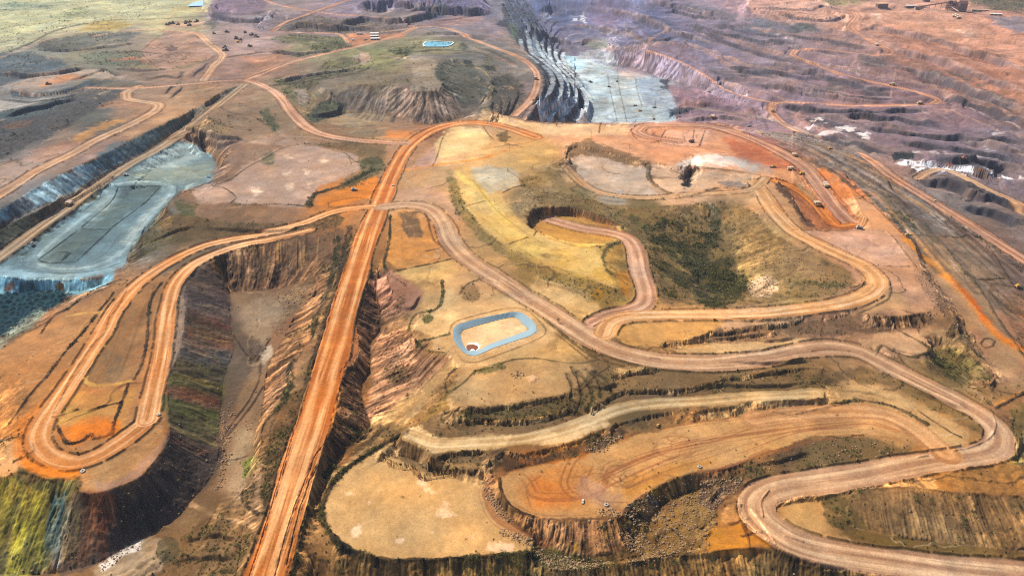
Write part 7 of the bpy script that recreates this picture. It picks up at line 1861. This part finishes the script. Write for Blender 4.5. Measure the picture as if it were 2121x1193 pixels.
def zone(px, py):
    if py < 420 and px < 1000: return "on the upper left slopes"
    if 1080 < px < 1790 and 390 < py < 640: return "in the scrubby hollow inside the looping road"
    if px > 1890 and 600 < py < 840: return "in the green pocket by the right-hand terraces"
    if py > 1080: return "on the slope along the bottom edge"
    if px < 420: return "around the left dump and teal basin"
    if px < 800: return "on the embankments beside the straight main road"
    if py > 740: return "among the broken benches in the foreground"
    if px > 1600: return "beside the right-hand haul roads"
    return "around the lined pond and the yellow ridge"
patchN = np.clip(0.3 + N1 * 1.6 + N2 * 0.8, 0.02, 2)
WV = np.clip(VEG0 + (VEG - VEG0) * 0.12, 0, 1.2) ** 1.6 * patchN * (RD > 2.5)
X, Y, ZZ, bx_, by_ = scatter(WV, 11500)
dist = np.hypot(X, Y)
size = (0.7 + rs_.gamma(2.0, 0.45, len(X))) * (1 + 0.9 * (dist > 1500))
hol = (bx_ > 1350) & (bx_ < 1545) & (by_ > 450) & (by_ < 635); size[hol] *= 1.7
gp = (bx_ > 1920) & (bx_ < 2060) & (by_ > 710) & (by_ < 790); size[gp] *= 1.5
size = np.minimum(size, 5.0)
order = np.argsort(-size / dist)
top = order[:285]
spec = [(1156, 668, 3.2, "tree"), (1255, 627, 3.4, 0), (1633, 608, 4.4, 0), (1590, 612, 3.0, 0), (1624, 518, 3.0, 0), (1490, 612, 5.0, 0), (1470, 618, 4.5, 0), (1520, 600, 4.0, 0), (1985, 772, 5.2, 0), (1972, 762, 4.6, 0), (1962, 728, 4.0, 0), (1990, 755, 3.6, 0), (1735, 860, 2, 0)]
for px, py, s, kind in spec:
    x, y, z = ground_at(px, py)
    if kind == "tree":
        r = empty("tree", (x, y, z))
        t = MB().bar((0, 0, -0.3), (0.1, 0.1, 2.6), 0.25, 0.16).bar((0.1, 0.1, 2.4), (1.1, 0.3, 4.4), 0.12, 0.05).bar((0.1, 0.1, 2.4), (-0.9, 0.5, 4.6), 0.12, 0.05).bar((0.1, 0.1, 2.4), (0.2, -0.8, 5.0), 0.12, 0.05).build("trunk", M_RUST, r)
        c = new_obj("crown", mesh_quads("crown", bush_tpl(77, 220) * np.array([3.2, 3.2, 3.4]) + np.array([0, 0, 2.4]), LEAF)); c.parent = r
        tag(r, "lone thin tree at the left edge of the haul road above the lined pond", "tree")
    else:
        o = bpy.data.objects.new("shrub", BM_[int(px) % 5]); COL.objects.link(o); o.location = (x, y, z - 0.3); o.scale = (s, s, s * 0.8); o.rotation_euler = (0, 0, px)
        tag(o, "low green shrub growing " + zone(px, py), "shrub", "shrubs " + zone(px, py))
for k in top:
    o = bpy.data.objects.new("shrub", BM_[k % 5]); COL.objects.link(o)
    s = float(size[k]); o.location = (float(X[k]), float(Y[k]), float(ZZ[k]) - 0.2); o.scale = (s, s, s * 0.8); o.rotation_euler = (0, 0, float(rs_.uniform(0, 6.28)))
    z_ = zone(bx_[k], by_[k]); tag(o, "low green shrub growing " + z_, "shrub", "shrubs " + z_)
rest = order[285:]
parts = []
for t in range(5):
    ids = rest[t::5]; T = BT[t]
    a = rs_.uniform(0, 6.28, len(ids)); ca, sa = np.cos(a), np.sin(a); s = size[ids]
    vx = (T[None, :, 0] * ca[:, None] - T[None, :, 1] * sa[:, None]) * s[:, None] + X[ids][:, None]
    vy = (T[None, :, 0] * sa[:, None] + T[None, :, 1] * ca[:, None]) * s[:, None] + Y[ids][:, None]
    vz = T[None, :, 2] * s[:, None] * 0.8 + ZZ[ids][:, None] - 0.15
    parts.append(np.stack([vx, vy, vz], -1).reshape(-1, 3))
o = new_obj("scrub", mesh_quads("scrub", np.concatenate(parts), LEAF)); o["kind"] = "stuff"
# boulders
WK = np.clip(ROK, 0, 1.3) ** 1.5 * (RD > 1.5) + 0.0010 * sm * (0.2 + 0.8 * NOSC)
X, Y, ZZ, bx_, by_ = scatter(WK, 7000)
dist = np.hypot(X, Y); size = 0.28 + rs_.gamma(1.3, 0.24, len(X)); size = np.minimum(size, 1.7)
order = np.argsort(-size / dist)
for k in order[:295]:
    o = bpy.data.objects.new("boulder", RM_[k % 6]); COL.objects.link(o)
    s = float(size[k]); o.location = (float(X[k]), float(Y[k]), float(ZZ[k]) + s * 0.2); o.scale = (s, s * 0.9, s); o.rotation_euler = (float(rs_.uniform(-0.4, 0.4)), 0, float(rs_.uniform(0, 6.28)))
    z_ = zone(bx_[k], by_[k]); tag(o, "pale angular boulder lying " + z_, "boulder", "boulders " + z_)
def lowrock(seed):
    bm = bmesh.new(); bmesh.ops.create_icosphere(bm, subdivisions=1, radius=1.0); q = random.Random(seed)
    for v in bm.verts: v.co *= q.uniform(0.65, 1.1); v.co.z *= 0.75
    bm.verts.ensure_lookup_table(); v = np.array([v.co[:] for v in bm.verts]); f = np.array([[w.index for w in fc.verts] for fc in bm.faces]); bm.free(); return v, f
vs, fs, off = [], [], 0
rest = order[295:]
for t in range(4):
    ids = rest[t::4]; T, F_ = lowrock(t)
    a = rs_.uniform(0, 6.28, len(ids)); ca, sa = np.cos(a), np.sin(a); s = size[ids]
    vx = (T[None, :, 0] * ca[:, None] - T[None, :, 1] * sa[:, None]) * s[:, None] + X[ids][:, None]
    vy = (T[None, :, 0] * sa[:, None] + T[None, :, 1] * ca[:, None]) * s[:, None] + Y[ids][:, None]
    vz = T[None, :, 2] * s[:, None] + (ZZ[ids] + s * 0.2)[:, None]
    vs.append(np.stack([vx, vy, vz], -1).reshape(-1, 3)); fs.append((F_[None] + (np.arange(len(ids)) * len(T))[:, None, None] + off).reshape(-1, 3)); off += len(ids) * len(T)
V_ = np.concatenate(vs).astype(np.float32); F_ = np.concatenate(fs).astype(np.int32)
me = bpy.data.meshes.new("rubble"); me.vertices.add(len(V_)); me.vertices.foreach_set("co", V_.reshape(-1)); me.loops.add(F_.size); me.loops.foreach_set("vertex_index", F_.reshape(-1)); me.polygons.add(len(F_)); me.polygons.foreach_set("loop_start", np.arange(0, F_.size, 3, dtype=np.int32)); me.update(calc_edges=True)
o = new_obj("rubble", me, [ROCKM]); o["kind"] = "stuff"
print("objects", round(time.time() - T0, 1))
# ---------------------------------------------------------------- air
def vol_mat(name, col, dens, noise=None):
    m = bpy.data.materials.new(name); m.use_nodes = True; nt = m.node_tree; nt.nodes.clear()
    out = nt.nodes.new("ShaderNodeOutputMaterial"); v = nt.nodes.new("ShaderNodeVolumePrincipled")
    v.inputs["Color"].default_value = (*col, 1); v.inputs["Density"].default_value = dens
    nt.links.new(v.outputs[0], out.inputs["Volume"])
    if noise:
        tc = nt.nodes.new("ShaderNodeTexCoord"); n = nt.nodes.new("ShaderNodeTexNoise"); n.inputs["Scale"].default_value = noise; n.inputs["Detail"].default_value = 4
        r = nt.nodes.new("ShaderNodeMapRange"); r.inputs[1].default_value = 0.42; r.inputs[2].default_value = 0.7; r.inputs[3].default_value = 0; r.inputs[4].default_value = dens
        nt.links.new(tc.outputs["Object"], n.inputs["Vector"]); nt.links.new(n.outputs[0], r.inputs[0]); nt.links.new(r.outputs[0], v.inputs["Density"])
    return m
HAZE = 0.00003
me = bpy.data.meshes.new("haze")
b = MB().box(-30000, 30000, -400, 42000, float(Z.min()) - 2.0, CAM_H + 25.0)
me.from_pydata(b.v, [], b.f); me.update()
hz = new_obj("haze", me, [vol_mat("haze", (0.72, 0.80, 1.0), HAZE)]); hz["kind"] = "stuff"

# dust behind the truck on the red ramp
bm = bmesh.new(); bmesh.ops.create_icosphere(bm, subdivisions=4, radius=1.0)
for v in bm.verts:
    n = float(vn(np.array([v.co.x * 3 + 9]), np.array([v.co.y * 3 + v.co.z * 2]), 1.0, 5)[0]); v.co *= 1 + n * 0.6
me = bpy.data.meshes.new("dust_cloud"); bm.to_mesh(me); bm.free()
dc = new_obj("dust_cloud", me, [vol_mat("dust", (0.95, 0.62, 0.30), 0.13, 1.6)]); dc["kind"] = "stuff"
xa, ya, za = ground_at(1652, 385); xb, yb, zb = ground_at(1688, 420)
dc.location = ((xa + xb) / 2, (ya + yb) / 2, (za + zb) / 2 + 3.5); dc.rotation_euler = (0, math.atan2(za - zb, math.hypot(xb - xa, yb - ya)), math.atan2(yb - ya, xb - xa)); dc.scale = (math.hypot(xb - xa, yb - ya) * 0.55, 7, 5.5)
